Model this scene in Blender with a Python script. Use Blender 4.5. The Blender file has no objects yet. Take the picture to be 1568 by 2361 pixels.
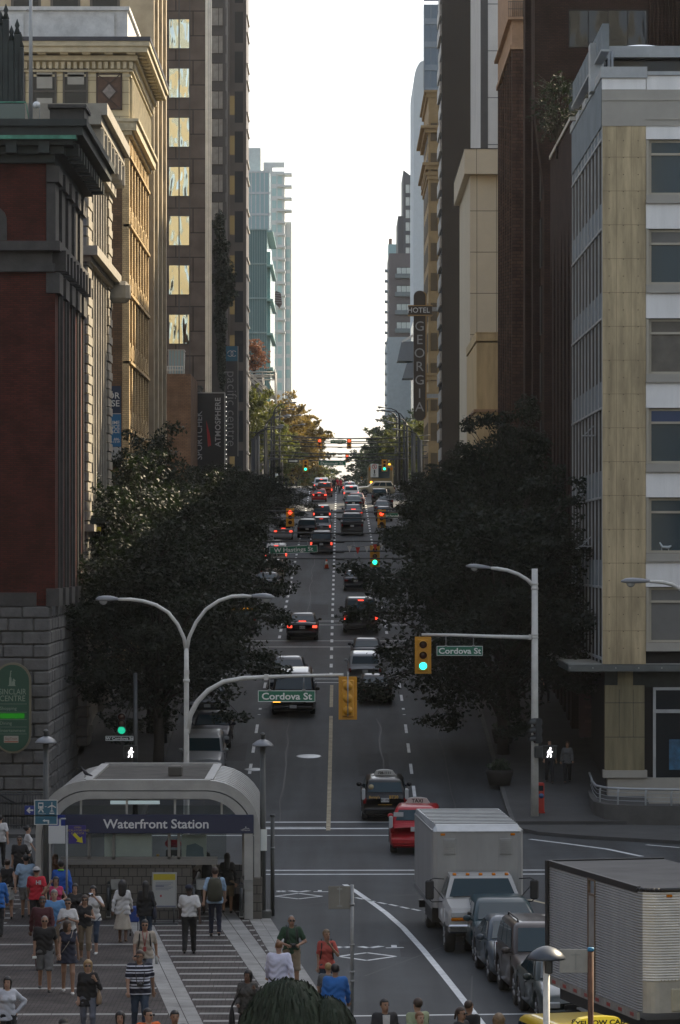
import bpy,math,random
import numpy as np
from mathutils import Vector,Matrix,Euler
random.seed(7)
rng=np.random.default_rng(7)
scn=bpy.context.scene
COL=scn.collection
# ---------------------------------------------------------------- camera, sky, sun, exposure
F,CX,HY,H=8000.0,784.0,1279.0,10.2
cam=bpy.data.cameras.new('camera')
cam_o=bpy.data.objects.new('camera',cam)
COL.objects.link(cam_o)
cam_o.location=(0,0,H)
cam_o.rotation_euler=(math.radians(90),0,0)
cam.sensor_fit='AUTO'
cam.sensor_width=36.0
cam.lens=36.0*F/2361.0
cam.shift_y=(1279.0-2361.0/2)/2361.0
cam.clip_start=1.0
cam.clip_end=6000.0
scn.camera=cam_o
SUN_AZ,SUN_EL=math.radians(46),math.radians(37)
SKY_STRENGTH=0.15
SUN_STRENGTH=5.0
scn.view_settings.view_transform='Standard'
scn.view_settings.look='None'
scn.view_settings.gamma=1.0
scn.view_settings.exposure=0.95
w=bpy.data.worlds.new('World')
scn.world=w
w.use_nodes=True
nt=w.node_tree
sky=nt.nodes.new('ShaderNodeTexSky')
sky.sky_type='NISHITA'
sky.sun_disc=False
sky.sun_elevation=SUN_EL
sky.sun_rotation=SUN_AZ
sky.air_density=1.0
sky.dust_density=3.0
sky.ozone_density=0.6
hs=nt.nodes.new('ShaderNodeHueSaturation')
hs.inputs['Saturation'].default_value=0.55
nt.links.new(sky.outputs[0],hs.inputs['Color'])
nt.links.new(hs.outputs[0],nt.nodes['Background'].inputs[0])
nt.nodes['Background'].inputs[1].default_value=SKY_STRENGTH
sl=bpy.data.lights.new('sun','SUN')
sl.energy=SUN_STRENGTH
sl.angle=math.radians(0.5)
sl.color=(1.0,0.83,0.58)
so=bpy.data.objects.new('sun',sl)
COL.objects.link(so)
sd=Vector((math.sin(SUN_AZ)*math.cos(SUN_EL),math.cos(SUN_AZ)*math.cos(SUN_EL),math.sin(SUN_EL)))
so.rotation_euler=(-sd).to_track_quat('-Z','Y').to_euler()
scn.cycles.max_bounces=8
scn.cycles.diffuse_bounces=4
scn.cycles.glossy_bounces=3
scn.cycles.transmission_bounces=4
scn.cycles.volume_bounces=1
scn.cycles.transparent_max_bounces=12
scn.cycles.use_denoising=True
scn.cycles.caustics_reflective=False
scn.cycles.caustics_refractive=False
# ---------------------------------------------------------------- helpers
def PX(x,Y):return(x-CX)*Y/F
def PZ(y,Y):return H+(HY-y)*Y/F
_gy=[-80,127,134,160,195,405,440,1500]
_gz=[0,0,0.35,2.9,5.33,17.95,18.9,19.2]
def zg(Y):return float(np.interp(Y,_gy,_gz))
def slope(Y):return math.atan2(zg(Y+2)-zg(Y-2),4.0)
def hit(y):
 """depth at which picture row y meets the street"""
 Y=60.0
 while Y<470 and(HY+(H-zg(Y))*F/Y)>y:Y+=0.1
 return Y
MATS={}
def mat(name,col,rough=0.7,metal=0.0,vary=0.15,scale=1.5,bump=0.0,bscale=20.0,spec=0.5,alpha=None,coat=0.0,streak=0.0):
 if name in MATS:return MATS[name]
 m=bpy.data.materials.new(name)
 m.use_nodes=True
 n=m.node_tree.nodes;l=m.node_tree.links
 b=n['Principled BSDF']
 b.inputs['Base Color'].default_value=(*col,1)
 b.inputs['Roughness'].default_value=rough
 b.inputs['Metallic'].default_value=metal
 b.inputs['Specular IOR Level'].default_value=spec
 if coat:b.inputs['Coat Weight'].default_value=coat;b.inputs['Coat Roughness'].default_value=0.04
 tc=None
 if vary or bump or streak:
  tc=n.new('ShaderNodeTexCoord')
 if vary or streak:
  nz=n.new('ShaderNodeTexNoise');nz.inputs['Scale'].default_value=scale;nz.inputs['Detail'].default_value=6;nz.inputs['Roughness'].default_value=0.65
  if streak:
   mp=n.new('ShaderNodeMapping');mp.inputs['Scale'].default_value=(1,1,streak)
   l.new(tc.outputs['Object'],mp.inputs[0]);l.new(mp.outputs[0],nz.inputs['Vector'])
  else:
   l.new(tc.outputs['Object'],nz.inputs['Vector'])
  r=n.new('ShaderNodeMapRange')
  r.inputs['From Min'].default_value=0.3;r.inputs['From Max'].default_value=0.7
  r.inputs['To Min'].default_value=1-vary;r.inputs['To Max'].default_value=1+vary
  l.new(nz.outputs['Fac'],r.inputs['Value'])
  mx=n.new('ShaderNodeVectorMath');mx.operation='SCALE'
  mx.inputs[0].default_value=col
  l.new(r.outputs[0],mx.inputs['Scale']);l.new(mx.outputs[0],b.inputs['Base Color'])
 if bump:
  nb=n.new('ShaderNodeTexNoise');nb.inputs['Scale'].default_value=bscale;nb.inputs['Detail'].default_value=5
  l.new(tc.outputs['Object'],nb.inputs['Vector'])
  bp=n.new('ShaderNodeBump');bp.inputs['Strength'].default_value=bump;bp.inputs['Distance'].default_value=0.05
  l.new(nb.outputs['Fac'],bp.inputs['Height']);l.new(bp.outputs[0],b.inputs['Normal'])
 MATS[name]=m
 return m
def brick_mat(name,c1,c2,mortar,w_=0.24,h_=0.075,ms=0.010,bump=0.3,vary=0.3):
 """masonry laid out on upright walls: courses run along (x+y, z)"""
 if name in MATS:return MATS[name]
 m=bpy.data.materials.new(name);m.use_nodes=True
 n=m.node_tree.nodes;l=m.node_tree.links;b=n['Principled BSDF']
 b.inputs['Roughness'].default_value=0.9;b.inputs['Specular IOR Level'].default_value=.15
 tc=n.new('ShaderNodeTexCoord');sp=n.new('ShaderNodeSeparateXYZ');ad=n.new('ShaderNodeMath');cb=n.new('ShaderNodeCombineXYZ')
 l.new(tc.outputs['Object'],sp.inputs[0]);l.new(sp.outputs[0],ad.inputs[0]);l.new(sp.outputs[1],ad.inputs[1])
 l.new(ad.outputs[0],cb.inputs[0]);l.new(sp.outputs[2],cb.inputs[1])
 bt=n.new('ShaderNodeTexBrick');l.new(cb.outputs[0],bt.inputs['Vector'])
 bt.inputs['Color1'].default_value=(*c1,1);bt.inputs['Color2'].default_value=(*c2,1);bt.inputs['Mortar'].default_value=(*mortar,1)
 bt.inputs['Scale'].default_value=1.0;bt.inputs['Brick Width'].default_value=w_;bt.inputs['Row Height'].default_value=h_;bt.inputs['Mortar Size'].default_value=ms
 nz=n.new('ShaderNodeTexNoise');nz.inputs['Scale'].default_value=0.9;nz.inputs['Detail'].default_value=7
 l.new(tc.outputs['Object'],nz.inputs['Vector'])
 r=n.new('ShaderNodeMapRange');r.inputs['From Min'].default_value=.3;r.inputs['From Max'].default_value=.7;r.inputs['To Min'].default_value=1-vary;r.inputs['To Max'].default_value=1+vary
 l.new(nz.outputs['Fac'],r.inputs['Value'])
 mx=n.new('ShaderNodeVectorMath');mx.operation='SCALE';l.new(bt.outputs['Color'],mx.inputs[0]);l.new(r.outputs[0],mx.inputs['Scale'])
 l.new(mx.outputs[0],b.inputs['Base Color'])
 bp=n.new('ShaderNodeBump');bp.inputs['Strength'].default_value=bump;bp.inputs['Distance'].default_value=0.02;bp.invert=True
 l.new(bt.outputs['Fac'],bp.inputs['Height']);l.new(bp.outputs[0],b.inputs['Normal'])
 MATS[name]=m
 return m
def glass_mat(name,col,rough=0.05,wav=0.0,wscale=0.6,metal=0.0,spec=0.3):
 if name in MATS:return MATS[name]
 m=mat(name,col,rough,metal,vary=0.0,spec=spec)
 if wav:
  n=m.node_tree.nodes;l=m.node_tree.links
  tc=n.new('ShaderNodeNewGeometry');mp=n.new('ShaderNodeMapping');mp.inputs['Scale'].default_value=(1,1,.35)
  nb=n.new('ShaderNodeTexNoise');nb.inputs['Scale'].default_value=wscale;nb.inputs['Detail'].default_value=1.5
  l.new(tc.outputs['Position'],mp.inputs[0]);l.new(mp.outputs[0],nb.inputs['Vector'])
  bp=n.new('ShaderNodeBump');bp.inputs['Strength'].default_value=wav;bp.inputs['Distance'].default_value=1.0
  l.new(nb.outputs['Fac'],bp.inputs['Height']);l.new(bp.outputs[0],n['Principled BSDF'].inputs['Normal'])
 return m
def clear_glass(name,col=(0.88,0.91,0.89),opac=0.10):
 if name in MATS:return MATS[name]
 m=bpy.data.materials.new(name);m.use_nodes=True
 n=m.node_tree.nodes;l=m.node_tree.links
 b=n['Principled BSDF'];b.inputs['Base Color'].default_value=(.02,.025,.025,1);b.inputs['Roughness'].default_value=.03
 t=n.new('ShaderNodeBsdfTransparent');t.inputs[0].default_value=(*col,1)
 mx=n.new('ShaderNodeMixShader');mx.inputs[0].default_value=opac
 l.new(t.outputs[0],mx.inputs[1]);l.new(b.outputs[0],mx.inputs[2]);l.new(mx.outputs[0],n['Material Output'].inputs[0])
 MATS[name]=m
 return m
def glow(name,col,s):
 if name in MATS:return MATS[name]
 m=bpy.data.materials.new(name);m.use_nodes=True
 b=m.node_tree.nodes['Principled BSDF']
 b.inputs['Base Color'].default_value=(*[c*.4 for c in col],1)
 b.inputs['Emission Color'].default_value=(*col,1);b.inputs['Emission Strength'].default_value=s
 b.inputs['Roughness'].default_value=.3
 MATS[name]=m
 return m
class MB:
 """collects primitives, then links them as ONE mesh object"""
 def __init__(s):s.v=[];s.f=[];s.m=[];s.sm=[];s.n=0
 def add(s,verts,faces,mi=0,smooth=False):
  o=s.n
  s.v.extend([tuple(p)for p in verts]);s.n+=len(verts)
  s.f.extend([tuple(i+o for i in f)for f in faces]);s.m.extend([mi]*len(faces));s.sm.extend([smooth]*len(faces))
  return s
 def box(s,x0,x1,y0,y1,z0,z1,mi=0):
  v=[(x0,y0,z0),(x1,y0,z0),(x1,y1,z0),(x0,y1,z0),(x0,y0,z1),(x1,y0,z1),(x1,y1,z1),(x0,y1,z1)]
  return s.add(v,[(0,3,2,1),(4,5,6,7),(0,1,5,4),(1,2,6,5),(2,3,7,6),(3,0,4,7)],mi)
 def bbox(s,x0,x1,y0,y1,z0,z1,b=0.02,mi=0):
  """box with chamfered edges"""
  cx,cy,cz=(x0+x1)/2,(y0+y1)/2,(z0+z1)/2
  hx,hy,hz=(x1-x0)/2,(y1-y0)/2,(z1-z0)/2
  b=min(b,hx*.9,hy*.9,hz*.9)
  V=[]
  for sx in(-1,1):
   for sy in(-1,1):
    for sz in(-1,1):
     V.append((cx+sx*hx,cy+sy*(hy-b),cz+sz*(hz-b)))
     V.append((cx+sx*(hx-b),cy+sy*hy,cz+sz*(hz-b)))
     V.append((cx+sx*(hx-b),cy+sy*(hy-b),cz+sz*hz))
  def I(sx,sy,sz,k):return((sx*2+sy)*2+sz)*3+k
  Fc=[]
  for a in(0,1):
   q=[I(a,0,0,0),I(a,1,0,0),I(a,1,1,0),I(a,0,1,0)];Fc.append(q if a else q[::-1])
   q=[I(0,a,0,1),I(0,a,1,1),I(1,a,1,1),I(1,a,0,1)];Fc.append(q if a else q[::-1])
   q=[I(0,0,a,2),I(1,0,a,2),I(1,1,a,2),I(0,1,a,2)];Fc.append(q if a else q[::-1])
  for a in(0,1):
   for c in(0,1):
    p=1 if(a==c)else-1
    q=[I(a,c,0,0),I(a,c,0,1),I(a,c,1,1),I(a,c,1,0)];Fc.append(q if p>0 else q[::-1])
    q=[I(a,0,c,0),I(a,1,c,0),I(a,1,c,2),I(a,0,c,2)];Fc.append(q if p>0 else q[::-1])
    q=[I(0,a,c,1),I(0,a,c,2),I(1,a,c,2),I(1,a,c,1)];Fc.append(q if p>0 else q[::-1])
    for d in(0,1):
     t=[I(a,c,d,0),I(a,c,d,1),I(a,c,d,2)];Fc.append(t if(a+c+d)%2 else t[::-1])
  return s.add(V,Fc,mi)
 def quad(s,a,b,c,d,mi=0):return s.add([a,b,c,d],[(0,1,2,3)],mi)
 def tube(s,pts,r,n=8,mi=0,cap=True,smooth=True):
  pts=[Vector(p)for p in pts]
  if not hasattr(r,'__len__'):r=[r]*len(pts)
  V=[];Fc=[]
  t0=(pts[1]-pts[0]).normalized()
  up=Vector((0,0,1))if abs(t0.z)<.9 else Vector((1,0,0))
  a=t0.cross(up).normalized()
  for i,p in enumerate(pts):
   t=(pts[min(i+1,len(pts)-1)]-pts[max(i-1,0)]).normalized()
   a=(a-t*a.dot(t)).normalized();b_=t.cross(a)
   for k in range(n):
    an=2*math.pi*k/n
    V.append(p+(a*math.cos(an)+b_*math.sin(an))*r[i])
  for i in range(len(pts)-1):
   for k in range(n):
    k2=(k+1)%n
    Fc.append((i*n+k,i*n+k2,(i+1)*n+k2,(i+1)*n+k))
  s.add(V,Fc,mi,smooth)
  if cap:
   o=s.n-len(V)
   s.f.append(tuple(o+k for k in range(n-1,-1,-1)));s.m.append(mi);s.sm.append(False)
   s.f.append(tuple(o+(len(pts)-1)*n+k for k in range(n)));s.m.append(mi);s.sm.append(False)
  return s
 def lathe(s,prof,c=(0,0,0),n=16,mi=0,axis='z',smooth=True):
  V=[];Fc=[]
  for r,z in prof:
   for k in range(n):
    an=2*math.pi*k/n
    x,y=r*math.cos(an),r*math.sin(an)
    if axis=='z':V.append((c[0]+x,c[1]+y,c[2]+z))
    elif axis=='x':V.append((c[0]+z,c[1]+x,c[2]+y))
    else:V.append((c[0]+y,c[1]+z,c[2]+x))
  for i in range(len(prof)-1):
   for k in range(n):
    k2=(k+1)%n
    Fc.append((i*n+k,i*n+k2,(i+1)*n+k2,(i+1)*n+k))
  Fc.append(tuple(range(n-1,-1,-1)));Fc.append(tuple((len(prof)-1)*n+k for k in range(n)))
  return s.add(V,Fc,mi,smooth)
 def prism(s,poly,d0,d1,plane='xz',mi=0):
  """poly is counter-clockwise seen from the -y side (plane xz), from +x (plane yz), from above (plane xy)"""
  n=len(poly)
  if plane=='xz':V=[(p[0],d0,p[1])for p in poly]+[(p[0],d1,p[1])for p in poly]
  elif plane=='yz':V=[(d0,p[0],p[1])for p in poly]+[(d1,p[0],p[1])for p in poly]
  else:V=[(p[0],p[1],d0)for p in poly]+[(p[0],p[1],d1)for p in poly]
  Fc=[tuple(range(n)),tuple(range(2*n-1,n-1,-1))]
  for i in range(n):
   j=(i+1)%n
   Fc.append((i,i+n,j+n,j))
  return s.add(V,Fc,mi)
 def ell(s,c,r,nu=12,nv=8,mi=0):
  V=[];Fc=[]
  for j in range(nv+1):
   th=math.pi*j/nv
   for i in range(nu):
    ph=2*math.pi*i/nu
    V.append((c[0]+r[0]*math.sin(th)*math.cos(ph),c[1]+r[1]*math.sin(th)*math.sin(ph),c[2]+r[2]*math.cos(th)))
  for j in range(nv):
   for i in range(nu):
    i2=(i+1)%nu
    Fc.append((j*nu+i,(j+1)*nu+i,(j+1)*nu+i2,j*nu+i2))
  return s.add(V,Fc,mi,True)
 def fbox(s,face,u0,u1,z0,z1,d0,d1,mi=0):
  """box on a facade: face = (axis, plane, sign); u runs along the facade, d is how far it stands out"""
  ax,pl,sg=face
  a,b=sorted((pl+sg*d0,pl+sg*d1))
  if ax=='y':return s.box(u0,u1,a,b,z0,z1,mi)
  return s.box(a,b,u0,u1,z0,z1,mi)
 def mesh(s,name,mats,off=(0,0,0)):
  me=bpy.data.meshes.new(name)
  ox,oy,oz=off
  me.from_pydata([(x-ox,y-oy,z-oz)for x,y,z in s.v],[],s.f)
  if not isinstance(mats,(list,tuple)):mats=[mats]
  for m in mats:me.materials.append(m)
  if len(mats)>1:me.polygons.foreach_set('material_index',np.array(s.m,dtype=np.int32))
  if any(s.sm):me.polygons.foreach_set('use_smooth',np.array(s.sm,dtype=bool))
  me.update()
  return me
 def build(s,name,mats,parent=None,world=False,loc=None,rot=None):
  """world=True: the primitives were given in world coordinates, the parent sits unrotated"""
  off=parent_world(parent)if(world and parent is not None)else(0,0,0)
  o=bpy.data.objects.new(name,s.mesh(name,mats,off))
  COL.objects.link(o)
  if parent is not None:o.parent=parent
  if loc is not None:o.location=loc
  if rot is not None:o.rotation_euler=rot
  return o
def parent_world(p):
 v=Vector((0,0,0))
 while p is not None:
  v+=p.location;p=p.parent
 return v
def thing(name,label,cat,loc=(0,0,0),rz=0.0,group=None,rx=0.0):
 o=bpy.data.objects.new(name,None)
 COL.objects.link(o)
 o.empty_display_size=0.3
 o.location=loc;o.rotation_euler=(rx,0,rz)
 o['label']=label;o['category']=cat
 if group:o['group']=group
 return o
def tag(o,label,cat,group=None):
 o['label']=label;o['category']=cat
 if group:o['group']=group
 return o
def struct(o,kind='structure'):
 o['kind']=kind
 return o
def inst(me,name,parent,loc,rot=None,scale=None):
 o=bpy.data.objects.new(name,me);COL.objects.link(o)
 o.parent=parent;o.location=loc
 if rot is not None:o.rotation_euler=rot
 if scale is not None:o.scale=scale
 return o
def copy_tree(o,parent=None):
 c=o.copy();COL.objects.link(c)
 if parent is not None:c.parent=parent
 for ch in list(o.children):copy_tree(ch,c)
 return c
def text(body,size,m,parent,loc,rot=(math.pi/2,0,0),align='CENTER',name='lettering',sx=1.0,extrude=0.003,bold=0.0,space=1.0):
 cu=bpy.data.curves.new(name,'FONT')
 cu.body=body;cu.size=size;cu.align_x=align;cu.align_y='CENTER';cu.extrude=extrude
 cu.offset=bold;cu.space_character=space
 cu.resolution_u=3
 cu.materials.append(m)
 tmp=bpy.data.objects.new('tmp',cu)
 me=bpy.data.meshes.new_from_object(tmp)
 bpy.data.objects.remove(tmp)
 o=bpy.data.objects.new(name,me);COL.objects.link(o)
 o.parent=parent;o.location=loc;o.rotation_euler=rot;o.scale=(sx,1,1)
 return o
UPWARD=(Matrix.Rotation(math.pi/2,3,'X')@Matrix.Rotation(math.pi/2,3,'Z')).to_euler()
DOWNWARD=(Matrix.Rotation(math.pi/2,3,'X')@Matrix.Rotation(-math.pi/2,3,'Z')).to_euler()
def arc(c,r,a0,a1,n,plane='xz',y=0.0):
 out=[]
 for i in range(n+1):
  a=math.radians(a0+(a1-a0)*i/n)
  p,q=c[0]+r*math.cos(a),c[1]+r*math.sin(a)
  out.append((p,y,q)if plane=='xz' else((y,p,q)if plane=='yz' else(p,q,y)))
 return out
# ---------------------------------------------------------------- ground, road, pavements, plaza
M_asph=mat('asphalt',(0.035,0.040,0.044),0.78,vary=0.22,scale=0.35,bump=0.25,bscale=60)
# cracks, patches and tyre wear in the asphalt
def _asph():
 n=M_asph.node_tree.nodes;l=M_asph.node_tree.links;b=n['Principled BSDF']
 tc=n.new('ShaderNodeTexCoord');mp=n.new('ShaderNodeMapping');mp.inputs['Scale'].default_value=(1.1,0.035,1)
 l.new(tc.outputs['Object'],mp.inputs[0])
 nz=n.new('ShaderNodeTexNoise');nz.inputs['Scale'].default_value=1.0;nz.inputs['Detail'].default_value=3
 l.new(mp.outputs[0],nz.inputs['Vector'])
 sp=n.new('ShaderNodeTexNoise');sp.inputs['Scale'].default_value=45;sp.inputs['Detail'].default_value=2
 l.new(tc.outputs['Object'],sp.inputs['Vector'])
 m2=n.new('ShaderNodeMapRange');m2.inputs['From Min'].default_value=.35;m2.inputs['From Max'].default_value=.65;m2.inputs['To Min'].default_value=.66;m2.inputs['To Max'].default_value=1.3
 l.new(nz.outputs['Fac'],m2.inputs['Value'])
 m3=n.new('ShaderNodeMapRange');m3.inputs['From Min'].default_value=.3;m3.inputs['From Max'].default_value=.75;m3.inputs['To Min'].default_value=.75;m3.inputs['To Max'].default_value=1.35
 l.new(sp.outputs['Fac'],m3.inputs['Value'])
 mu=n.new('ShaderNodeMath');mu.operation='MULTIPLY';l.new(m2.outputs[0],mu.inputs[0]);l.new(m3.outputs[0],mu.inputs[1])
 src=b.inputs['Base Color'].links[0].from_socket
 vm=n.new('ShaderNodeVectorMath');vm.operation='SCALE';l.new(src,vm.inputs[0]);l.new(mu.outputs[0],vm.inputs['Scale']);l.new(vm.outputs[0],b.inputs['Base Color'])
_asph()
M_conc=mat('pavement_concrete',(0.060,0.061,0.060),0.9,vary=0.2,scale=0.8,bump=0.15,bscale=40)
M_kerb=mat('kerb_concrete',(0.10,0.10,0.097),0.9,vary=0.2,scale=1.2)
M_white=mat('road_paint_white',(0.62,0.64,0.64),0.75,vary=0.22,scale=3.0)
M_yellow=mat('road_paint_yellow',(0.36,0.31,0.21),0.8,vary=0.4,scale=2.5)
M_earth=mat('earth',(0.10,0.10,0.095),0.95,vary=0.2,scale=0.1)
YS=sorted(set([-80,0,40,60,80,100,110,120,127,130,134]+list(range(140,460,8))+list(range(460,1500,60))+[160,195,405,440,1500]))
def sheet(name,m,x0,x1,dz,y0=-80,y1=1500,xf=None):
 b=MB();ys=[y for y in YS if y0<y<y1];ys=[y0]+ys+[y1]
 V=[];Fc=[]
 for y in ys:
  V+=[(x0,y,zg(y)+dz),(x1,y,zg(y)+dz)]
 for i in range(len(ys)-1):Fc.append((2*i,2*i+1,2*i+3,2*i+2))
 b.add(V,Fc)
 return struct(b.build(name,m))
sheet('ground',M_earth,-1600,1600,-0.16)
KL,KR=-7.4,6.4
sheet('road',M_asph,KL,KR,0.0,127,1500)
b=MB();b.quad((-160,20,0),(160,20,0),(160,127,0),(-160,127,0));struct(b.build('crossing_road',M_asph))
def slab(name,x0,x1,y0,y1,m=M_conc):
 b=MB();ys=[y0]+[y for y in YS if y0<y<y1]+[y1];V=[];Fc=[]
 for y in ys:
  z=zg(y)
  V+=[(x0,y,z-.3),(x0,y,z+.13),(x1,y,z+.13),(x1,y,z-.3)]
 for i in range(len(ys)-1):
  a,c=4*i,4*i+4
  Fc+=[(a,a+1,c+1,c),(a+1,a+2,c+2,c+1),(a+2,a+3,c+3,c+2)]
 Fc+=[(0,3,2,1),(4*len(ys)-4,4*len(ys)-3,4*len(ys)-2,4*len(ys)-1)]
 b.add(V,Fc)
 return struct(b.build(name,m))
segs=[(129.5,176),(197,240),(262,358),(392,560),(590,1400)]
for(a,c)in segs:
 slab('pavement',-60 if a>300 else-10.9,KL-.16,a,c);slab('kerb',KL-.16,KL,a,c,M_kerb)
 slab('pavement',KR+.16,40 if a>300 else 12,a,c);slab('kerb',KR,KR+.16,a,c,M_kerb)
# side-street asphalt shows between the pavement pieces
for(a,c)in((176,197),(240,262),(358,392),(560,590)):
 for x0,x1 in((-120,KL),(KR,120)):
  b=MB();ys=np.linspace(a,c,6);V=[];Fc=[]
  for y in ys:V+=[(x0,y,zg(y)-.004),(x1,y,zg(y)-.004)]
  for i in range(5):Fc.append((2*i,2*i+1,2*i+3,2*i+2))
  b.add(V,Fc);struct(b.build('side_street',M_asph))
# right-hand corner pavement in front of the pale office building, with a rounded kerb
def corner(name,poly,z0,z1,m):
 b=MB();b.prism(poly,z0,z1,'xy');return struct(b.build(name,m))
pc=[(6.4,131.5),(6.5,128.5),(7.2,126.2),(8.6,124.6),(10.2,123.4),(12.5,121.8),(60,121.0),(60,134),(6.4,134)]
corner('pavement',pc[::1],-.2,.13,M_conc)
pl_=[(-60,125.0),(-9.0,125.0),(-7.9,126.0),(-7.4,128),(-7.4,131),(-60,131)]
corner('pavement',pl_,-.2,.13,M_conc)
# plaza paved with grey-brown setts, pale stone lines and bands
M_sett=brick_mat('sett_paving',(0.088,0.076,0.071),(0.060,0.055,0.053),(0.028,0.026,0.026),0.2,0.1,0.012,0.4,0.3)
n_=M_sett.node_tree.nodes;l_=M_sett.node_tree.links
bt_=[x for x in n_ if x.type=='TEX_BRICK'][0];tc_=[x for x in n_ if x.type=='TEX_COORD'][0]
l_.new(tc_.outputs['Object'],bt_.inputs['Vector'])
M_pale=mat('pale_paving_stone',(0.235,0.235,0.225),0.85,vary=0.35,scale=1.0,bump=0.1,bscale=30)
edge=[(-2.15,99.6),(-1.82,95.8),(-0.36,79.6),(1.4,60),(4.0,30)]
poly=[(-60,30),(4.0,30),(1.4,60),(-0.36,79.6),(-1.82,95.8),(-2.15,99.6),(-2.3,106.2),(-60,106.2)]
corner('plaza',poly,-.2,.0+.02,M_sett)
def edge_x(Y):return float(np.interp(Y,[30,60,79.6,95.8,99.6,106],[4.0,1.4,-.36,-1.82,-2.15,-2.3]))
ROT=math.atan2(2.0,18.6)
def band_x(c,Y):return c-(Y-90)*math.tan(ROT)
b=MB();zt=.024
def strip(x0f,x1f,ya,yb,gap=.012,cell=.62,dz=0.0):
 y=ya
 while y<yb:
  y2=min(y+cell,yb)-gap
  b.quad((x0f(y),y,zt+dz),(x1f(y),y,zt+dz),(x1f(y2),y2,zt+dz),(x0f(y2),y2,zt+dz));y+=cell
def row(x0,x1,Y,wd,dz=0.0,cell=.75):
 x=x0
 while x<x1-.05:
  x2=min(x+cell*random.uniform(.85,1.15),x1)
  t=math.tan(ROT*.15)
  b.quad((x,Y+x*t,zt+dz),(x2-.012,Y+x2*t,zt+dz),(x2-.012,Y+wd+x2*t,zt+dz),(x,Y+wd+x*t,zt+dz));x=x2
for c0,c1 in((-2.75,-2.05),(-5.2,-4.55)):
 strip(lambda y,c0=c0:band_x(c0,y),lambda y,c1=c1:band_x((c0+c1)/2-.01,y),62,100)
 strip(lambda y,c0=c0,c1=c1:band_x((c0+c1)/2+.01,y),lambda y,c1=c1:band_x(c1,y),62,100)
strip(lambda y:edge_x(y)-.62,lambda y:edge_x(y)-.32,40,99)
strip(lambda y:edge_x(y)-.31,lambda y:edge_x(y)-.01,40,99)
Y=61.0
while Y<99.5:
 row(band_x(-4.55,Y)+.02,band_x(-2.75,Y)-.02,Y,.29);row(band_x(-2.05,Y)+.02,edge_x(Y)-.64,Y,.29);Y+=1.22
Y=63.0
while Y<100:
 row(-12,band_x(-5.2,Y)-.02,Y,.28);Y+=4.6
Y=66.0
while Y<105:
 row(-14,-9.2,Y,.3);Y+=1.3
struct(b.build('paving_bands',M_pale))
# painted markings (sheets 4 mm above the road)
def zr(Y):return zg(Y)+.004
b=MB()
def line(b,x0,y0,x1,y1,wd,dz=0.0):
 d=Vector((x1-x0,y1-y0)).normalized();nx,ny=-d.y*wd/2,d.x*wd/2
 N=max(1,int(math.hypot(x1-x0,y1-y0)/4))
 for i in range(N):
  a,c=i/N,(i+1)/N
  xa,ya,xb,yb=x0+(x1-x0)*a,y0+(y1-y0)*a,x0+(x1-x0)*c,y0+(y1-y0)*c
  b.add([(xa-nx,ya-ny,zr(ya-ny)+dz),(xb-nx,yb-ny,zr(yb-ny)+dz),(xb+nx,yb+ny,zr(yb+ny)+dz),(xa+nx,ya+ny,zr(ya+ny)+dz)],[(0,3,2,1)]if False else[(0,1,2,3)])
 return b
def gp(x,y):
 Y=hit(y);return PX(x,Y),Y
# stop line, zebra edges at the far side of the crossing street, both far and near crosswalk
for y_,x0,x1,wd in((1896,-3.2,5.5,.25),(1911,-7.5,6.2,.28),(1927,-7.5,6.2,.28),(2007,-2.6,6.8,.26),(2016.5,-2.6,6.8,.26)):
 Y=hit(y_);line(b,x0,Y,x1,Y+.1,wd)
line(b,-2.9,hit(1908),-.55,hit(1908),.16)
line(b,.2,hit(2343),4.7,hit(2338),.16)
# lane dashes up the hill
for xc in(-3.72,2.95):
 Y=137.0
 while Y<178:line(b,xc,Y,xc,Y+2.6,.13);Y+=5.6
for xc,ya,yb in((-.46,176,425),(-3.45,197,420),(2.7,200,420)):
 Y=ya
 while Y<yb:line(b,xc,Y,xc,Y+1.9,.16);Y+=4.6
for y_,x0,x1 in((1574,-2.4,1.3),(1566,-2.4,1.3)):
 Y=hit(y_);line(b,x0,Y,x1,Y,.22)
for y_,x0,x1 in((1478,-7,5.5),(1492,-7.2,5.5),(1441,-3,4),(1432,-3.3,4)):
 Y=hit(y_);line(b,x0,Y,x1,Y,.2)
# long curved edge line and dotted guide line
pts=[gp(795,2040),gp(815,2052),gp(850,2076),gp(890,2105),gp(930,2140),gp(975,2190),gp(1020,2245),gp(1060,2296),gp(1110,2361),gp(1135,2400)]
for(xa,ya),(xb,yb)in zip(pts[:-1],pts[1:]):line(b,xa,ya,xb,yb,.17)
for i in range(6):
 xa,ya=gp(820+i*26,2070+i*5.3);xb,yb=gp(838+i*26,2074+i*5.3);line(b,xa,ya,xb,yb,.12)
pts=[gp(1222,1935),gp(1300,1945),gp(1400,1958),gp(1480,1975)]
for(xa,ya),(xb,yb)in zip(pts[:-1],pts[1:]):line(b,xa,ya,xb,yb,.2)
xa,ya=gp(1490,1948);xb,yb=gp(1568,1955);line(b,xa,ya,xb,yb,.18)
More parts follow.
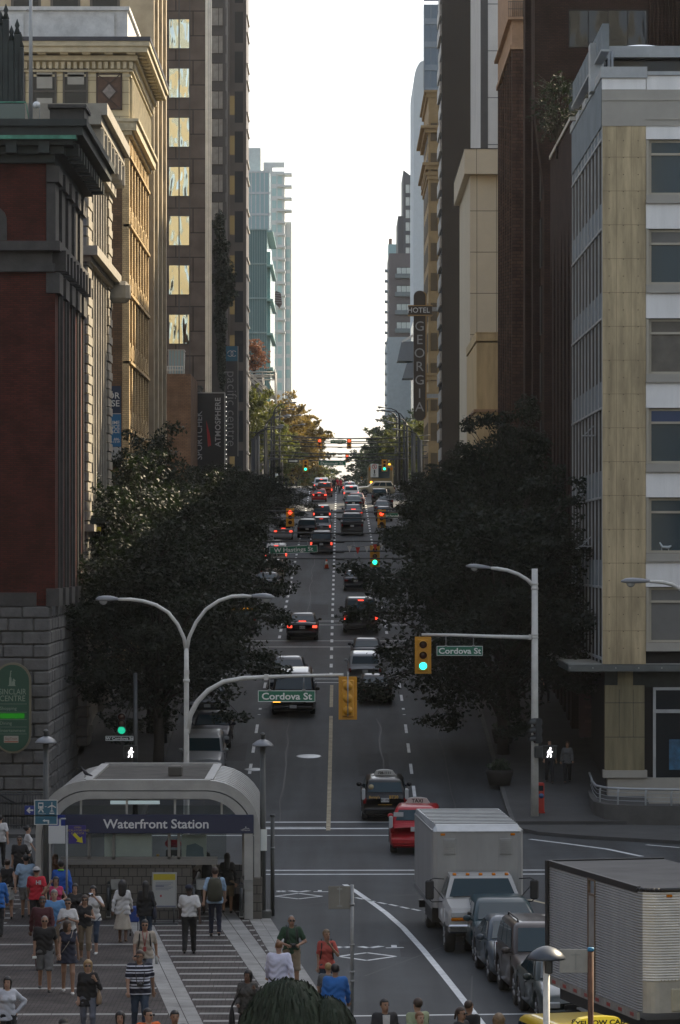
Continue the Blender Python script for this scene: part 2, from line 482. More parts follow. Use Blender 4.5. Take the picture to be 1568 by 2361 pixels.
# reserved-lane diamonds with the flattened letters above them
def diamond(cx,cy,wx,wy):
 P=[gp(cx-wx,cy),gp(cx,cy-wy),gp(cx+wx,cy),gp(cx,cy+wy)]
 for i in range(4):line(b,*P[i],*P[(i+1)%4],.12)
diamond(688,2067,54,6.5);diamond(846,2206,66,9)
line(b,*gp(640,2057),*gp(656,2054),.15);line(b,*gp(640,2054.5),*gp(656,2057),.15)
line(b,*gp(668,2054),*gp(690,2057),.2);line(b,*gp(690,2057),*gp(712,2054),.2)
line(b,*gp(723,2056.5),*gp(757,2056.5),.15);line(b,*gp(733,2054.5),*gp(742,2054.5),.35)
line(b,*gp(778,2186),*gp(806,2183),.16);line(b,*gp(778,2183.5),*gp(804,2186.5),.16)
line(b,*gp(830,2183),*gp(852,2186),.22);line(b,*gp(852,2186),*gp(880,2182),.22)
line(b,*gp(890,2186),*gp(931,2185),.14);line(b,*gp(902,2182),*gp(915,2182),.5)
struct(b.build('lane_markings',M_white))
b=MB()
line(b,PX(757,128.5),127.8,PX(762,150),150,.16,.002);line(b,PX(762,150),150,PX(765,172),172,.16,.002)
xa,ya=gp(1000,2022);xb,yb=gp(1100,2042);line(b,xa,ya,xb,yb,.16)
xa,ya=gp(1220,2075);xb,yb=gp(1330,2100);line(b,xa,ya,xb,yb,.16)
xa,ya=gp(1000,2068);xb,yb=gp(955,2040)
struct(b.build('centre_line',M_yellow))
# tar seams and patched trenches in the asphalt
M_tar=mat('tar_seam',(0.018,0.018,0.019),.6,vary=.2)
M_patch=mat('asphalt_patch',(0.034,0.036,0.038),.85,vary=.2,scale=1.5,bump=.2,bscale=50)
b=MB()
for xc,ya,yb in((-2.25,130,178),(1.75,131,178),(-5.3,131,178),(4.4,132,178),(-2.0,197,330),(1.2,198,380),(-5.0,197,300)):
 y=ya;x=xc
 while y<yb:
  x2=xc+random.uniform(-.12,.12);line(b,x,y,x2,y+3,.05,-.002);x,y=x2,y+3
for y_ in(104,113.5,119.4,124.2):
 x=-2.0;y=y_
 while x<12:y2=y_+random.uniform(-.2,.2);line(b,x,y,x+1.5,y2,.05,-.002);x+=1.5;y=y2
for(x0,y0,x1,y1)in((.6,84,3.6,93),(2.6,70,3.2,84),(-1.2,101,5,107)):line(b,x0,y0,x1,y1,.04,-.002)
struct(b.build('tar_seams',M_tar))
b=MB()
for(x,y,wx,wy)in((1.4,142,1.3,6),(-1.6,158,.9,8),(3.6,116,3.2,1.2),(-4.6,146,1.2,5),(2.0,88,.9,3.5),(-1.3,214,1.1,9),(.9,250,1.2,8)):line(b,x,y,x,y+wy,wx,-.003)
struct(b.build('asphalt_patches',M_patch))
# manhole cover and trench plate
M_iron=mat('cast_iron',(0.16,0.17,0.18),0.35,metal=.8,vary=.3,scale=6)
for(x,y,r)in((712,1744,.55),(585,1775,.4)):
 X,Y=gp(x,y)
 b=MB();b.lathe([(r,-.02),(r,.006),(r*.9,.010),(0.02,.012)],(0,0,0),20)
 o=b.build('manhole_cover',M_iron,None,loc=(X,Y,zg(Y)),rot=(slope(Y),0,0))
 tag(o,'worn round manhole cover in the middle of the hill lane' if x>600 else 'small round manhole cover beside the dashes left of the lane','manhole cover')
# ---------------------------------------------------------------- buildings on the left of the street
XL,XR=-10.9,10.3
M_brickred=brick_mat('red_brick',(0.085,0.020,0.014),(0.058,0.016,0.012),(0.035,0.018,0.015))
M_stone=mat('grey_rusticated_stone',(0.115,0.112,0.106),0.9,vary=0.3,scale=1.4,bump=0.7,bscale=5)
M_stonesm=mat('dark_sandstone_trim',(0.052,0.049,0.045),0.85,vary=0.25,scale=2.0,bump=0.15)
M_copper=mat('dark_weathered_cornice',(0.019,0.026,0.024),0.7,vary=0.35,scale=2)
M_verd=mat('green_copper',(0.06,0.22,0.15),0.7,vary=0.35,scale=3)
M_dark=glass_mat('dark_window_glass',(0.022,0.026,0.03),0.06,wav=.02,wscale=.5)
M_blackin=mat('dark_recess',(0.02,0.02,0.022),0.8,vary=0)
M_framew=mat('window_frame_dark',(0.06,0.055,0.05),0.5,vary=.1)
M_tube=mat('painted_grey_metal',(0.32,0.33,0.33),0.45,metal=.3,vary=.1,scale=4)
def windows(root,face,us,zs,wu,hz,m_glass,m_frame,fr=.07,d=.02,mull_u=1,mull_z=1,name='window',world_off=None):
 """a window object (frame) with its pane as a child, in every opening; the mesh is shared"""
 key=(face[0],round(face[2]),round(wu,3),round(hz,3),m_glass.name,m_frame.name,mull_u,mull_z)
 f0=(face[0],0.0,face[2])
 b=MB()
 b.fbox(f0,-wu/2,wu/2,0,fr,0,.08);b.fbox(f0,-wu/2,wu/2,hz-fr,hz,0,.08)
 b.fbox(f0,-wu/2,-wu/2+fr,fr,hz-fr,0,.08);b.fbox(f0,wu/2-fr,wu/2,fr,hz-fr,0,.08)
 for i in range(1,mull_u):
  u=-wu/2+wu*i/mull_u;b.fbox(f0,u-fr/2,u+fr/2,fr,hz-fr,0,.07)
 for i in range(1,mull_z):
  z=hz*i/mull_z;b.fbox(f0,-wu/2+fr,wu/2-fr,z-fr/2,z+fr/2,0,.06)
 mf=b.mesh(name,m_frame)
 g=MB();g.fbox(f0,-wu/2+fr,wu/2-fr,fr,hz-fr,.0,.03);mg=g.mesh('pane',m_glass)
 off=parent_world(root);out=[]
 for u in us:
  for z in zs:
   p=(u,face[1]+face[2]*d,z)if face[0]=='y' else(face[1]+face[2]*d,u,z)
   o=inst(mf,name,root,(p[0]-off[0],p[1]-off[1],p[2]-off[2]))
   inst(mg,'pane',o,(0,0,0));out.append(o)
 return out
def simple_windows(root,face,us,zs,wu,hz,m,d=.0,name='window',thick=.06):
 f0=(face[0],0.0,face[2]);b=MB();b.fbox(f0,-wu/2,wu/2,0,hz,-.05,thick);me=b.mesh(name,m);off=parent_world(root)
 for u in us:
  for z in zs:
   p=(u,face[1]+face[2]*d,z)if face[0]=='y' else(face[1]+face[2]*d,u,z)
   inst(me,name,root,(p[0]-off[0],p[1]-off[1],p[2]-off[2]))
# ---- pale slab tower on the waterfront behind the viewer: it shows in the mirrored windows
R=thing('waterfront_tower','tall pale slab tower standing on the waterfront behind the viewer','building',(-36,-170,0))
M_slabp=mat('pale_slab_stone',(.40,.42,.40),.8,vary=.1,scale=.2)
b=MB();b.box(-130,40,-190,-160,0,190);b.build('wall',M_slabp,R,True)
for k in range(25):
 b=MB();x=-128+k*6.6;b.box(x,x+2.0,-160,-159.8,2,186);b.build('window_strip',M_dark,R,True)
R=thing('brick_terminal','long low brick terminal on the near side of the crossing street, left of the plaza','building',(-45,60,0))
b=MB();b.box(-150,-34,25,104,0,24);b.build('wall',mat('terminal_brick',(.10,.05,.038),.9,vary=.2),R,True)
windows(R,('x',-34,1),[32+6*k for k in range(12)],[3,10,17],2.6,4.0,M_dark,M_framew)
R=thing('sky_screen_block','unseen dark glass block added far right of the crossing street to screen off sky light','building',(45,60,0))  # unseen block added to cut low sky light and its reflections
b=MB();b.box(40,140,5,100,0,34);b.build('wall',mat('block_grey',(.07,.075,.08),.6,vary=.1),R,True)
windows(R,('x',40,-1),[12+7*k for k in range(12)],[3,10,17,24],3.6,4.0,M_dark,M_framew)
# ---- red brick corner building with the dark cornice
R=thing('brick_building','dark red brick corner building on rough stone base with heavy dark overhanging cornice','building',(XL,128.6,0))
Yf,Ye=128.6,143.2
b=MB();b.box(-140,XL,Yf,Ye,8.3,24.9);
side=('x',XL,1);front=('y',Yf,-1)
for i in range(5):
 y0=Yf+i*3.05;b.fbox(side,y0+(0 if i else.01),y0+1.35,8.8,20.7,-.01,.34)
b.build('wall',M_brickred,R,True)
b=MB()
for i in range(5):
 y0=Yf+i*3.05
 if i:b.fbox(side,y0-.22,y0+.02,8.8,20.6,-.02,.40)
 b.fbox(side,y0+1.33,y0+1.55,8.8,20.6,-.02,.40)
 b.fbox(side,y0-.05,y0+1.5,21.75,24.7,.02,.36);b.fbox(side,y0-.15,y0+1.6,24.0,24.6,.03,.5)
 b.fbox(side,y0-.12,y0+1.57,8.3,8.95,.02,.5)
 b.fbox(side,y0-.12,y0+1.57,19.9,20.65,.02,.52)
b.fbox(front,-40,XL-.35,8.3,8.8,-.02,.10)
b.fbox(front,XL-.36,XL+.30,8.8,20.7,-.2,.06)if False else None
b.build('pilaster',M_stonesm,R,True)
b=MB()
for z0,z1,d in((20.68,21.0,.22),(21.0,21.45,.12),(21.45,21.8,.45)):
 b.box(-40,XL+d+.1,Yf-d,Ye,z0,z1)
for i in range(9):b.fbox(side,Yf+.3+i*1.6,Yf+.8+i*1.6,20.75,21.5,.1,.72)
b.build('string_course',M_stonesm,R,True)
b=MB()
for z0,z1,dx,dy in((24.7,25.0,.35,.3),(25.0,25.3,.7,.55),(25.3,25.55,1.05,.85),(25.62,25.95,1.45,1.1),(25.95,26.2,1.6,1.25)):
 b.box(-40,XL+dx,Yf-dy,Ye+.3,z0,z1)
for i in range(11):b.fbox(side,Yf+.2+i*1.35,Yf+.65+i*1.35,25.0,25.45,.5,1.2)
for i in range(8):b.fbox(front,XL+.2-i*1.2-.4,XL+.2-i*1.2,25.0,25.45,.3,.95)
b.build('cornice',M_copper,R,True)
b=MB();b.fbox(('y',Yf,-1),-40,XL+1.2,25.48,25.62,.5,1.13);b.build('gutter',M_verd,R,True)
b=MB()
z=0.0;k=0
while z<8.25:
 hh=min(.49,8.29-z);x=XL+.12-(0.4 if k%2 else.0)
 b.bbox(XL-(.45 if k%2 else.85),XL+.1+random.uniform(0,.05),Yf-.1-random.uniform(0,.05),Yf+(.8 if k%2 else.45),z+.015,z+hh-.01,.05)
 x=XL-(.45 if k%2 else.85)
 while x>-14.5:
  wd=random.uniform(.75,1.15);b.bbox(x-wd+.012,x-.012,Yf-.06-random.uniform(0,.07),Yf+.3,z+.015,z+hh-.01,.05);x-=wd
 y=Yf+(.8 if k%2 else.45)
 while y<Ye-.3:
  wd=random.uniform(.75,1.15)
  if z+.3>zg(y):b.bbox(XL-.3,XL+.05+random.uniform(0,.07),y+.012,min(y+wd,Ye)-.012,z+.015,z+hh-.01,.05)
  y+=wd
 z+=hh;k+=1
b.box(-40,XL-.08,Yf+.1,Ye,-.5,8.3)
b.build('stone_base',M_stone,R,True)
simple_windows(R,side,[Yf+2.2+i*3.05 for i in range(4)],[9.6,13.4,17.0],1.35,2.9,M_dark,.03)
simple_windows(R,side,[Yf+2.3+i*3.05 for i in range(4)],[22.0],1.2,2.2,M_dark,.03)
# arched attic window at the left edge of the picture
b=MB();P=[(-13.3,21.85),(-12.35,21.85),(-12.35,22.6)]+[(-12.82+.47*math.cos(a),22.6+.5*math.sin(a))for a in np.linspace(.2,math.pi-.2,8)]+[(-13.3,22.6)]
b.prism(P,Yf-.08,Yf+.02);b.build('arched_window',M_stonesm,R,True)
# roof: pedestal box, parapet glass, dark pinnacled dormer
b=MB();b.box(PX(119,131),PX(198,131),130.2,132.4,26.2,PZ(256,131));b.box(PX(115,131),PX(203,131),130.0,132.6,PZ(256,131),PZ(248,131));b.build('parapet',M_stonesm,R,True)
b=MB()
for x in(2,14,27,40,48):
 X=PX(x,134);zt_=PZ({2:60,14:45,27:95,40:80,48:110}[x],134)
 b.bbox(X-.12,X+.12,133.8,134.1,26.2,zt_,.04);b.lathe([(.14,0),(.06,.25),(.1,.35),(.01,.6)],(X,133.95,zt_),8)
for k in range(5):b.box(-14,PX(50,134),134.1,134.3,26.3+k*.72,26.55+k*.72)
for k in range(8):b.box(PX(3+k*6.2,134),PX(4.6+k*6.2,134),133.9,134.15,26.2,29.0-.08*k)
b.build('dormer',M_copper,R,True)
M_railglass=glass_mat('pale_rail_glass',(.12,.16,.15),.1)
b=MB();b.box(-14,PX(58,129.5),129.4,129.5,PZ(274,129.5),PZ(240,129.5));b.build('rail_glass',M_railglass,R,True)
b=MB();b.tube([(-14,129.45,PZ(236,129.5)),(PX(60,129.5),129.45,PZ(236,129.5)),(PX(67,129.5),129.45,PZ(274,129.5))],.03,6);b.build('roof_rail',M_verd,R,True)
# flagpole on the brick building's roof, with the small camera dome on its edge
t=thing('roof_pole','tall pale grey pole rising from the roof edge above the dark cornice','pole',(PX(71,129.2),129.2,26.2))
b=MB();b.tube([(0,0,0),(0,0,6.5)],[.08,.055],8);b.build('mast',M_tube,t)
b=MB();b.tube([(0,0,4.05),(-.04,0,4.25),(-.12,0,4.3),(-.17,0,4.26)],.03,6);b.build('hook',M_tube,t)
t=thing('dome_camera','white dome camera on a bent bracket at the dark cornice','camera',(PX(83,128),128.2,26.2))
b=MB();b.tube([(.12,0,0),(.12,0,.6),(.08,0,.75),(0,0,.78)],.018,6);b.build('bracket',M_tube,t)
b=MB();b.ell((0,0,.62),(.14,.14,.13));b.build('dome',mat('white_plastic',(.6,.62,.63),.3,vary=0),t)
# ---- pale stone building with toothed quoins
M_quoin=mat('cream_terracotta_stone',(0.31,0.285,0.235),0.85,vary=0.2,scale=1.6,bump=0.1)
R=thing('quoined_building','pale stone building with toothed quoin joints squeezed behind the red brick corner','building',(XL,148.6,0))
Yf,Ye=148.6,164.2;side=('x',XL,1);front=('y',Yf,-1)
b=MB();b.box(-40,XL-.4,Yf+.05,Ye,.5,29.0)
def quoins(u0,u1,ax):
 z=2.0;k=0
 while z<27.1:
  b.fbox(side,u0+(0 if k%2 else.06),u1-(0 if k%2 else.06),z+.03,z+.39,-.42,.14 if k%2 else.10);z+=.42;k+=1
quoins(Yf,Yf+2.4,0);quoins(Ye-2.4,Ye,0)
z=2.0
g_=MB()
while z<27.1:g_.fbox(front,-14,XL+.06,z+.03,z+.39,-.3,.12);z+=.42
g_.build('front_wall',mat('shaded_stone_courses',(.15,.15,.15),.9,vary=.25,scale=1.5,bump=.2),R,True)  # front stone darker than the sunlit side: shade put into its colour
for k in range(7):
 y0=Yf+2.55+k*1.62
 b.fbox(side,y0,y0+.34,4,27.0,-.42,.05)
for zc in(7.6,11.3,14.9,16.0,19.6,22.2):b.fbox(side,Yf+2.3,Ye-2.3,zc,zc+.55,-.42,-.1)
b.build('wall',M_quoin,R,True)
b=MB()
for z0,z1,d in((22.75,23.0,.25),(23.0,23.4,.55),(11.2,11.5,.4)):b.box(-40,XL+d,Yf-d,Ye+.15,z0,z1)
for z0,z1,d in((27.1,27.5,.3),(28.6,29.0,.7),(29.0,29.5,.95)):b.box(-40,XL+d,Yf-.3,Ye+.15,z0,z1)
for k in range(7):b.bbox(XL-.1,XL+.75,Yf+.4+k*2.4,Yf+1.0+k*2.4,27.5,28.62,.12)
b.bbox(XL-.2,XL+1.0,Ye-.9,Ye+.1,22.1,23.1,.2)
b.build('cornice',M_quoin,R,True)
simple_windows(R,('x',XL-.36,1),[Yf+3.7+k*1.62 for k in range(6)],[4.2,8.3,12.0,16.7,20.2,23.6],1.2,3.0,M_dark,.0)
b=MB();b.box(XL-.8,XL+1.0,150,156,11.55,11.9);b.build('canopy',M_copper,R,True)
b=MB();b.box(XL+.35,XL+.58,149.8,149.9,11.2,11.4);b.build('hanging_sign',mat('yellow_plate',(.55,.42,.03),.5,vary=.05),R,True)
# ---- cream terracotta building with wide cornice
M_cream=brick_mat('cream_glazed_block',(0.52,0.46,0.31),(0.48,0.42,0.28),(0.22,0.19,0.13),1.1,.62,.018,.2,.12)
M_creamtrim=mat('cream_trim',(0.47,0.42,0.30),0.7,vary=0.18,scale=2)
M_brownbrick=brick_mat('brown_brick',(0.16,0.095,0.055),(0.11,0.07,0.042),(0.08,0.06,0.045),.3,.11,.015)
M_gold=brick_mat('buff_brick',(0.52,0.395,0.225),(0.45,0.34,0.19),(0.25,0.185,0.11),.3,.1,.012)
R=thing('terracotta_building','cream terracotta topped brick building with diamond panel and wide cornice','building',(XL,179.4,0))
Yf,Ye=179.4,197.7;side=('x',XL,1);front=('y',Yf,-1)
b=MB();b.box(-45,XL-.35,Yf,Ye,1,31.9);b.build('brick_wall',M_brownbrick,R,True)
b=MB();b.box(-45,XL,Yf-.05,Ye,32.0,36.0);b.build('wall',M_cream,R,True)
b=MB()
for k in range(8):
 y0=Yf+k*(Ye-Yf-.6)/7;b.fbox(side,y0,y0+.6,1,31.9,-.36,.0)
st=3.54
for k in range(9):
 zc=31.9-.5-k*st;b.fbox(side,Yf+.02,Ye,zc-.55,zc+.5,-.36,-.06)
 for j in range(20):b.fbox(side,Yf+.5+j*.88,Yf+.95+j*.88,zc-.35,zc+.25,-.06,.0)
 b.fbox(side,Yf,Ye,zc-.7,zc-.55,-.3,.10)
for k in range(22):
 y0=Yf+.3+k*.81;b.fbox(side,y0,y0+.18,1,31.9,-.36,-.12)
b.build('pier',M_gold,R,True)
b=MB()
for z0,z1,d in((31.9,32.1,.15),(32.1,32.55,.4),(32.55,32.7,.52),(34.9,35.02,.1),(35.15,35.25,.2),(35.7,35.95,.45),(36.05,36.35,1.0),(36.35,36.6,1.12)):
 b.box(-45,XL+d,Yf-d,Ye,z0,z1)
for k in range(12):b.fbox(front,XL+.35-k*1.15-.42,XL+.35-k*1.15,35.96,36.12,.1,.85)
for k in range(14):b.fbox(side,Yf+.2+k*1.3,Yf+.62+k*1.3,35.96,36.12,.1,.85)
for k in range(34):b.fbox(front,XL+.2-k*.32-.18,XL+.2-k*.32,35.3,35.66,.1,.3)
for k in range(34):b.fbox(side,Yf+k*.54,Yf+.3+k*.54,35.3,35.66,.1,.3)
for k in range(22):b.fbox(front,XL+.3-k*.34-.2,XL+.3-k*.34,32.2,32.45,.4,.46)
for k in range(24):b.fbox(side,Yf+.3+k*.75,Yf+.55+k*.75,32.7,34.9,.0,.16)
for q_ in(0,):
 simple_windows(R,side,[Yf+.8+k*.75 for k in range(23)],[32.9],.34,1.8,M_dark,.0,thick=.02)
b.build('cornice',M_creamtrim,R,True)
b=MB();b.box(-45,XL+1.16,Yf-1.18,Ye+.1,36.6,36.82);b.build('gutter',mat('slate_blue_gutter',(.035,.04,.055),.5,vary=.2),R,True)
b=MB();X1=PX(294,183);b.box(-45,X1,183,Ye-.3,36.7,38.9);b.box(-45,X1+.12,182.85,Ye-.2,38.9,39.1)
for x in(38,247):b.box(PX(x,183),PX(x+17,183),182.85,183.01,37.2,38.7)
b.build('parapet',mat('white_painted_parapet',(.62,.62,.60),.7,vary=.22,scale=1.6),R,True)
windows(R,('y',Yf-.05,-1),[PX(102,Yf),PX(174,Yf),PX(30,Yf)],[32.98],1.3,2.35,M_dark,M_framew,.1,.0,1,2)
M_blind=mat('roller_blind',(.33,.33,.31),.8,vary=.1)
b=MB();b.box(PX(85,Yf),PX(121,Yf),Yf-.10,Yf-.09,34.3,35.15);b.box(PX(85,Yf),PX(121,Yf),Yf-.10,Yf-.09,33.4,33.8);b.box(PX(156,Yf),PX(194,Yf),Yf-.10,Yf-.09,34.5,35.15);b.build('blind',M_blind,R,True)
xa,xb_=PX(222,Yf),PX(282,Yf);za,zb=PZ(254,Yf),PZ(169,Yf);cx_,cz_=(xa+xb_)/2,(za+zb)/2
M_rust=mat('brown_tile_panel',(.085,.045,.028),.6,vary=.3,scale=4)
b=MB();b.box(xa,xb_,Yf-.09,Yf-.05,za,zb)
pf=b.build('diamond_panel',M_rust,R,True)
b=MB()
for sx in(-1,1):
 for sz in(-1,1):
  b.prism([(cx_,cz_+sz*.42),(cx_+.08,cz_+sz*.42),(cx_+sx*.62,cz_+sz*.9),(cx_+sx*.62-.08,cz_+sz*.9)][::(1 if sx*sz>0 else-1)],Yf-.12,Yf-.085)
for q in((xa,xa+.09,za,zb),(xb_-.09,xb_,za,zb),(xa,xb_,za,za+.09),(xa,xb_,zb-.09,zb)):b.box(q[0],q[1],Yf-.115,Yf-.088,q[2],q[3])
b.prism([(cx_,cz_-.52),(cx_+.46,cz_),(cx_,cz_+.52),(cx_-.46,cz_)],Yf-.11,Yf-.088);b.build('diamond_frame',mat('dark_brown_tile',(.04,.022,.016),.6,vary=.2),pf,True)
b=MB();b.prism([(cx_,cz_-.38),(cx_+.34,cz_),(cx_,cz_+.38),(cx_-.34,cz_)],Yf-.13,Yf-.09);b.build('diamond_tile',mat('grey_tile',(.22,.2,.19),.6,vary=.3,scale=6),pf,True)
simple_windows(R,('x',XL-.36,1),[Yf+1.7+k*2.53 for k in range(7)],[29.0-k*st for k in range(8)],1.9,2.3,M_dark,.05)
# ---- tall beige building behind it
M_beige=mat('beige_stone',(0.40,0.34,0.24),0.85,vary=0.2,scale=.8,bump=.1)
R=thing('beige_tower','tall beige stone building with sash windows above the cream cornice','building',(XL,203,0))
b=MB();b.box(-45,XL-.25,203,218,2,58)
for k in range(7):
 y0=203+k*2.4;b.box(XL-.3,XL+(.12 if k%2 else 0),y0,y0+.9,2,58)
for k in range(12):b.box(XL-.3,XL-.1,203,217.9,5+k*4.2,6+k*4.2)
b.box(-12.4,XL+.02,202.85,203.01,2,58);b.box(PX(0,203),PX(300,203),202.8,203.01,PZ(28,203)-5.2,PZ(28,203)-.3)
b.build('wall',M_beige,R,True)
windows(R,('y',203,-1),[PX(60,203),PX(242,203),PX(151,203)],[PZ(30,203)+.1,PZ(30,203)+4.2],1.75,3.0,M_dark,M_framew,.14,.0,1,2)
simple_windows(R,('x',XL-.25,1),[204.65+k*2.4 for k in range(6)],[8+k*4.2 for k in range(11)],1.2,2.6,M_dark,.02)
# ---- brown granite tower with mirrored windows
M_granite=brick_mat('brown_granite_panel',(0.135,0.105,0.085),(0.12,0.095,0.078),(0.05,0.04,0.035),2.9,2.07,.05,.2,.18)
M_mirror=glass_mat('mirrored_gold_glass',(0.62,0.66,0.58),0.03,wav=.30,wscale=1.0,metal=1.0)
R=thing('granite_tower','brown granite office tower with a column of mirrored windows','building',(XL,291.6,0))
Yf=291.6
b=MB();b.box(-60,XL-.35,Yf,294.2,8,92);b.build('wall',M_granite,R,True)
b=MB()
for k in range(4):b.box(XL-.36+k*.14-.06,XL-.36+k*.14+.04,Yf-.12+k*.03,Yf+.3,8,92)
b.build('steel_fin',mat('bright_steel',(.52,.51,.48),.35,metal=.7,vary=.15),R,True)
w_=windows(R,('y',Yf,-1),[PX(413,Yf)],[PZ(113+113.5*k,Yf)for k in range(-1,7)],1.8,2.55,M_mirror,M_framew,.06,.0,2,1)
b=MB();b.box(PX(413,Yf)-.05,PX(413,Yf)+.05,Yf-.04,Yf,10,92);b.box(PX(437,Yf),PX(437,Yf)+.06,Yf-.03,Yf,10,92);b.build('joint',M_framew,R,True)
# ---- hotel slab with curtained windows, behind the granite tower
M_taupe=mat('taupe_spandrel',(0.085,0.083,0.08),0.6,vary=0.12,scale=1)
M_curtain=mat('curtained_glass',(0.34,0.33,0.29),0.35,vary=.3,scale=1.2)
R=thing('hotel_tower','grey hotel tower with stacked curtained windows between two dark towers','building',(XL,330,0))
Yf=330
b=MB();b.box(-40,XL-.25,Yf,338,10,100);b.box(XL-.26,XL+.05,Yf-.1,Yf+.5,10,100)
for k in range(3):b.box(XL-.3,XL,Yf+2+k*2.4,Yf+2.5+k*2.4,10,100)
b.build('wall',M_taupe,R,True)
zs=[PZ(60+64*k,Yf)for k in range(-1,8)]
windows(R,('y',Yf,-1),[PX(504,Yf)],zs,1.45,1.75,M_curtain,M_framew,.05,.0,2,1)
# ---- dark tower with sunlit ledges
M_darkstone=mat('dark_bronze_cladding',(0.062,0.05,0.043),0.5,vary=0.15,scale=.7)
R=thing('dark_tower','dark bronze tower whose street edge carries thin pale sunlit ledges','building',(-10.65,400,0))
b=MB();b.box(-60,-10.8,400,411,12,115)
b.box(-13.6,-12.7,399.6,400.01,12,115);b.build('wall',M_darkstone,R,True)
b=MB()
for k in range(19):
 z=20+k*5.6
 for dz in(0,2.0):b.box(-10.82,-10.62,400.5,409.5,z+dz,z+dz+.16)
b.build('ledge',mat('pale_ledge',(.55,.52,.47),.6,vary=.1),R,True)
M_amberglass=glass_mat('amber_glass',(.55,.42,.2),.1,metal=.6)
simple_windows(R,('y',400,-1),[PX(534,400)],[PZ(265,400)-k*4.6 for k in range(10)],.7,2.2,M_amberglass,.0)
simple_windows(R,('y',400,-1),[PX(551,400)],[14+4.6*k for k in range(20)],.95,3.6,M_dark,.0)
# ---- low brick building with greenhouse roof; stepped annex
M_tanbrick=brick_mat('tan_brick',(0.20,0.125,0.082),(0.16,0.10,0.068),(0.10,0.075,0.06),.3,.11,.012)
R=thing('tan_brick_building','low tan brick building with a blue glass penthouse and white railing on its roof','building',(-10.9,250,0))
b=MB();b.box(-30,PX(440,250),250,262,6,PZ(862,250));b.box(-12.2,-12.1,249.95,250.01,8,PZ(862,250));b.build('wall',M_tanbrick,R,True)
b=MB();zt2=PZ(862,250)
for x in(386,392,398,404,410,416,421):b.tube([(PX(x,250),250.1,zt2),(PX(x,250),250.1,zt2+.55)],.022,6)
for dz in(.28,.55):b.tube([(PX(380,250),250.1,zt2+dz),(PX(422,250),250.1,zt2+dz)],.025,6)
b.build('railing',mat('white_rail_paint',(.6,.6,.58),.5,vary=.05),R,True)
M_bluepane=glass_mat('sky_blue_glass',(.28,.42,.5),.15)
b=MB();P=[(PX(389,254),zt2),(PX(423,254),zt2),(PX(424,254),PZ(808,254)),(PX(388,254),PZ(808,254))]
b.prism(P,253.9,256);g=b.build('penthouse',M_bluepane,R,True)
b=MB()
for k in range(6):x=PX(389+k*7,254);b.box(x-.03,x+.03,253.8,253.95,zt2,PZ(807,254))
b.box(PX(387,254),PX(425,254),253.8,256,PZ(808,254),PZ(806,254));b.build('glazing_bar',M_tube,g,True)
R=thing('stepped_annex','small stepped grey annex with pale copings beside the tan brick building','building',(-10.9,268,0))
b=MB()
for x0,x1,y in((436,452,905),(438,447,880),(452,462,893)):b.box(PX(x0,268),PX(x1,268),268,272,8,PZ(y,268))
b.build('wall',M_taupe,R,True)
b=MB()
for x0,x1,y in((436,452,905),(438,447,880),(452,462,893)):b.box(PX(x0,268)-.08,PX(x1,268)+.08,267.9,272,PZ(y,268),PZ(y-4,268))
b.build('coping',M_conc,R,True)
# ---- hanging ivy down the hotel's edge
M_ivy=mat('ivy_leaf',(0.022,0.035,0.022),0.7,vary=.4,scale=2)
def leaf_cloud(centres,radii,n,size,seed,flat=1.0,shell=.55):
 """n leaf-shaped quads, folded along the midrib, spread through a set of ellipsoids"""
 r=np.random.default_rng(seed);C=np.asarray(centres,float);Rr=np.asarray(radii,float)
 vol=Rr.prod(1)**(2/3);idx=r.choice(len(C),n,p=vol/vol.sum())
 d=r.normal(size=(n,3));d/=np.linalg.norm(d,axis=1,keepdims=True)
 rad=r.uniform(0,1,n)**(shell)
 lump=1+.22*np.sin(d[:,0]*5+idx)*np.cos(d[:,2]*6+idx*2)
 P=C[idx]+d*Rr[idx]*(rad*lump)[:,None]
 nrm=r.normal(size=(n,3))+d*.6+np.array([0,0,.5*flat]);nrm/=np.linalg.norm(nrm,axis=1,keepdims=True)
 t=np.cross(nrm,r.normal(size=(n,3)));t/=np.linalg.norm(t,axis=1,keepdims=True);s=np.cross(nrm,t)
 sz=size*r.uniform(.6,1.35,n)[:,None]
 a=P-t*sz;c=P+t*sz;l=P+s*sz*.55+nrm*sz*.22;q=P-s*sz*.55+nrm*sz*.22
 V=np.stack([a,l,c,q],1).reshape(-1,3)
 i=np.arange(n)*4
 Fc=np.concatenate([np.stack([i,i+1,i+2],1),np.stack([i,i+2,i+3],1)])
 return V,Fc
def np_mesh(name,V,Fc,m):
 me=bpy.data.meshes.new(name)
 k=Fc.shape[1]
 me.vertices.add(len(V));me.vertices.foreach_set('co',np.ascontiguousarray(V,dtype=np.float32).ravel())
 me.loops.add(Fc.size);me.loops.foreach_set('vertex_index',np.ascontiguousarray(Fc,dtype=np.int32).ravel())
 me.polygons.add(len(Fc));me.polygons.foreach_set('loop_start',np.arange(0,Fc.size,k,dtype=np.int32))
 me.update(calc_edges=True);me.validate()
 me.materials.append(m)
 return me
R=thing('hanging_ivy','long dark green hanging plant trailing down the edge of the hotel tower','plant',(-10.9,325,20))
cs,rs=[],[]
for x,y,rx,rz in((505,520,14,35),(510,575,20,40),(517,640,29,45),(520,680,26,35),(508,740,16,45),(510,800,12,50),(512,860,9,45)):
 cs.append((PX(x,324)+10.9,-1,PZ(y,324)-20));rs.append((rx*324/F,.8,rz*324/F))
V,Fc=leaf_cloud(cs,rs,7000,.16,11)
o=bpy.data.objects.new('foliage',np_mesh('foliage',V,Fc,M_ivy));COL.objects.link(o);o.parent=R
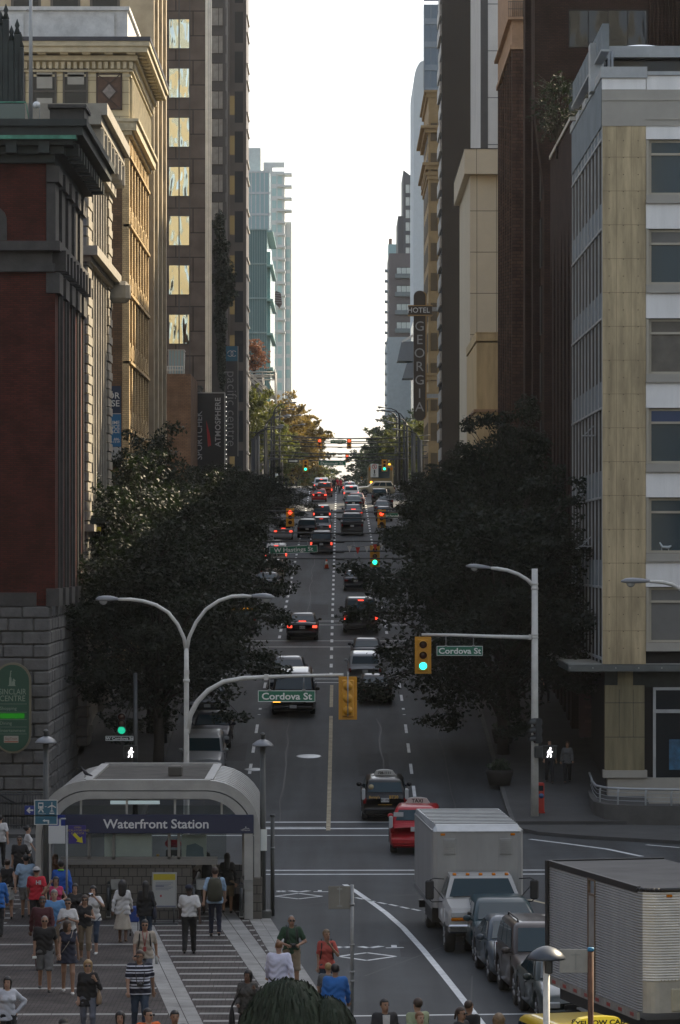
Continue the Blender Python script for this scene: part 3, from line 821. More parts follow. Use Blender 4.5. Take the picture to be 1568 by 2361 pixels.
b=MB();b.tube([(PX(505,324),324.6,PZ(480,324)),(PX(512,324),324.3,PZ(640,324)),(PX(508,324),324.6,PZ(890,324))],.06,6);b.build('stem',M_framew,R,True)
# ---- far left: teal glass block, hazy towers
M_teal=glass_mat('teal_glass',(0.15,0.27,0.28),0.12,wav=.02,wscale=.4)
M_tealbar=mat('teal_mullion',(.24,.35,.35),.5,vary=.1)
R=thing('teal_glass_block','teal glass office block with thin mullions and sloped street edge','building',(-10.5,520,18))
Yf=520;zt3=PZ(529,Yf)
b=MB();b.box(-50,PX(615,Yf),Yf,560,16,zt3);b.box(PX(614,Yf),PX(624,Yf+6),Yf+4,560,16,zt3-3);b.build('glass_wall',M_teal,R,True)
b=MB()
for k in range(9):x=PX(571+k*5.5,Yf);b.box(x-.04,x+.04,Yf-.15,Yf,16,zt3)
for k in range(9):
 z=zt3-k*5.15;b.box(-20,PX(615,Yf)+.05,Yf-.2,Yf,z-.12,z+.1)
 b.box(PX(615,Yf),PX(615,Yf)+.9,Yf+1,Yf+30,z-.3,z)
b.build('mullion',M_tealbar,R,True)
M_hazec=mat('pale_concrete',(0.44,0.47,0.47),0.8,vary=.1)
M_paleglass=glass_mat('pale_teal_glass',(.28,.42,.43),.15)
R=thing('concrete_core_tower','pale tower with a blank concrete core and glass curtain wall','building',(-20,820,18))
Yf=820
b=MB();b.box(-60,PX(601,Yf),Yf,850,18,PZ(341,Yf));b.build('core',M_hazec,R,True)
b=MB();b.box(-60,PX(622,Yf-6),Yf-6,Yf,18,PZ(402,Yf));b.build('glass_wall',M_paleglass,R,True)
b=MB()
for k in range(16):z=PZ(402,Yf)-k*5.0;b.box(-60,PX(622,Yf-6)+.1,Yf-6.2,Yf-6,z-.3,z+.2)
for k in range(6):x=PX(571+k*10,Yf);b.box(x-.12,x+.12,Yf-6.25,Yf-6,18,PZ(402,Yf))
b.build('mullion',M_hazec,R,True)
R=thing('balcony_tower','hazy apartment tower with open balconies sticking out over the street','building',(-14,900,18))
Yf=900;x1=PX(656,Yf)
b=MB();b.box(-40,PX(628,Yf),Yf,930,18,PZ(385,Yf));b.box(PX(628,Yf),x1,Yf,930,18,PZ(395,Yf));b.box(x1,PX(671,Yf),Yf+8,940,18,PZ(560-55,Yf));b.build('wall',M_hazec,R,True)
b=MB();b.box(PX(606,Yf),x1,Yf+1,Yf+2,PZ(385,Yf),PZ(373,Yf))
for k in range(14):b.box(PX(640,Yf),x1+(1.9 if k<4 else.2),Yf-1.4,Yf+5,PZ(400+28*k,Yf)-.4,PZ(400+28*k,Yf))
b.build('balcony',M_hazec,R,True)
simple_windows(R,('y',Yf,-1),[PX(632,Yf),PX(645,Yf)],[PZ(424+28*k,Yf)for k in range(18)],1.1,2.0,M_paleglass,.0)
simple_windows(R,('y',Yf+8,-1),[PX(663,Yf)],[PZ(560+28*k,Yf)for k in range(12)],1.0,2.2,M_paleglass,.0)
R=thing('sculpted_bracket','dark hanging bracket structure jutting from the pale towers','bracket',(PX(640,700),700,PZ(690,700)))
b=MB();b.prism([(-1.2,0),(.4,-1.8),(.9,-1.0),(.7,1.2),(-.2,1.6),(-1.2,1.2)],-.8,.8);b.build('hood',mat('weathered_dark_metal',(.10,.07,.06),.7,vary=.4,scale=2),R)
b=MB()
for k in range(5):b.tube([(-1.2,-.9,1.3-k*.5),(.8,-.9,1.0-k*.45)],.05,5)
b.build('strut',M_tube,R)
# ---- white steel roof truss over the left pavement
R=thing('steel_truss','white steel truss frame standing over the left pavement','truss',(-11,430,19))
M_truss=mat('white_steel',(.5,.5,.48),.5,vary=.1)
b=MB();Yt=430
def seg3(x0,y0,x1,y1,r,dy=0):b.tube([(PX(x0,Yt),Yt+dy,PZ(y0,Yt)),(PX(x1,Yt),Yt+dy,PZ(y1,Yt))],r,6)
for dy in(0,7):
 for q in((571,858,634,858),(571,869,634,869),(575,913,634,913),(580,950,632,950),(634,852,636,985),(573,855,575,990),(573,858,634,911),(575,872,634,918),(580,915,634,955),(585,925,630,962),(590,960,634,995),(605,858,606,990),(620,880,628,905)):
  seg3(*q,.09 if q[0]!=q[2]else.16,dy)
b.build('steelwork',M_truss,R,True)
b=MB()
for k in range(12):b.tube([(PX(556+k*4,Yt),Yt,PZ(985+k*4,Yt)),(PX(562+k*4,Yt),Yt+9,PZ(1000+k*4,Yt+9))],.12,5)
b.box(PX(556,Yt),PX(610,Yt),Yt,Yt+9,PZ(1035,Yt),PZ(1030,Yt));b.build('roof_slats',M_truss,R,True)
# ---- projecting shop signs and banners on the left
M_signdark=mat('sign_black',(0.022,0.024,0.028),.5,vary=.1)
M_letter=mat('letter_grey',(0.42,0.43,0.44),.6,vary=.05)
Yb=262;x0,x1=PX(447,Yb),PX(517,Yb);z0,z1=PZ(1088,Yb),PZ(907,Yb)
R=thing('billboard','big dark projecting sign with two vertical store names and edge bulbs','sign',((x0+x1)/2,Yb,z0))
b=MB();b.box(x0,x1,Yb,Yb+.5,z0,z1);b.build('panel',M_signdark,R,True)
b=MB()
for q in((x0-.04,x1+.04,z1,z1+.08),(x1,x1+.07,z0,z1)):b.box(q[0],q[1],Yb-.05,Yb+.55,q[2],q[3])
b.build('edge_trim',M_tube,R,True)
hw=(x1-x0)/2
text('SPORTCHEK',.66,M_letter,R,(-hw+.42,-.03,2.75),UPWARD,bold=.004)
text('ATMOSPHERE',.58,M_letter,R,(hw-.46,-.03,3.75),UPWARD,bold=.012,space=1.05)
b=MB();b.prism([(-.08,1.9),(.16,2.0),(.05,2.9),(-.22,3.9)],-.03,-.005);b.build('red_swoosh',mat('sign_red',(.45,.02,.03),.5,vary=0),R)
bm=MB();bm.ell((0,0,0),(.035,.035,.035),8,6);mb=bm.mesh('bulb',glow('bulb_glow',(1,.95,.85),1.0))
for k in range(16):inst(mb,'bulb',R,(hw+.16,-.05,.25+k*.36))
Yb=300;x0,x1=PX(521,Yb),PX(548,Yb);z0,z1=PZ(1052,Yb),PZ(798,Yb)
R=thing('vertical_banner','tall narrow grey banner sign with a teal logo square on top','sign',((x0+x1)/2,Yb,z0))
b=MB();b.box(x0,x1,Yb,Yb+.25,z0,z1-1.3);b.build('panel',mat('sign_charcoal',(.05,.055,.062),.5,vary=.05),R,True)
b=MB();b.box(x0,x1,Yb,Yb+.25,z1-1.3,z1);p=b.build('logo_square',mat('sign_teal',(.01,.13,.22),.5,vary=.05),R,True)
b=MB();b.box(x1,x1+.05,Yb-.03,Yb+.3,z0,z1);b.build('edge_trim',M_tube,R,True)
text('pacific centre',1.22,mat('letter_dim',(.30,.31,.32),.6,vary=0),R,(-.03,-.02,(z1-z0-1.3)*.5),DOWNWARD,bold=-.012,sx=1.0)
b=MB()
def ring(cx,cz,r,a0,a1,rr=.035,mi=0):b.tube([(x,-.02,z)for x,_,z in arc((cx,cz),r,a0,a1,14)],rr,6,mi)
hz=z1-z0-.65
ring(-.13,hz,.24,-150,180);ring(.17,hz,.24,40,320)
b.build('logo',mat('letter_white',(.5,.55,.58),.6,vary=0),R)
Yb=166.5;x0,x1=PX(236,Yb),PX(279,Yb);z0,z1=PZ(1060,Yb),PZ(890,Yb)
R=thing('lease_banner','blue hanging banner with white lettering sticking out beyond the quoined building','banner',(x1,Yb,z0))
b=MB();b.box(x0,x1,Yb,Yb+.06,PZ(954,Yb)+.03,z1);b.build('navy_panel',mat('banner_navy',(.012,.03,.075),.6,vary=.05),R,True)
b=MB();b.box(x0,x1,Yb,Yb+.06,PZ(1030,Yb),PZ(954,Yb)-.02);b.build('blue_panel',mat('banner_blue',(.02,.16,.36),.6,vary=.05),R,True)
b=MB();b.box(x0,x1,Yb,Yb+.06,z0,PZ(1031,Yb));b.build('white_panel',mat('banner_white',(.45,.47,.48),.6,vary=.05),R,True)
b=MB();b.box(x0,x1,Yb,Yb+.06,PZ(954,Yb)-.01,PZ(954,Yb)+.02);b.build('white_rule',mat('banner_white',(.45,.47,.48)),R,True)
ML2=mat('banner_letter',(.62,.66,.68),.6,vary=0)
for s_,y_,sz in(('FOR',908,.42),('LEASE',926,.42),('PRIME',970,.24),('OFFICE',980,.24),('SPACE',990,.24),('604-',1008,.16),('669-1119',1014,.16)):
 text(s_,sz,ML2,R,(-.06,-.01,PZ(y_,Yb)-z0-.1),align='RIGHT',bold=.004)
# ---------------------------------------------------------------- buildings on the right of the street
M_board=mat('board_marked_concrete',(0.43,0.35,0.215),0.9,vary=0.42,scale=2.2,bump=0.2,bscale=6,streak=.12)
M_whitep=mat('white_spandrel_panel',(0.80,0.80,0.785),0.6,vary=0.10,scale=1.4,streak=.15)
M_taupeb=mat('taupe_stucco_band',(0.36,0.345,0.305),0.8,vary=0.08,scale=.8)
M_bluegrey=mat('blue_grey_spandrel',(0.20,0.225,0.235),0.85,vary=0.15,scale=.7,spec=.1)
M_alu=mat('weathered_aluminium',(0.36,0.385,0.40),0.5,metal=.2,vary=.15,scale=1.5)
M_sideglass=glass_mat('taupe_curtain_glass',(0.066,0.060,0.052),0.8,wav=.0,spec=.04)
M_blueg=glass_mat('blue_office_glass',(0.03,0.055,0.07),0.06,wav=.015,wscale=.4)
M_cream2=mat('cream_sash_frame',(.40,.37,.30),.5,vary=.05)
R=thing('corner_office_building','pale modern corner office block with board-marked concrete pillar and white window bands','building',(XR,136.4,0))
Yf,Ye=136.4,154.0;front=('y',Yf,-1);side=('x',XR,-1)
def Z(y):return PZ(y,Yf)
xp1=PX(1489,Yf);XE=22.0
b=MB();b.box(XR+.35,XE,Yf+.35,Ye,.5,27.0);b.build('core',M_blackin,R,True)
b=MB();b.box(XR+.02,xp1,Yf,Yf+.5,Z(1531),Z(291));
P_=b.build('concrete_pillar',M_board,R,True)
b=MB()
hx=MB()
z=Z(1531)+.62
while z<Z(296):
 for u in(.28,.84,1.42):b.lathe([(.022,-.006),(.022,0.004)],(XR+u,Yf-.003,z),6,axis='y')
 z+=.665
b.build('tie_hole',mat('tie_hole',(.10,.08,.05),.9,vary=0),P_,True)
z=Z(1531)+1.3
while z<Z(296):hx.box(XR+.03,xp1,Yf-.006,Yf,z,z+.016);z+=1.33
for u in(.56,1.14):hx.box(XR+u,XR+u+.012,Yf-.005,Yf,Z(1531),Z(291))
hx.build('form_joint',mat('form_joint',(.20,.165,.10),.9,vary=.1),P_,True)
b=MB();b.box(XR,XE,Yf-.02,Yf+.6,Z(290.5),Z(206.7));b.box(XR+.03,XE,Yf-.05,Yf-.02,Z(232),Z(228));b.box(xp1,XE,Yf-.05,Yf-.02,Z(276),Z(273));b.build('taupe_band',M_taupeb,R,True)
b=MB();b.box(XR,xp1,Yf-.03,Yf+.6,Z(206.5),Z(180.5));b.box(xp1+.03,XE,Yf-.0,Yf+.6,Z(206.5),Z(174));b.build('white_band',M_whitep,R,True)
b=MB();b.box(XR-.06,xp1+.05,Yf-.12,Yf+.8,Z(180),Z(154.6));b.box(xp1+.06,XE,Yf-.08,Yf+.8,Z(173.5),Z(165));
for k in range(9):
 y0=Yf+.9+k*1.92;b.box(XR-.06,XR+.5,y0,y0+1.86,Z(180),Z(154.6)-.28*(k%2)-.1)
b.build('parapet',M_alu,R,True)
# front windows with their sills and spandrels
w0,wz=2.17,3.52
zs=[Z(449+206.5*k)for k in range(6)]
ww=windows(R,('y',Yf+.28,-1),[PX(1497,Yf)+1.45,PX(1497,Yf)+4.4,PX(1497,Yf)+7.35],zs,2.9,w0,M_blueg,M_cream2,.10,.0,1,1)
b=MB()
for k,z in enumerate(zs):
 b.box(xp1+.02,XE,Yf+.12,Yf+.3,z+w0*.76,z+w0*.76+.09)if False else None
b2=MB()
for k,z in enumerate(zs):
 b.box(xp1+.01,XE,Yf+.02,Yf+.5,z+w0+.02,z+w0+.08+(.66 if k==0 else 1.2))
 b2.box(xp1+.01,XE,Yf-.06,Yf+.5,z-.28,z-.01);b2.box(xp1+.01,XE,Yf-.10,Yf+.5,z-.34,z-.28)
b.build('white_spandrel',M_whitep,R,True)
b2.build('sill',M_taupeb,R,True)
b=MB();g=MB()
for z in zs:
 b=MB();b.box(xp1+.12,xp1+3.0,Yf+.16,Yf+.26,z+w0*.72,z+w0*.72+.09);b.box(xp1+.02,xp1+.12,Yf+.02,Yf+.5,z,z+w0);b.build('transom',M_cream2,R,True)
# blinds and things on the window sills behind the glass
M_blindg=mat('grey_blind',(.16,.16,.15),.7,vary=.08);M_blueblind=mat('blue_film',(.02,.05,.13),.4,vary=.05)
for k,(m_,y0,y1)in enumerate(((M_blueg,0,0),(M_blindg,.74,.97),(mat('taupe_blind',(.13,.12,.10),.7,vary=.2),.05,.97),(M_blueblind,.76,.97),(M_blueg,0,0),(M_blindg,.05,.97))):
 if y1:
  b=MB();b.box(xp1+.2,xp1+2.9,Yf+.225,Yf+.243,zs[k]+w0*y0,zs[k]+w0*y1);b.build('blind',m_,R,True)
b=MB();zq=zs[4]+.12;xq=PX(1528,Yf)
b.tube([(xq-.1,Yf+.2,zq+.3),(xq+.0,Yf+.2,zq+.12),(xq+.25,Yf+.2,zq+.1),(xq+.36,Yf+.2,zq+.17)],[.03,.06,.07,.03],6);b.tube([(xq-.02,Yf+.2,zq+.1),(xq-.02,Yf+.2,zq-.02)],.018,5);b.tube([(xq+.25,Yf+.2,zq+.1),(xq+.25,Yf+.2,zq-.02)],.018,5)
o=b.build('animal_figurine',mat('pale_ceramic',(.42,.47,.48),.3,vary=.1),None);tag(o,'small pale four-legged ceramic figurine on an office window sill','figurine')
# street side: curtain wall of fins
b=MB();c=MB();g=MB()
lev=[Z(449+206.5*k)+w0+.1 for k in range(-1,6)]+[Z(1531)+.3]
g.box(XR+.05,XR+.3,Yf+.4,Ye,Z(1531),Z(205))
for k in range(10):
 y0=Yf+.02+k*1.94;b.box(XR,XR+.32,y0,y0+.22,Z(1531),Z(205))
 for zz in lev[:-1]:c=MB();c.box(XR+.03,XR+.3,y0+.23,min(y0+1.93,Ye),zz-.05,zz+.98);c.build('side_spandrel',M_bluegrey,R,True)
c=MB()
for zz in lev:b.box(XR-.03,XR+.3,Yf+.1,Ye,zz-.14,zz-.05)
c.box(XR-.02,XR+.3,Yf+.1,Ye,Z(290),Z(180))
b.build('fin',M_alu,R,True);c.build('side_spandrel',M_bluegrey,R,True);g.build('side_glass',M_sideglass,R,True)
b=MB()
for(yy,zz)in((140.2,PZ(1010,140)),(144,PZ(1270,144)),(141.5,PZ(1265,141.5)),(148,PZ(1460,146))):b.tube([(XR-.05,yy,zz+.5),(XR-.45,yy,zz+.1)],.02,5);b.box(XR-.5,XR-.05,yy-.5,yy+.5,zz+.08,zz+.12)
b.build('open_casement',M_alu,R,True)
# penthouse with pale canopy beams and a dome roof light
b=MB();zr1,zr0=PZ(106,141),PZ(132,141)
b.box(PX(1405,141),XE,141,150,zr0,zr1);b.box(PX(1361,140),PX(1392,140),140,141,28.9,PZ(99,140));b.box(PX(1392,140),PX(1404,140),140.4,140.9,PZ(131,140),PZ(107,140))
for x in(1403,1411):b.tube([(PX(x,140.8),140.8,28.4),(PX(x,140.8),140.8,zr0+.2)],.07,6)
b.build('roof_canopy',M_alu,R,True)
b=MB();b.box(PX(1395,142),XE,141.6,151,27,zr0);b.build('penthouse_glass',M_dark,R,True)
b=MB();xc_=PX(1484,142);r_=75*142/F
V=[(r_*1.08,0),(r_*1.08,.05),(r_,.10),(r_*.85,.2),(r_*.6,.30),(r_*.3,.36),(.01,.38)]
b.lathe(V,(xc_,143.5,zr1),32);b.build('dome_roof_light',glass_mat('dome_acrylic',(.35,.42,.5),.12),R,True)
# ground floor: glazed canopy, stone pillar, shop window
M_stonep=mat('ground_stone_panel',(0.20,0.175,0.105),0.85,vary=0.3,scale=3,bump=.1,streak=.1)
b=MB();b.box(XR-1.35,XE,Yf-.55,Ye,Z(1547),Z(1532));b.build('canopy',mat('canopy_metal',(.10,.115,.12),.4,metal=.4,vary=.2),R,True)
b=MB()
for k in range(12):b.box(XR-1.3,XE,Yf+.2+k*1.45,Yf+.26+k*1.45,Z(1532),Z(1530))
for k in range(14):x=XR-1.3+k*.9;b.ell((x,Yf-.56,Z(1539)),(.03,.02,.03),6,4)
b.build('canopy_bar',M_tube,R,True)
b=MB();x0,x1=PX(1395,Yf),PX(1486,Yf)
b.box(x0,x1,Yf-.02,Yf+.5,Z(1776),Z(1580));b.box(x0+.5,x0+1.1,Yf-.02,Yf+.5,Z(1580),Z(1548))
p2=b.build('stone_pillar',M_stonep,R,True)
b=MB()
for y_ in(1621,1700):b.box(x0,x1,Yf-.03,Yf-.02,Z(y_),Z(y_)+.02)
for u in(.55,1.1):b.box(x0+u,x0+u+.015,Yf-.03,Yf-.02,Z(1700),Z(1590))
b.build('panel_joint',M_blackin,p2,True)
b=MB();b.box(x0-.08,x1+.1,Yf-.12,Yf+.5,Z(1793),Z(1776));b.box(x0+.1,XE,Yf-.02,Yf+.5,0,Z(1793));b.build('plinth',M_taupeb,R,True)
b=MB();b.box(x0,x0+.5,Yf+.05,Yf+.5,Z(1580),Z(1548));b.box(x0+1.1,x1,Yf+.05,Yf+.5,Z(1580),Z(1548));b.box(x1,XE,Yf+.1,Yf+.4,Z(1585),Z(1548));b.build('dark_lintel',M_copper,R,True)
fr=windows(R,('y',Yf+.1,-1),[PX(1506,Yf)+1.6],[Z(1815)],3.2,Z(1585)-Z(1815),glass_mat('shop_glass',(.015,.02,.024),.04),M_alu,.11,.0,1,1,name='shop_window')
b=MB();zb_=Z(1644);b.box(PX(1506,Yf),PX(1506,Yf)+3.2,Yf-.02,Yf+.1,zb_,zb_+.14);b.build('transom',M_alu,R,True)
b=MB();b.box(PX(1543,Yf),PX(1575,Yf),Yf+.035,Yf+.05,Z(1775),Z(1705));b.build('poster',mat('poster_blue',(.02,.10,.19),.5,vary=.6,scale=3),R,True)
# round-cornered ramp wall with handrail
R2=thing('ramp_wall','dark curved concrete ramp wall at the pale office corner','wall',(XR,131,0))
b=MB();path=[(9.9,139),(9.65,134),(9.6,131.5),(9.9,130.1),(10.7,129.5),(12,129.2),(16,128.7),(30,127)]
V=[];Fc=[]
for(x,y)in path:V+=[(x,y,-.1),(x,y,.85),(x+.25,y+.25,.85),(x+.25,y+.25,-.1)]
for i in range(len(path)-1):
 a,c=4*i,4*i+4
 Fc+=[(a,c,c+1,a+1),(a+1,c+1,c+2,a+2),(a+2,c+2,c+3,a+3)]
b.add(V,Fc);b.build('wall',mat('dark_concrete',(.085,.085,.082),.9,vary=.25,scale=1),R2,True)
t=thing('handrail','grey metal handrail on bent posts along the curved ramp wall','railing',(XR,130,.85))
b=MB();b.tube([(x+.1,y+.1,1.45)for x,y in path],.045,8);b.build('top_rail',M_alu,t,True)
b=MB()
for dz in(1.0,1.15,1.3):b.tube([(x+.14,y+.14,dz)for x,y in path],.012,5)
b.build('cable',M_alu,t,True)
for(x,y)in((9.72,131),(10.3,129.75),(11.3,129.35),(12.25,129.2),(13.3,129.05)):
 b=MB();b.tube([(x+.1,y+.08,.62),(x+.1,y+.08,1.3),(x+.13,y+.1,1.42)],.04,6);b.build('post',M_alu,t,True)
# ---- unseen tower added right of the picture to keep the plaza in shade
R=thing('shade_tower','plain tall unseen tower added right of the pale corner block to shade the plaza','building',(24,137,0))
b=MB();b.box(24,90,137,172,0,82);b.build('wall',M_taupeb,R,True)
windows(R,('y',137,-1),[26+4*k for k in range(8)],[4+7.0*k for k in range(10)],2.6,2.2,M_dark,M_framew)
# ---- low brown brick building with a sunlit coping and roof tree
M_dkbrick=brick_mat('dark_brown_brick',(0.050,0.028,0.022),(0.036,0.021,0.018),(0.02,0.016,0.015),.24,.085,.012)
R=thing('fluted_brick_building','dark brown brick building with tall pointed flutes and a bright coping','building',(XR,154.2,0))
b=MB();b.box(XR+.35,40,154.2,169.5,1,29.5)
for k in range(6):
 y0=154.2+k*2.62
 b.box(XR,XR+.4,y0,y0+1.3,1,29.5)
 b.prism([(y0+1.28,25.5),(y0+2.64,25.5-0.0),(y0+2.64,29.5),(y0+1.28,29.5)],XR,XR+.4,'yz')
 b.prism([(y0+1.28,22.5),(y0+1.96,25.5),(y0+1.28,25.5)],XR,XR+.4,'yz');b.prism([(y0+2.64,22.5),(y0+2.64,25.5),(y0+1.96,25.5)],XR,XR+.4,'yz')
b.build('wall',M_dkbrick,R,True)
b=MB();b.box(XR-.08,XR+.3,154.2,169.6,29.5,29.68);b.build('coping',mat('pale_coping',(.45,.42,.36),.6,vary=.1),R,True)
# ---- brown brick tower behind, with the big windows
R=thing('brown_brick_tower','dark brown brick tower with wide dark windows and a flared corner','building',(XR,183.5,0))
b=MB();b.box(XR+.5,60,183.5,195,2,44)
b.prism([(XR+.02,31.5),(XR+.02,44),(XR+.52,44),(XR+.52,29.5)],183.52,195,'xz')if False else None
b.box(XR,XR+.5,183.5,185,33.6,44);b.box(XR,XR+.5,193,195,2,44);b.box(XR+.1,XR+.5,187,188.5,2,44)
V=[(XR,183.5,33.6),(XR+.5,183.5,29.5),(XR+.5,185,29.5),(XR,185,33.6),(XR+.5,183.5,33.6),(XR+.5,185,33.6)]
b.add(V,[(0,1,4),(3,5,2),(0,3,2,1)]);b.build('wall',M_dkbrick,R,True)
M_towerglass=glass_mat('tower_glass',(.012,.014,.016),.04,wav=.15,wscale=.7,spec=.5)
x0,x1=PX(1311,183.5),PX(1493,183.5)
for zb0,zb1 in((PZ(110,183.5),PZ(22,183.5)),(PZ(275,183.5),PZ(190,183.5))):
 windows(R,('y',183.5,-1),[(x0+x1)/2],[zb0],x1-x0,zb1-zb0,M_towerglass,M_blackin,.05,-.02,4,1)
b=MB()
for k in range(9):b.box(x1+.1+k*.2,x1+.18+k*.2,183.35,183.51,30,44)
b.build('fluting',M_dkbrick,R,True)
simple_windows(R,('x',XR+.5,-1),[186,190.7],[4+3.6*k for k in range(11)],1.4,2.6,M_blackin,.0)
# ---- older brick building with tan cornice
M_tan=mat('tan_terracotta',(0.30,0.20,0.13),.8,vary=.2,scale=1.5)
M_oldbrick=brick_mat('old_brown_brick',(0.095,0.056,0.042),(0.06,0.036,0.029),(0.045,0.032,0.026),.5,.2,.03,.4)
R=thing('old_brick_building','old brown brick block with tan terracotta top and iron balcony','building',(XR,207.8,0))
Yf,Ye=207.8,226.4
b=MB();b.box(XR+.35,40,Yf,Ye,4,PZ(110,Yf))
for k in range(7):b.box(XR,XR+.4,Yf+k*3.0,Yf+.7+k*3.0,4,PZ(110,Yf))
b.build('wall',M_oldbrick,R,True)
b=MB();b.box(XR,40,Yf,Ye,PZ(110,Yf),46.5);b.box(XR-.25,XR+3,Yf-.3,Ye,PZ(46,Yf),PZ(40,Yf));b.box(XR-.12,XR+3,Yf-.15,Ye,PZ(110,Yf)-.1,PZ(104,Yf));b.build('cornice',M_tan,R,True)
b=MB()
for k in range(9):b.tube([(XR-.2+k*.12,Yf-.28,PZ(40,Yf)),(XR-.2+k*.12,Yf-.28,PZ(5,Yf))],.02,5)
for y_ in(5,22):b.tube([(XR-.25,Yf-.28,PZ(y_,Yf)),(XR+.9,Yf-.28,PZ(y_,Yf))],.02,5)
b.build('railing',M_framew,R,True)
simple_windows(R,('x',XR+.35,-1),[Yf+1.85+k*3.0 for k in range(6)],[7+k*3.6 for k in range(10)],1.5,2.2,M_dark,.0)
# ---- stained low building lit by the sun, cream panelled block, white tower
M_stain=mat('stained_stucco',(0.46,0.36,0.21),.85,vary=.28,scale=1.1,bump=.1,streak=.15)
M_creamp=mat('cream_wall_panel',(0.60,0.52,0.385),.7,vary=.05,scale=.5)
R=thing('stained_low_building','low ochre building with a dirt streaked side wall','building',(XR,243,0))
Yf=243;x0=PX(1099,Yf)
b=MB();b.box(x0,30,Yf,262,6,PZ(790,Yf));b.build('wall',M_stain,R,True)
b=MB();b.box(x0-.05,30,Yf-.05,262,PZ(786,Yf),PZ(768,Yf));b.box(x0-.05,30,Yf-.08,262,PZ(768,Yf),PZ(766,Yf));b.build('parapet',M_stain,R,True)
b=MB();b.box(x0-.2,30,Yf-.2,262,PZ(950,Yf),PZ(944,Yf));b.build('ledge',M_tan,R,True)
R=thing('cream_panel_block','cream panelled block with a projecting square cap','building',(XR,275.6,0))
Yf=275.6;x0=PX(1084,Yf)
b=MB();b.box(x0,40,Yf,300,8,PZ(402,Yf));b.build('wall',M_creamp,R,True)
b=MB();b.box(PX(1071,Yf-1),40,Yf-1,300,PZ(404,Yf),PZ(347,Yf));b.build('cap',M_creamp,R,True)
b=MB();b.box(PX(1071,Yf-1)-.05,40,Yf-1.05,300,PZ(347,Yf),PZ(345,Yf));b.build('coping',M_stonesm,R,True)
b=MB()
for k in range(7):z=PZ(487+95*k,Yf);b.box(x0,40,Yf-.015,Yf,z,z+.05)
for x in(1099,1144):b.box(PX(x,Yf),PX(x,Yf)+.04,Yf-.015,Yf,8,PZ(404,Yf))
b.box(PX(1097,Yf),PX(1097,Yf)+.04,Yf-1.015,Yf-1,PZ(404,Yf),PZ(347,Yf));b.build('panel_joint',mat('joint_dark_tan',(.16,.14,.10),.9,vary=0),R,True)  # joint lines in a darker tan than the panels
R=thing('white_concrete_tower','plain white concrete tower rising behind the cream panelled block','building',(12,302,0))
Yf=302;x0=PX(1108,Yf)
b=MB();b.box(x0,40,Yf,325,10,68);b.build('wall',mat('white_concrete',(.74,.73,.69),.8,vary=.08,scale=.3),R,True)
b=MB()
for k in range(5):z=PZ(118+108*(k-1),Yf);b.box(x0,40,Yf-.02,Yf,z,z+.06)
b.box(x0,PX(1125,Yf),Yf-.04,Yf-.0,10,68);b.build('panel_joint',M_taupe,R,True)  # besides the joints, the wide taupe strip paints in the shaded left face
R=thing('sun_gap_block','plain tall hidden block added behind the low ochre building to keep sun off the road','building',(21,238,0))  # hidden block added to stop sunlight reaching the road through the gap
b=MB();b.box(21,80,238,300,6,64);b.build('wall',M_taupe,R,True)
windows(R,('y',238,-1),[24+4*k for k in range(5)],[20+8*k for k in range(5)],2.4,2.2,M_dark,M_framew)
# ---- black tower with serrated bright edge
R=thing('charcoal_tower','tall charcoal tower with a serrated bright edge toward the street','building',(XR,350.5,0))
Yf=350.5
b=MB();b.box(XR,40,Yf,362,12,100);b.build('wall',mat('charcoal_cladding',(0.024,0.023,0.023),.7,vary=.1,scale=.4,spec=.12),R,True)
b=MB()
for k in range(44):z=14+k*1.95;b.box(XR-(.22 if k%3 else.10),XR,Yf+.6,Yf+10,z,z+1.2)
b.build('serrated_fin',mat('pale_edge_fin',(.42,.41,.39),.5,vary=.2),R,True)
# ---- ochre hotel with cornices
M_ochre=mat('ochre_stone',(0.36,0.25,0.12),.85,vary=.2,scale=.8)
R=thing('ochre_hotel','ochre stone hotel with two stepped cornices facing the street','building',(XR,405,0))
Yf=405;x0=PX(988,Yf)
b=MB();b.box(x0,40,Yf,428,14,PZ(208,Yf));b.build('wall',M_ochre,R,True)
b=MB()
for y_,d in((208,.5),(290,.9),(375,.7),(398,.35),(860,.3),(905,.25)):b.box(x0-d,40,Yf-d*.6,428,PZ(y_+6,Yf),PZ(y_,Yf));b.box(x0-d*.5,40,Yf-d*.3,428,PZ(y_+16,Yf),PZ(y_+6,Yf))
b.build('cornice',M_ochre,R,True)
simple_windows(R,('x',x0,-1),[407.5+3.2*k for k in range(6)],[20+3.5*k for k in range(12)],1.3,2.2,mat('ochre_window',(.12,.085,.045),.5,vary=.1),.0)
simple_windows(R,('y',Yf,-1),[PX(1001,Yf)],[20+3.5*k for k in range(12)],.8,2.1,MATS['ochre_window'],.0)
# ---- hotel blade sign
Ys=396;x0,x1=PX(954,Ys),PX(981,Ys);zb_,zt_=PZ(970,Ys),PZ(670,Ys);r=(x1-x0)/2;xc_=(x0+x1)/2
R=thing('hotel_sign','tall round-ended dark blade sign with a cross bar and letters running down it','sign',(xc_,Ys,zb_))
hh=zt_-zb_
P=[(r*math.cos(a),hh-r+r*math.sin(a))for a in np.linspace(0,math.pi,12)]+[(r*math.cos(a),r+r*math.sin(a))for a in np.linspace(math.pi,2*math.pi,12)]
M_sbrown=mat('sign_brown_black',(.040,.028,.019),.5,vary=.1);M_sgold=mat('sign_gold_edge',(.36,.22,.08),.45,metal=.4,vary=.1)
b=MB();b.prism(P,0,.9);b.build('blade',M_sbrown,R)
b=MB();P2=[(x*1.06+.1,z)for x,z in P];b.prism(P2,.12,.8);b.build('gold_edge',M_sgold,R)
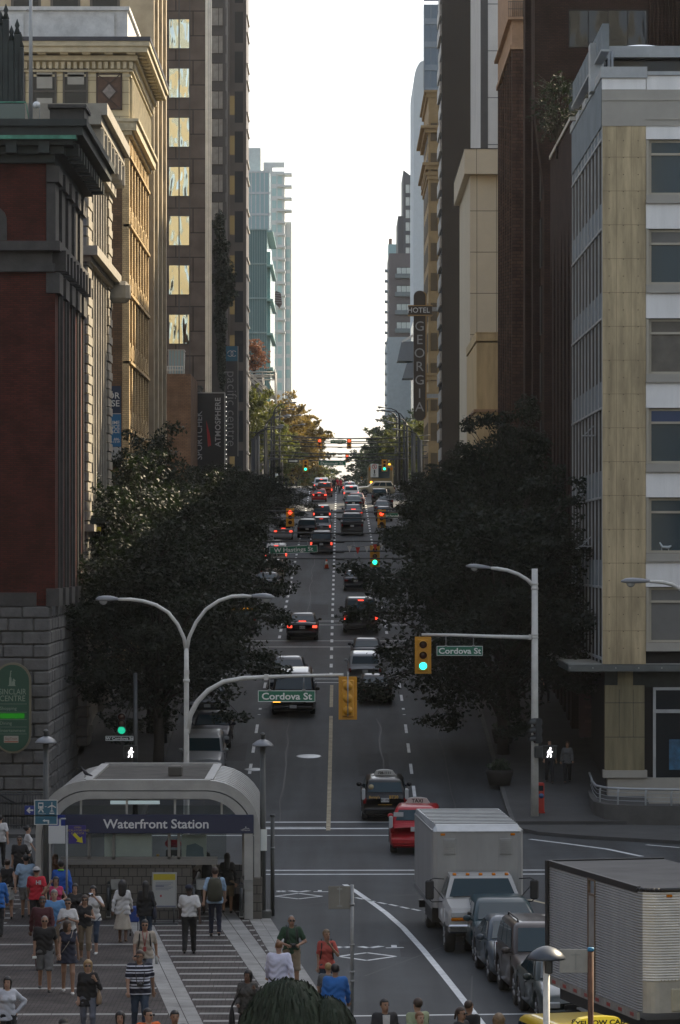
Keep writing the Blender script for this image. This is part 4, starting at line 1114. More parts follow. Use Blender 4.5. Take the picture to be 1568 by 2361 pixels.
b=MB();zc_=PZ(716,Ys)-zb_;b.box(-r-.62,r+.75,-.25,1.1,zc_-.5,zc_+.5);cb_=b.build('cross_bar',M_sbrown,R)
b=MB();b.box(-r-.66,r+.79,-.27,1.12,zc_+.5,zc_+.6);b.box(-r-.66,r+.79,-.27,1.12,zc_-.6,zc_-.5);b.build('gold_trim',M_sgold,cb_)
M_neon=mat('neon_tube_white',(.62,.62,.6),.4,vary=0);M_neong=mat('neon_tube_grey',(.30,.30,.29),.4,vary=0)
text('HOTEL',.82,M_neon,R,(-.12,-.28,zc_),bold=.002)
for k,ch in enumerate('GEORGIA'):text(ch,1.55,M_neong,R,(0,-.03,PZ(753+31*k,Ys)-zb_),bold=.0)
b=MB();
for y_ in(915,715):b.box(r,r+2.2,.2,.5,PZ(y_,Ys)-zb_-.1,PZ(y_,Ys)-zb_+.35)
b.build('bracket',M_tube,R)
# ---- far right: slab tower, blue tower, stepped apartments, pale block with balconies
M_slab=mat('grey_slab_concrete',(.50,.53,.54),.7,vary=.05)
R=thing('slab_tower','grey slab tower with rounded shoulder and blue glass flank','building',(12.8,600,18))
Yf=600;x0,x1=PX(954,Yf),PX(977,Yf);zt_=PZ(140,Yf)
P=[(x0,18),(x1-.02,18),(x1-.02,zt_)]+[(x1-(x1-x0)*math.sin(a),zt_-4*(1-math.cos(a)))for a in np.linspace(.2,math.pi/2,8)]
b=MB();b.prism(P,Yf,Yf+30);b.build('slab',M_slab,R,True)
b=MB();b.box(x1,60,Yf+.5,Yf+40,18,PZ(9,Yf));b.build('glass_wall',glass_mat('blue_tower_glass',(.075,.12,.17),.12,wav=.01),R,True)
b=MB()
for k in range(22):z=22+k*4.0;b.box(x1,60,Yf+.3,Yf+.5,z,z+1.0)
for k in range(8):b.box(x1+.1+k*1.1,x1+.2+k*1.1,Yf+.35,Yf+.5,18,PZ(9,Yf))
b.build('mullion',mat('blue_grey_mullion',(.14,.18,.22),.5,vary=.1),R,True)
R=thing('stepped_apartments','dark apartment block stepping up with slanted top and windows coloured like reflected sky','building',(12,720,18))
Yf=720
b=MB();b.prism([(PX(930,Yf),18),(PX(956,Yf),18),(PX(956,Yf),PZ(412,Yf)),(PX(930,Yf),PZ(392,Yf))],Yf,Yf+25);b.box(PX(918,Yf),PX(930,Yf),Yf+1,Yf+25,18,PZ(497,Yf));b.build('wall',mat('dark_grey_cladding',(.085,.085,.09),.6,vary=.1),R,True)
M_skyglass=mat('painted_sky_glass',(.58,.60,.55),.5,vary=.2,scale=.8)  # pale base colour stands in for bright sky reflected in the panes
windows(R,('y',Yf,-1),[PX(944,Yf)],[PZ(446+29*k,Yf)for k in range(8)],1.7,1.9,M_skyglass,M_framew,.08,.02,2,1)
R=thing('brown_apartment_block','mid-brown apartment block with inset balconies and pale windows','building',(10,680,18))
Yf=680;
b=MB();b.box(PX(897,Yf),PX(956,Yf),Yf,Yf+25,18,PZ(584,Yf));b.build('wall',mat('mauve_brown_cladding',(.15,.125,.12),.7,vary=.08),R,True)
windows(R,('y',Yf,-1),[PX(931,Yf)],[PZ(637+42*k,Yf)for k in range(5)],2.9,1.75,M_skyglass,M_framew,.08,.02,3,1)
b=MB()
for k in range(5):z=PZ(640+42*k,Yf);b.box(PX(911,Yf),PX(950,Yf),Yf-1.0,Yf,z-.15,z);b.box(PX(911,Yf),PX(950,Yf),Yf-1.02,Yf-.98,z,z+.7)
b.build('balcony',mat('grey_balcony_glass',(.17,.19,.19),.4,vary=.1),R,True)
R=thing('teal_roof_tower','small teal glass tower peeking out above the brown apartment block','building',(10,760,18))
b=MB();b.box(PX(895,760),PX(925,760),760,780,18,PZ(563,760));b.build('wall',M_paleglass,R,True)
b=MB();b.box(PX(897,760),PX(904,760),761,766,PZ(563,760),PZ(549,760));b.build('chimney',mat('brown_vent',(.2,.13,.1),.8,vary=.1),R,True)
R=thing('pale_balcony_block','pale grey block with small balconies along its street edge','building',(8,610,18))
Yf=610;x0=PX(893,Yf)
b=MB();b.box(x0,PX(956,Yf),Yf,Yf+30,18,PZ(777,Yf));b.build('wall',M_hazec,R,True)
b=MB()
for k in range(16):z=PZ(620+24*k,Yf);b.box(x0-.35,x0+.2,Yf+3,Yf+8,z,z+.18);b.box(x0-.37,x0-.33,Yf+3,Yf+8,z+.18,z+.75)
b.build('balcony',M_slab,R,True)
R=thing('angular_canopy','stacked blue-grey angular canopies jutting from the pale block','canopy',(PX(935,500),500,PZ(870,500)))
M_can=mat('blue_grey_soffit',(.09,.12,.15),.5,vary=.1)
b=MB()
for(P)in([(916,832),(953,832),(953,787),(926,788)],[(928,872),(953,872),(953,835),(938,838)]):
 b.prism([(PX(x,500),PZ(y,500))for x,y in P],500,506)
b.build('soffit',M_can,R,True)
b=MB();b.prism([(PX(x,500),PZ(y,500))for x,y in((926,787),(953,770),(993,735),(993,742),(953,776),(927,790))],499.8,500.3);b.build('edge_beam',M_truss,R,True)
b=MB();b.box(PX(953,503),PX(992,503),503,520,18,PZ(740,503));b.build('glass_wall',glass_mat('grey_blue_glass',(.13,.16,.19),.15),R,True)
# ---------------------------------------------------------------- trees
def leaf_mat(name,col,trans,rough=.55):
 m=mat(name,col,rough,vary=.45,scale=.9,spec=.4)
 n=m.node_tree.nodes;l=m.node_tree.links;b=n['Principled BSDF']
 t=n.new('ShaderNodeBsdfTranslucent');t.inputs[0].default_value=(*trans,1)
 mx=n.new('ShaderNodeMixShader');mx.inputs[0].default_value=.25
 l.new(b.outputs[0],mx.inputs[1]);l.new(t.outputs[0],mx.inputs[2]);l.new(mx.outputs[0],n['Material Output'].inputs[0])
 return m
M_leafd=leaf_mat('maple_leaf_dark',(0.011,0.018,0.011),(.02,.036,.010),.62)
M_leafg=leaf_mat('leaf_green_yellow',(0.08,0.10,0.035),(.22,.24,.04))
M_leafa=leaf_mat('leaf_autumn',(0.15,0.115,0.035),(.40,.28,.06))
M_leafr=leaf_mat('leaf_rust',(0.16,0.065,0.03),(.36,.14,.05))
M_leafb=leaf_mat('leaf_far_green',(0.05,0.07,0.045),(.10,.14,.05))
M_bark=mat('bark',(0.035,0.03,0.026),.9,vary=.3,scale=3,bump=.4)
def tree_meshes(seed,Ht,Rad,nl,leaf,m,trunk_h=.28,tr=.22,zsq=.42,clumps=26):
 r=random.Random(seed);b=MB();cs=[];rs=[]
 th=Ht*trunk_h
 b.tube([(0,0,-.3),(.05,0,th*.5),(.0,.08,th),(.1,.0,Ht*.62),(.05,.05,Ht*.9)],[tr*1.25,tr,tr*.85,tr*.45,.03],9)
 cz=th+(Ht-th)*.52
 for k in range(clumps):
  a=k*2.399+r.uniform(-.4,.4);f=(k+.5)/clumps
  el=math.asin(max(-1,min(1,1-2*f)))if True else 0
  rr=Rad*r.uniform(.55,.92)*(math.cos(el)*.95+.08)*(1-.38*max(0,math.sin(el)))
  p=Vector((math.cos(a)*rr,math.sin(a)*rr,cz+math.sin(el)*(Ht-th)*zsq*r.uniform(.8,1.0)))
  q=Vector((p.x*.25,p.y*.25,min(p.z-.8,th+(p.z-th)*.45)))
  q.z=max(q.z,th*.8)
  b.tube([(0,0,max(th*.7,q.z-1.2)),q,(p+q)/2+Vector((0,0,.25)),p],[tr*.45,tr*.32,tr*.2,.025],6)
  cr=Rad*r.uniform(.26,.4)
  cs.append(p);rs.append((cr,cr,cr*.68))
  for j in range(5):
   d=Vector((p.x,p.y,(p.z-cz)*.6));d=d.normalized()if d.length>.1 else Vector((0,0,1))
   o_=p+d*cr*r.uniform(.7,1.5)+Vector((r.uniform(-.6,.6),r.uniform(-.6,.6),r.uniform(-.4,.4)))
   b.tube([p,(p+o_)/2+Vector((0,0,.1)),o_],[.03,.022,.01],4)
   cs.append(o_);c2=cr*r.uniform(.25,.42);rs.append((c2,c2,c2*.6))
 for k in range(6):cs.append((r.uniform(-.4,.4)*Rad,r.uniform(-.4,.4)*Rad,cz+r.uniform(-.3,.3)*(Ht-th)));rs.append((Rad*.4,Rad*.4,Rad*.28))
 V,Fc=leaf_cloud(cs,rs,nl,leaf,seed,shell=.5)
 return b.mesh('trunk',M_bark),np_mesh('crown',V,Fc,m)
def place_tree(pair,X,Y,label,group,s=1.0,sz=None,rz=0.0,z=None,name='street_tree'):
 t=thing(name,label,'tree',(X,Y,(zg(Y)+.13)if z is None else z),rz,group)
 t.scale=(s,s,sz or s)
 inst(pair[0],'trunk',t,(0,0,0));inst(pair[1],'crown',t,(0,0,0))
 return t
mp=[tree_meshes(101+k,13.0,5.4,38000,.115,M_leafd,trunk_h=.16,zsq=.46)for k in range(3)]
ml=[tree_meshes(111+k,13.0,5.4,38000,.115,M_leafd,trunk_h=.30,zsq=.48)for k in range(3)]
GL,GR='dark street trees along the left pavement','dark street trees along the right pavement'
for k,(X,Y,s,sz,rz,i)in enumerate(((-7.4,141,.95,.75,.3,0),(-8.3,153,.92,.83,1.7,1),(-8.8,168,.86,.85,2.9,2),(-9.3,206,.70,.60,4.0,0),(-9.3,222,.70,.58,5.1,1),(-9.2,240,.72,.56,.9,2),(-8.6,268,.78,.47,2.2,0),(-7.5,298,.88,.42,3.3,1))):
 place_tree(ml[i],X,Y,('dark leafy street tree on left pavement nearest the station entrance','dark leafy tree before the pale quoined building','dark leafy tree before the terracotta topped building','dark tree below the tall beige tower on the left pavement',
  'dark tree below the vertical store-name billboard','dark tree hanging over the left lane near the first red light','low round dark tree behind the billboard on the left pavement','farthest dark low tree of the left row')[k],GL,s,sz,rz)
for k,(X,Y,s,sz,rz,i)in enumerate(((6.9,147,1.06,.82,1.0,1),(8.1,160,.86,.92,2.4,2),(8.4,174,.82,.93,.2,0),(8.4,200,.76,.76,3.6,1),(8.5,216,.74,.68,5.0,2),(8.4,234,.76,.58,.7,0),(8.6,266,.74,.48,4.4,1),(8.8,300,.72,.42,1.9,2))):
 place_tree(mp[i],X,Y,('big dark leafy tree on right pavement behind the white signal pole','dark leafy tree before the fluted brown brick building','tall dark tree whose top sprigs rise against the brick tower','dark tree beyond the first right side street',
  'dark tree before the old brick block with tan cornice','dark tree overhanging the right parked cars','dark tree before the cream panelled block','farthest dark tree of the right row before the charcoal tower')[k],GR,s,sz,rz)
# far, sunlit trees
fg=tree_meshes(201,12,4.2,9000,.22,M_leafg);fa=tree_meshes(202,14,5.0,9000,.26,M_leafa);fb=tree_meshes(203,13,5.2,8000,.26,M_leafb);fr_=tree_meshes(204,6,2.0,3500,.16,M_leafr,trunk_h=.15)
for k,(p,X,Y,s,sz)in enumerate(((fg,-11.2,425,.82,1.0),(fg,-9.4,447,.75,.78),(fg,-8.4,486,.7,.65))):
 place_tree(p,X,Y,('tall yellow-green sunlit tree before the white truss','yellow-green tree behind the row of dark lamp posts','small yellow-green tree at the foot of the far lamp posts')[k],'yellow-green sunlit trees on the left',s,sz,k*1.3)
for k,(X,Y,s,sz,i)in enumerate(((-8.6,505,1.0,1.02,fa),(-7.4,535,1.0,.95,fa),(-7.2,575,1.0,.9,fa),(-6.6,630,1.05,.8,fg),(-6.2,700,1.1,.75,fb))):
 place_tree(i,X,Y,('tallest autumn-gold tree beyond the left lamp posts','autumn-gold tree in the middle of the far left row','autumn-gold tree overhanging the far red signals','greenish tree behind the far autumn-gold ones','farthest hazy green tree of the far left row')[k],'far trees along the left side',s,sz,k*.8)
for k,(X,Y,s,sz,i)in enumerate(((8.6,462,.8,.72,fg),(9.2,500,.9,.85,fb),(8.4,545,1.0,.86,fb),(7.6,600,1.0,.8,fb),(7.0,670,1.05,.8,fb),(10.6,440,.75,.7,fg))):
 place_tree(i,X,Y,('yellow-green tree by the right lamp posts under the hotel sign','hazy green tree beyond the right lamp posts','hazy green tree with ragged top beside the far sky gap','hazy green tree over the far right signals','farthest hazy green tree of the far right row','yellow-green bushy tree at the foot of the ochre hotel')[k],'far trees along the right side',s,sz,k*1.1)
place_tree(fb,-3.2,860,'hazy blue-green tree closing the left end of the street','trees closing the end of the street',1.2,.75,1.0)
place_tree(fb,4.2,880,'hazy blue-green tree closing the right end of the street','trees closing the end of the street',1.2,.72,2.0)
place_tree(fb,.6,990,'faintest hazy tree in the middle of the street end','trees closing the end of the street',1.4,.7,.5)
place_tree(fr_,PX(586,478),478,'rust-red tree on a high terrace beside the teal glass block',None,.85,.8,0,PZ(868,478),name='terrace_tree')
b=MB();b.box(-40,PX(606,478),476,486,17,PZ(868,478));o=b.build('terrace_building',M_taupe);tag(o,'low taupe terrace block under the rust-red tree','building')
rt=tree_meshes(205,6.0,2.0,1500,.12,M_leafd,trunk_h=.2,tr=.08)
place_tree(rt,PX(1283,164),164,'thin green tree growing on the roof of the fluted brick building',None,.65,.62,0,29.5-.4,name='roof_tree')
# weeping evergreen at the bottom edge of the picture
M_weep=mat('weeping_needle',(0.016,0.030,0.016),.7,vary=.5,scale=3)
t=thing('weeping_bush','dark dome-shaped weeping evergreen at the bottom edge','bush',(PX(690,66),66,0))
r=np.random.default_rng(5);Vs=[];Fs=[];o_=0
for k in range(5200):
 lobe=0 if r.random()<.72 else 1
 c=np.array([-.22,0,0])if lobe==0 else np.array([.55,-.1,0]);Rx=.95 if lobe==0 else.62;Hh=2.15 if lobe==0 else 1.82
 a=r.uniform(0,2*math.pi);u=r.random()**.6
 x,y=math.cos(a)*u*Rx,math.sin(a)*u*Rx
 z=Hh*(1-.42*u**2.6)-.06+r.normal()*.035
 L=r.uniform(.25,.6);dx,dy=math.cos(a)*.10*(1-u),math.sin(a)*.10*(1-u)
 wv=r.uniform(.010,.022);tx,ty=-math.sin(a+r.normal()*.7)*wv,math.cos(a+r.normal()*.7)*wv
 p0=c+[x,y,z];p1=c+[x+dx+math.cos(a)*.05,y+dy+math.sin(a)*.05,z-L*.5];p2=c+[x+dx*1.3+math.cos(a)*.06,y+dy*1.3+math.sin(a)*.06,z-L]
 T=np.array([tx,ty,0])
 Vs+=[p0-T,p0+T,p1+T*1.2,p1-T*1.2,p2+T*.3,p2-T*.3];Fs+=[(o_,o_+1,o_+2,o_+3),(o_+3,o_+2,o_+4,o_+5)];o_+=6
me=np_mesh('foliage',np.array(Vs),np.array(Fs),M_weep);o=bpy.data.objects.new('foliage',me);COL.objects.link(o);o.parent=t
b=MB();b.ell((-.22,0,1.1),(.84,.84,.93),20,12);b.ell((.55,-.1,.95),(.54,.54,.8),16,10);b.tube([(-.1,0,0),(-.1,0,.6)],.09,8);b.build('crown',M_weep,t)
# ---------------------------------------------------------------- street furniture and the station entrance
M_polew=mat('white_pole_paint',(0.56,0.56,0.53),.5,vary=.14,scale=2.5,bump=.05)
M_dkpole=mat('dark_pole_paint',(0.028,0.032,0.034),.45,vary=.15)
M_greypole=mat('grey_pole_paint',(0.055,0.06,0.058),.5,vary=.12)
M_galv=mat('galvanised_steel',(0.26,0.27,0.27),.5,metal=.5,vary=.2,scale=4)
M_sigy=mat('signal_yellow',(0.52,0.25,0.012),.45,vary=.12,scale=3)
M_signg=mat('street_sign_green',(0.006,0.135,0.075),.5,vary=.05)
M_signw=mat('street_sign_white',(0.70,0.74,0.72),.5,vary=0)
M_lens0=mat('unlit_lens',(0.05,0.018,0.014),.2,vary=0)
G_red=glow('lamp_red',(1.0,.05,.02),2.2);G_grn=glow('lamp_green',(.02,.95,.50),1.6);G_cyan=glow('lamp_cyan',(.03,.92,.72),1.5)
G_walk=glow('lamp_walk',(1.0,.98,1.0),2.0);G_amb=glow('lamp_amber',(1.0,.42,.03),2.0);G_tail=glow('lamp_tail',(1.0,.06,.03),1.6)
M_lampgrey=mat('lamp_housing_grey',(0.20,0.21,0.22),.4,metal=.3,vary=.1)
M_lampglass=glass_mat('lamp_bowl_glass',(.42,.43,.42),.1)
def cobra(t,p0,ctrl,ang,r=.06,head=.8,matp=M_polew,mh=None):
 """curved lamp arm through ctrl with a drop-bowl head at its end; coordinates are local to t"""
 b=MB();b.tube([p0]+ctrl,[r*1.25]+[r]*(len(ctrl)-1)+[r*.8],8);arm=b.build('lamp_arm',matp,t)
 e=Vector(ctrl[-1]);d=(Vector(ctrl[-1])-Vector(ctrl[-2])).normalized()
 b=MB();L=head;pr=[(0,.06,.05),(.12,.075,.07),(.35,.12,.10),(.62,.15,.11),(.85,.13,.09),(1.0,.04,.03)]
 V=[];Fc=[];n=12
 s_=d.cross(Vector((0,0,1))).normalized();u_=s_.cross(d)
 for(q,wx,hz_)in pr:
  c=e+d*(q*L)
  for k in range(n):
   a=2*math.pi*k/n;V.append(c+s_*(math.cos(a)*wx)+u_*(max(math.sin(a),-.45)*hz_*1.1))
 for i in range(len(pr)-1):
  for k in range(n):Fc.append((i*n+k,i*n+(k+1)%n,(i+1)*n+(k+1)%n,(i+1)*n+k))
 Fc.append(tuple(range(n))[::-1]);Fc.append(tuple((len(pr)-1)*n+k for k in range(n)))
 b.add(V,Fc,0,True);hd=b.build('lamp_head',mh or M_lampgrey,t)
 b=MB();c=e+d*(.66*L)-u_*.04;b.ell(c,(.13,.13,.13),10,8);b.build('glass_bowl',M_lampglass,hd)
 return arm
def signal(parent,loc,lit,facing=True,sc=1.0,hous=M_sigy,rot=0.0,n_l=3):
 """three-lens traffic signal with a backplate, hanging from loc (its top); facing=False shows its back"""
 s=bpy.data.objects.new('traffic_signal',None);COL.objects.link(s);s.parent=parent;s.location=loc;s.rotation_euler=(0,0,rot+(0 if facing else math.pi));s.scale=(sc,sc,sc)
 return s
def make_signal(t,lit,glow_m,hous=M_sigy,plate=True,sc=1.0,h=1.12,wd=.36):
 """the parts of a signal that faces -y; t's origin is the middle of its top edge"""
 b=MB();b.bbox(-wd/2,wd/2,0,.22,-h,0,.03);body=b.build('housing',hous,t)
 if plate:
  b=MB();b.bbox(-wd/2-.10,wd/2+.10,.07,.09,-h-.1,.1,.008);b.build('backplate',hous,t)
 for k in range(3):
  z=-h*(k+.5)/3
  b=MB();b.lathe([(.145,0),(.145,-.02),(.10,-.05),(.01,-.06)],(0,-.002,z),14,axis='y');b.build('lens',glow_m if k==lit else M_lens0,t)
  b=MB();V=[];Fc=[]
  for i in range(13):
   a=math.radians(-20+220*i/12);V+=[(.165*math.cos(a),-.0,z+.165*math.sin(a)),(.16*math.cos(a),-.24+.08*(math.cos(2*a)<-.2),z+.16*math.sin(a)-.02)]
  for i in range(12):Fc.append((2*i,2*i+1,2*i+3,2*i+2))
  b.add(V,Fc,0,True);b.build('visor',hous if plate else M_dkpole,t)
  if True:
   b=MB();b.lathe([(.15,.22),(.15,.235),(.11,.26),(.11,.27),(.05,.285),(.01,.29)],(0,0,z),14,axis='y');b.build('rear_cover',hous,t)
def street_sign(t,words,wd,h,loc,m=M_signg,size=None,sx=1.0,hang=.25,dx=0.0):
 """a green street-name plate whose middle is loc"""
 x,y,z=loc
 b=MB();b.bbox(x-wd/2,x+wd/2,y-.012,y+.012,z-h/2,z+h/2,.005);p=b.build('name_plate',m,t)
 b=MB()
 for q in((x-wd/2,x+wd/2,z+h/2-.018,z+h/2),(x-wd/2,x+wd/2,z-h/2,z-h/2+.018),(x-wd/2,x-wd/2+.018,z-h/2,z+h/2),(x+wd/2-.018,x+wd/2,z-h/2,z+h/2)):b.box(q[0],q[1],y-.016,y-.012,q[2],q[3])
 b.build('plate_border',M_signw,p)
 text(words,size or h*.84,M_signw,p,(x+dx,y-.015,z-.012*h/.3),bold=.005*(size or h)/.3,sx=sx*1.14)
 if hang:
  b=MB()
  for s in(-.3,.3):b.tube([(x+s*wd,y,z+h/2),(x+s*wd,y,z+h/2+hang)],.018,6);b.box(x+s*wd-.05,x+s*wd+.05,y-.03,y+.03,z+h/2-.02,z+h/2+.04)
  b.build('hanger',M_galv,t)
# ---- twin-arm lamp post with the signal arm (left foreground)
Yp=106.0;Xp=PX(430,Yp)
t=thing('lamp_post','white lamp post with two curved lamp arms and a signal arm, behind the station entrance','lamp post',(Xp,Yp,0))
def L(x,y,Y=Yp):return(PX(x,Y)-Xp,Y-Yp,PZ(y,Y))
b=MB();b.tube([(0,0,0),(0,0,.3),L(430,1720),L(430,1575),L(430,1494)],[.13,.1,.085,.08,.07],10)
b.lathe([(.1,0),(.1,.1)],L(430,1573),10);b.build('pole',M_polew,t)
cobra(t,L(430,1500),[L(424,1470),L(410,1440),L(388,1412),L(360,1395),L(330,1386),L(300,1382),L(272,1382)],0,.055,.68)
cobra(t,L(430,1500),[L(436,1470),L(452,1435),L(475,1405),L(505,1385),L(535,1375),L(562,1374),L(580,1375)],0,.055,.70)
b=MB();b.tube([L(432,1690),L(438,1650),L(455,1618),L(480,1592),L(515,1572),L(560,1564),L(612,1561),L(700,1558),L(792,1556)],[.09,.085,.08,.075,.07,.07,.06,.05,.045],9)
for y_ in(1555,1690):b.box(L(425,0)[0],L(436,0)[0],-.09,.09,PZ(y_,Yp),PZ(y_-10,Yp))
b.box(L(609,0)[0],L(619,0)[0],-.12,.12,PZ(1568,Yp),PZ(1555,Yp))
b.build('signal_arm',M_polew,t)
sg=thing('traffic_signal','amber-yellow traffic signal seen from behind, hanging at the end of the white arm','traffic signal',(PX(802,Yp),Yp,PZ(1567,Yp)),math.pi)
make_signal(sg,None,None)
b=MB();b.tube([(0,.34,.12),(0,.34,-1.1)],.02,6);b.tube([(0,.1,.25),(0,.1,0)],.03,6);b.build('hanger',M_galv,sg)
sn=thing('street_name_sign','green street sign hung on the white arm beside the yellow signal back','street sign',(PX(661,Yp),Yp-.02,PZ(1605,Yp)))
street_sign(sn,'Cordova St',132*Yp/F,26*Yp/F,(0,0,0),hang=.42)
# ---- right-hand signal mast
Yp=131.0;Xp=PX(1233,Yp)
t=thing('signal_mast','scuffed white signal mast with one lamp arm at the right corner','signal pole',(Xp,Yp,.13))
def L(x,y,Y=Yp):return(PX(x,Y)-Xp,Y-Yp,PZ(y,Y)-.13)
b=MB();b.tube([(0,0,0),L(1233,1600),L(1233,1311)],[.15,.13,.115],12);b.bbox(-.36,.36,-.3,.3,-.05,.08,.02);b.build('pole',M_polew,t)
cobra(t,L(1229,1349),[L(1215,1336),L(1195,1324),L(1170,1315),L(1145,1311),L(1132,1310)],0,.07,.95)
b=MB();b.tube([L(1233,1470),L(1150,1468),L(1050,1464.5),L(972,1463)],[.085,.07,.06,.05],9)
for y_ in(1346,1357,1470,1463):b.lathe([(.135,-.04),(.135,.04)],L(1233,y_),12)
b.box(L(1219,0)[0],L(1224,0)[0],-.1,.1,PZ(1475,Yp)-.13,PZ(1463,Yp)-.13);b.build('signal_arm',M_polew,t)
sg=thing('traffic_signal','yellow traffic signal showing green on the right mast arm','traffic signal',(PX(975.5,Yp),Yp-.1,PZ(1474,Yp)))
make_signal(sg,2,G_cyan,h=1.2,wd=.42)
sn=thing('street_name_sign','green street sign hung between the lit signal and the right white mast','street sign',(PX(1060,Yp),Yp-.02,PZ(1500.5,Yp)))
street_sign(sn,'Cordova St',106*Yp/F,22*Yp/F,(0,0,0),hang=.4)
sg=thing('traffic_signal','black signal head turned side-on against the right mast','traffic signal',(PX(1232,Yp),Yp-.28,PZ(1655,Yp)),math.radians(-75))
make_signal(sg,None,None,hous=M_dkpole,plate=False,h=.95)
def ped(loc,label,rz=0.0):
 sg=thing('pedestrian_signal',label,'pedestrian signal',loc,rz)
 b=MB();b.bbox(-.26,.26,0,.2,-.25,.25,.03);b.build('housing',M_dkpole,sg)
 b=MB();b.bbox(-.28,.28,-.16,.0,.22,.27,.01);b.bbox(-.28,-.25,-.14,.0,-.2,.23,.01);b.build('visor',M_dkpole,sg)
 b=MB();y0,y1=-.012,-.002
 b.lathe([(.034,y0),(.034,y1)],(.03,0,.155),10,axis='y')
 for P in([(-.01,.11),(-.03,-.02),(.035,-.02),(.055,.11)],[(-.03,-.02),(-.07,-.09),(-.11,-.19),(-.065,-.19),(-.02,-.1),(.01,-.02)],[(0,-.02),(.03,-.1),(.02,-.19),(.065,-.19),(.075,-.1),(.035,-.02)],[(-.01,.11),(-.07,.04),(-.10,-.03),(-.07,-.04),(-.04,.02),(-.01,.06)],[(.05,.11),(.05,.05),(.09,.02),(.12,.03),(.12,.005),(.08,-.01),(.035,.03)]):
  b.prism(P[::-1]if sum((P[i][0]*P[(i+1)%len(P)][1]-P[(i+1)%len(P)][0]*P[i][1])for i in range(len(P)))<0 else P,y0,y1)
 b.build('walking_figure',G_walk,sg)
 return sg
ped((PX(1267,Yp),Yp-.1,PZ(1734,Yp)),'pedestrian signal lit with a white walking figure at the right mast')
b=MB();b.bbox(-.16,.16,-.2,.2,-.22,.22,.03);b.tube([(0,0,.1),(PX(1262,Yp)-PX(1242,Yp),0,.1)],.02,6);o=b.build('signal_box',M_dkpole,None,loc=(PX(1241,Yp),Yp-.25,PZ(1733,Yp)));tag(o,'black side-facing pedestrian signal box clamped to the right mast','signal box')
# ---- left corner signals, under the trees
Yp=131;t=thing('signal_mast','dark signal pole in the tree shade left of the station roof','signal pole',(PX(312,Yp),Yp,.13))
b=MB();b.tube([(0,0,0),(0,0,5.6)],[.11,.08],10);b.build('pole',M_dkpole,t)
b=MB();b.tube([(0,0,3.9),(-.4,0,3.9)],.03,6);b.build('bracket',M_dkpole,t)
sg=thing('traffic_signal','dark traffic signal showing green in the shade of the left trees','traffic signal',(PX(281,Yp),Yp-.1,PZ(1645,Yp)))
make_signal(sg,2,glow('lamp_green_dim',(.02,.8,.45),.35),hous=M_dkpole,plate=False,h=.75,wd=.28)
ped((PX(302,Yp),Yp-.16,PZ(1734,Yp)),'pedestrian signal lit with a white walking figure beside the station roof')
sn=thing('street_name_sign','small black street name plate under the dark left signal','street sign',(PX(276,Yp),Yp-.12,PZ(1702,Yp)))
street_sign(sn,'W Cordova St',64*Yp/F,11*Yp/F,(0,0,0),m=M_dkpole,hang=0,size=.15)
# ---- right-edge lamp
Yp=104;t=thing('lamp_post','lamp post at the right edge with its grey lamp head reaching in over the road','lamp post',(PX(1600,Yp),Yp,.0))
Xp=PX(1600,Yp)
def L(x,y,Y=Yp):return(PX(x,Y)-Xp,Y-Yp,PZ(y,Y))
b=MB();b.tube([(0,0,0),(0,0,9.0),L(1600,1340)],[.13,.1,.09],10);b.build('pole',M_polew,t)
cobra(t,L(1600,1395),[L(1585,1372),L(1568,1358),L(1550,1348),L(1530,1343),L(1512,1341),L(1498,1341)],0,.055,.86)
# ---- lamp heads reaching out of the trees
for(x,y,Yp,d,lab)in((452,1314,150,1,'grey lamp head reaching out of the left trees'),(583,1108,300,1,'lamp head above the crown of the low left trees'),(510,1112,268,1,'lamp head left of the pair over the low left trees'),(935,1125,240,-1,'lamp head peeking from the right trees near the parked cars')):
 Xp=PX(x-d*120*150/Yp*.6,Yp);t=thing('lamp_post',lab,'lamp post',(Xp,Yp,zg(Yp)+.13))
 zt_=PZ(y,Yp)-zg(Yp)-.13;xe=PX(x,Yp)-Xp
 b=MB();b.tube([(0,0,0),(0,0,zt_-.9)],[.11,.08],8);b.build('pole',M_dkpole,t)
 cobra(t,(0,0,zt_-.95),[(xe*.15,0,zt_-.5),(xe*.4,0,zt_-.18),(xe*.75,0,zt_-.03),(xe,0,zt_)],0,.05,.8,M_dkpole)
# ---- rows of dark curved lamp posts further up
n_l=0
for(side_,xs)in((-1,((-7.9,318,8.6),(-8.1,340,8.3),(-7.7,356,8.9),(-7.9,372,8.7),(-7.7,390,9.0),(-7.8,410,9.6),(-7.6,436,9.6),(-7.7,462,9.4),(-7.6,490,9.2))),(1,((7.6,330,8.2),(7.4,350,8.4),(7.2,372,8.6),(7.3,395,8.8),(7.2,420,9.2),(7.3,445,9.3),(7.4,470,9.1)))):
 for k,(X,Y,hh)in enumerate(xs):
  word=('first','second','third','fourth','fifth','sixth','seventh','eighth','ninth')[k]
  t=thing('lamp_post','%s of the dark curved lamp posts climbing the hill on the %s'%(word,'left' if side_<0 else 'right'),'lamp post',(X,Y,zg(Y)+.13),0,'dark curved lamp posts up the hill')
  b=MB();b.tube([(0,0,0),(0,0,hh*.55),(0,0,hh-.8),(-side_*.12,0,hh-.4)],[.17,.13,.11,.09],7)
  if k in(0,1):b.tube([(0,0,0),(0,0,hh*.92)],.24,8)
  b.build('pole',M_dkpole,t)
  cobra(t,(-side_*.1,0,hh-.45),[(-side_*.4,0,hh-.05),(-side_*1.0,0,hh+.2),(-side_*1.9,0,hh+.3)],0,.06,.8,M_dkpole,M_lampgrey)
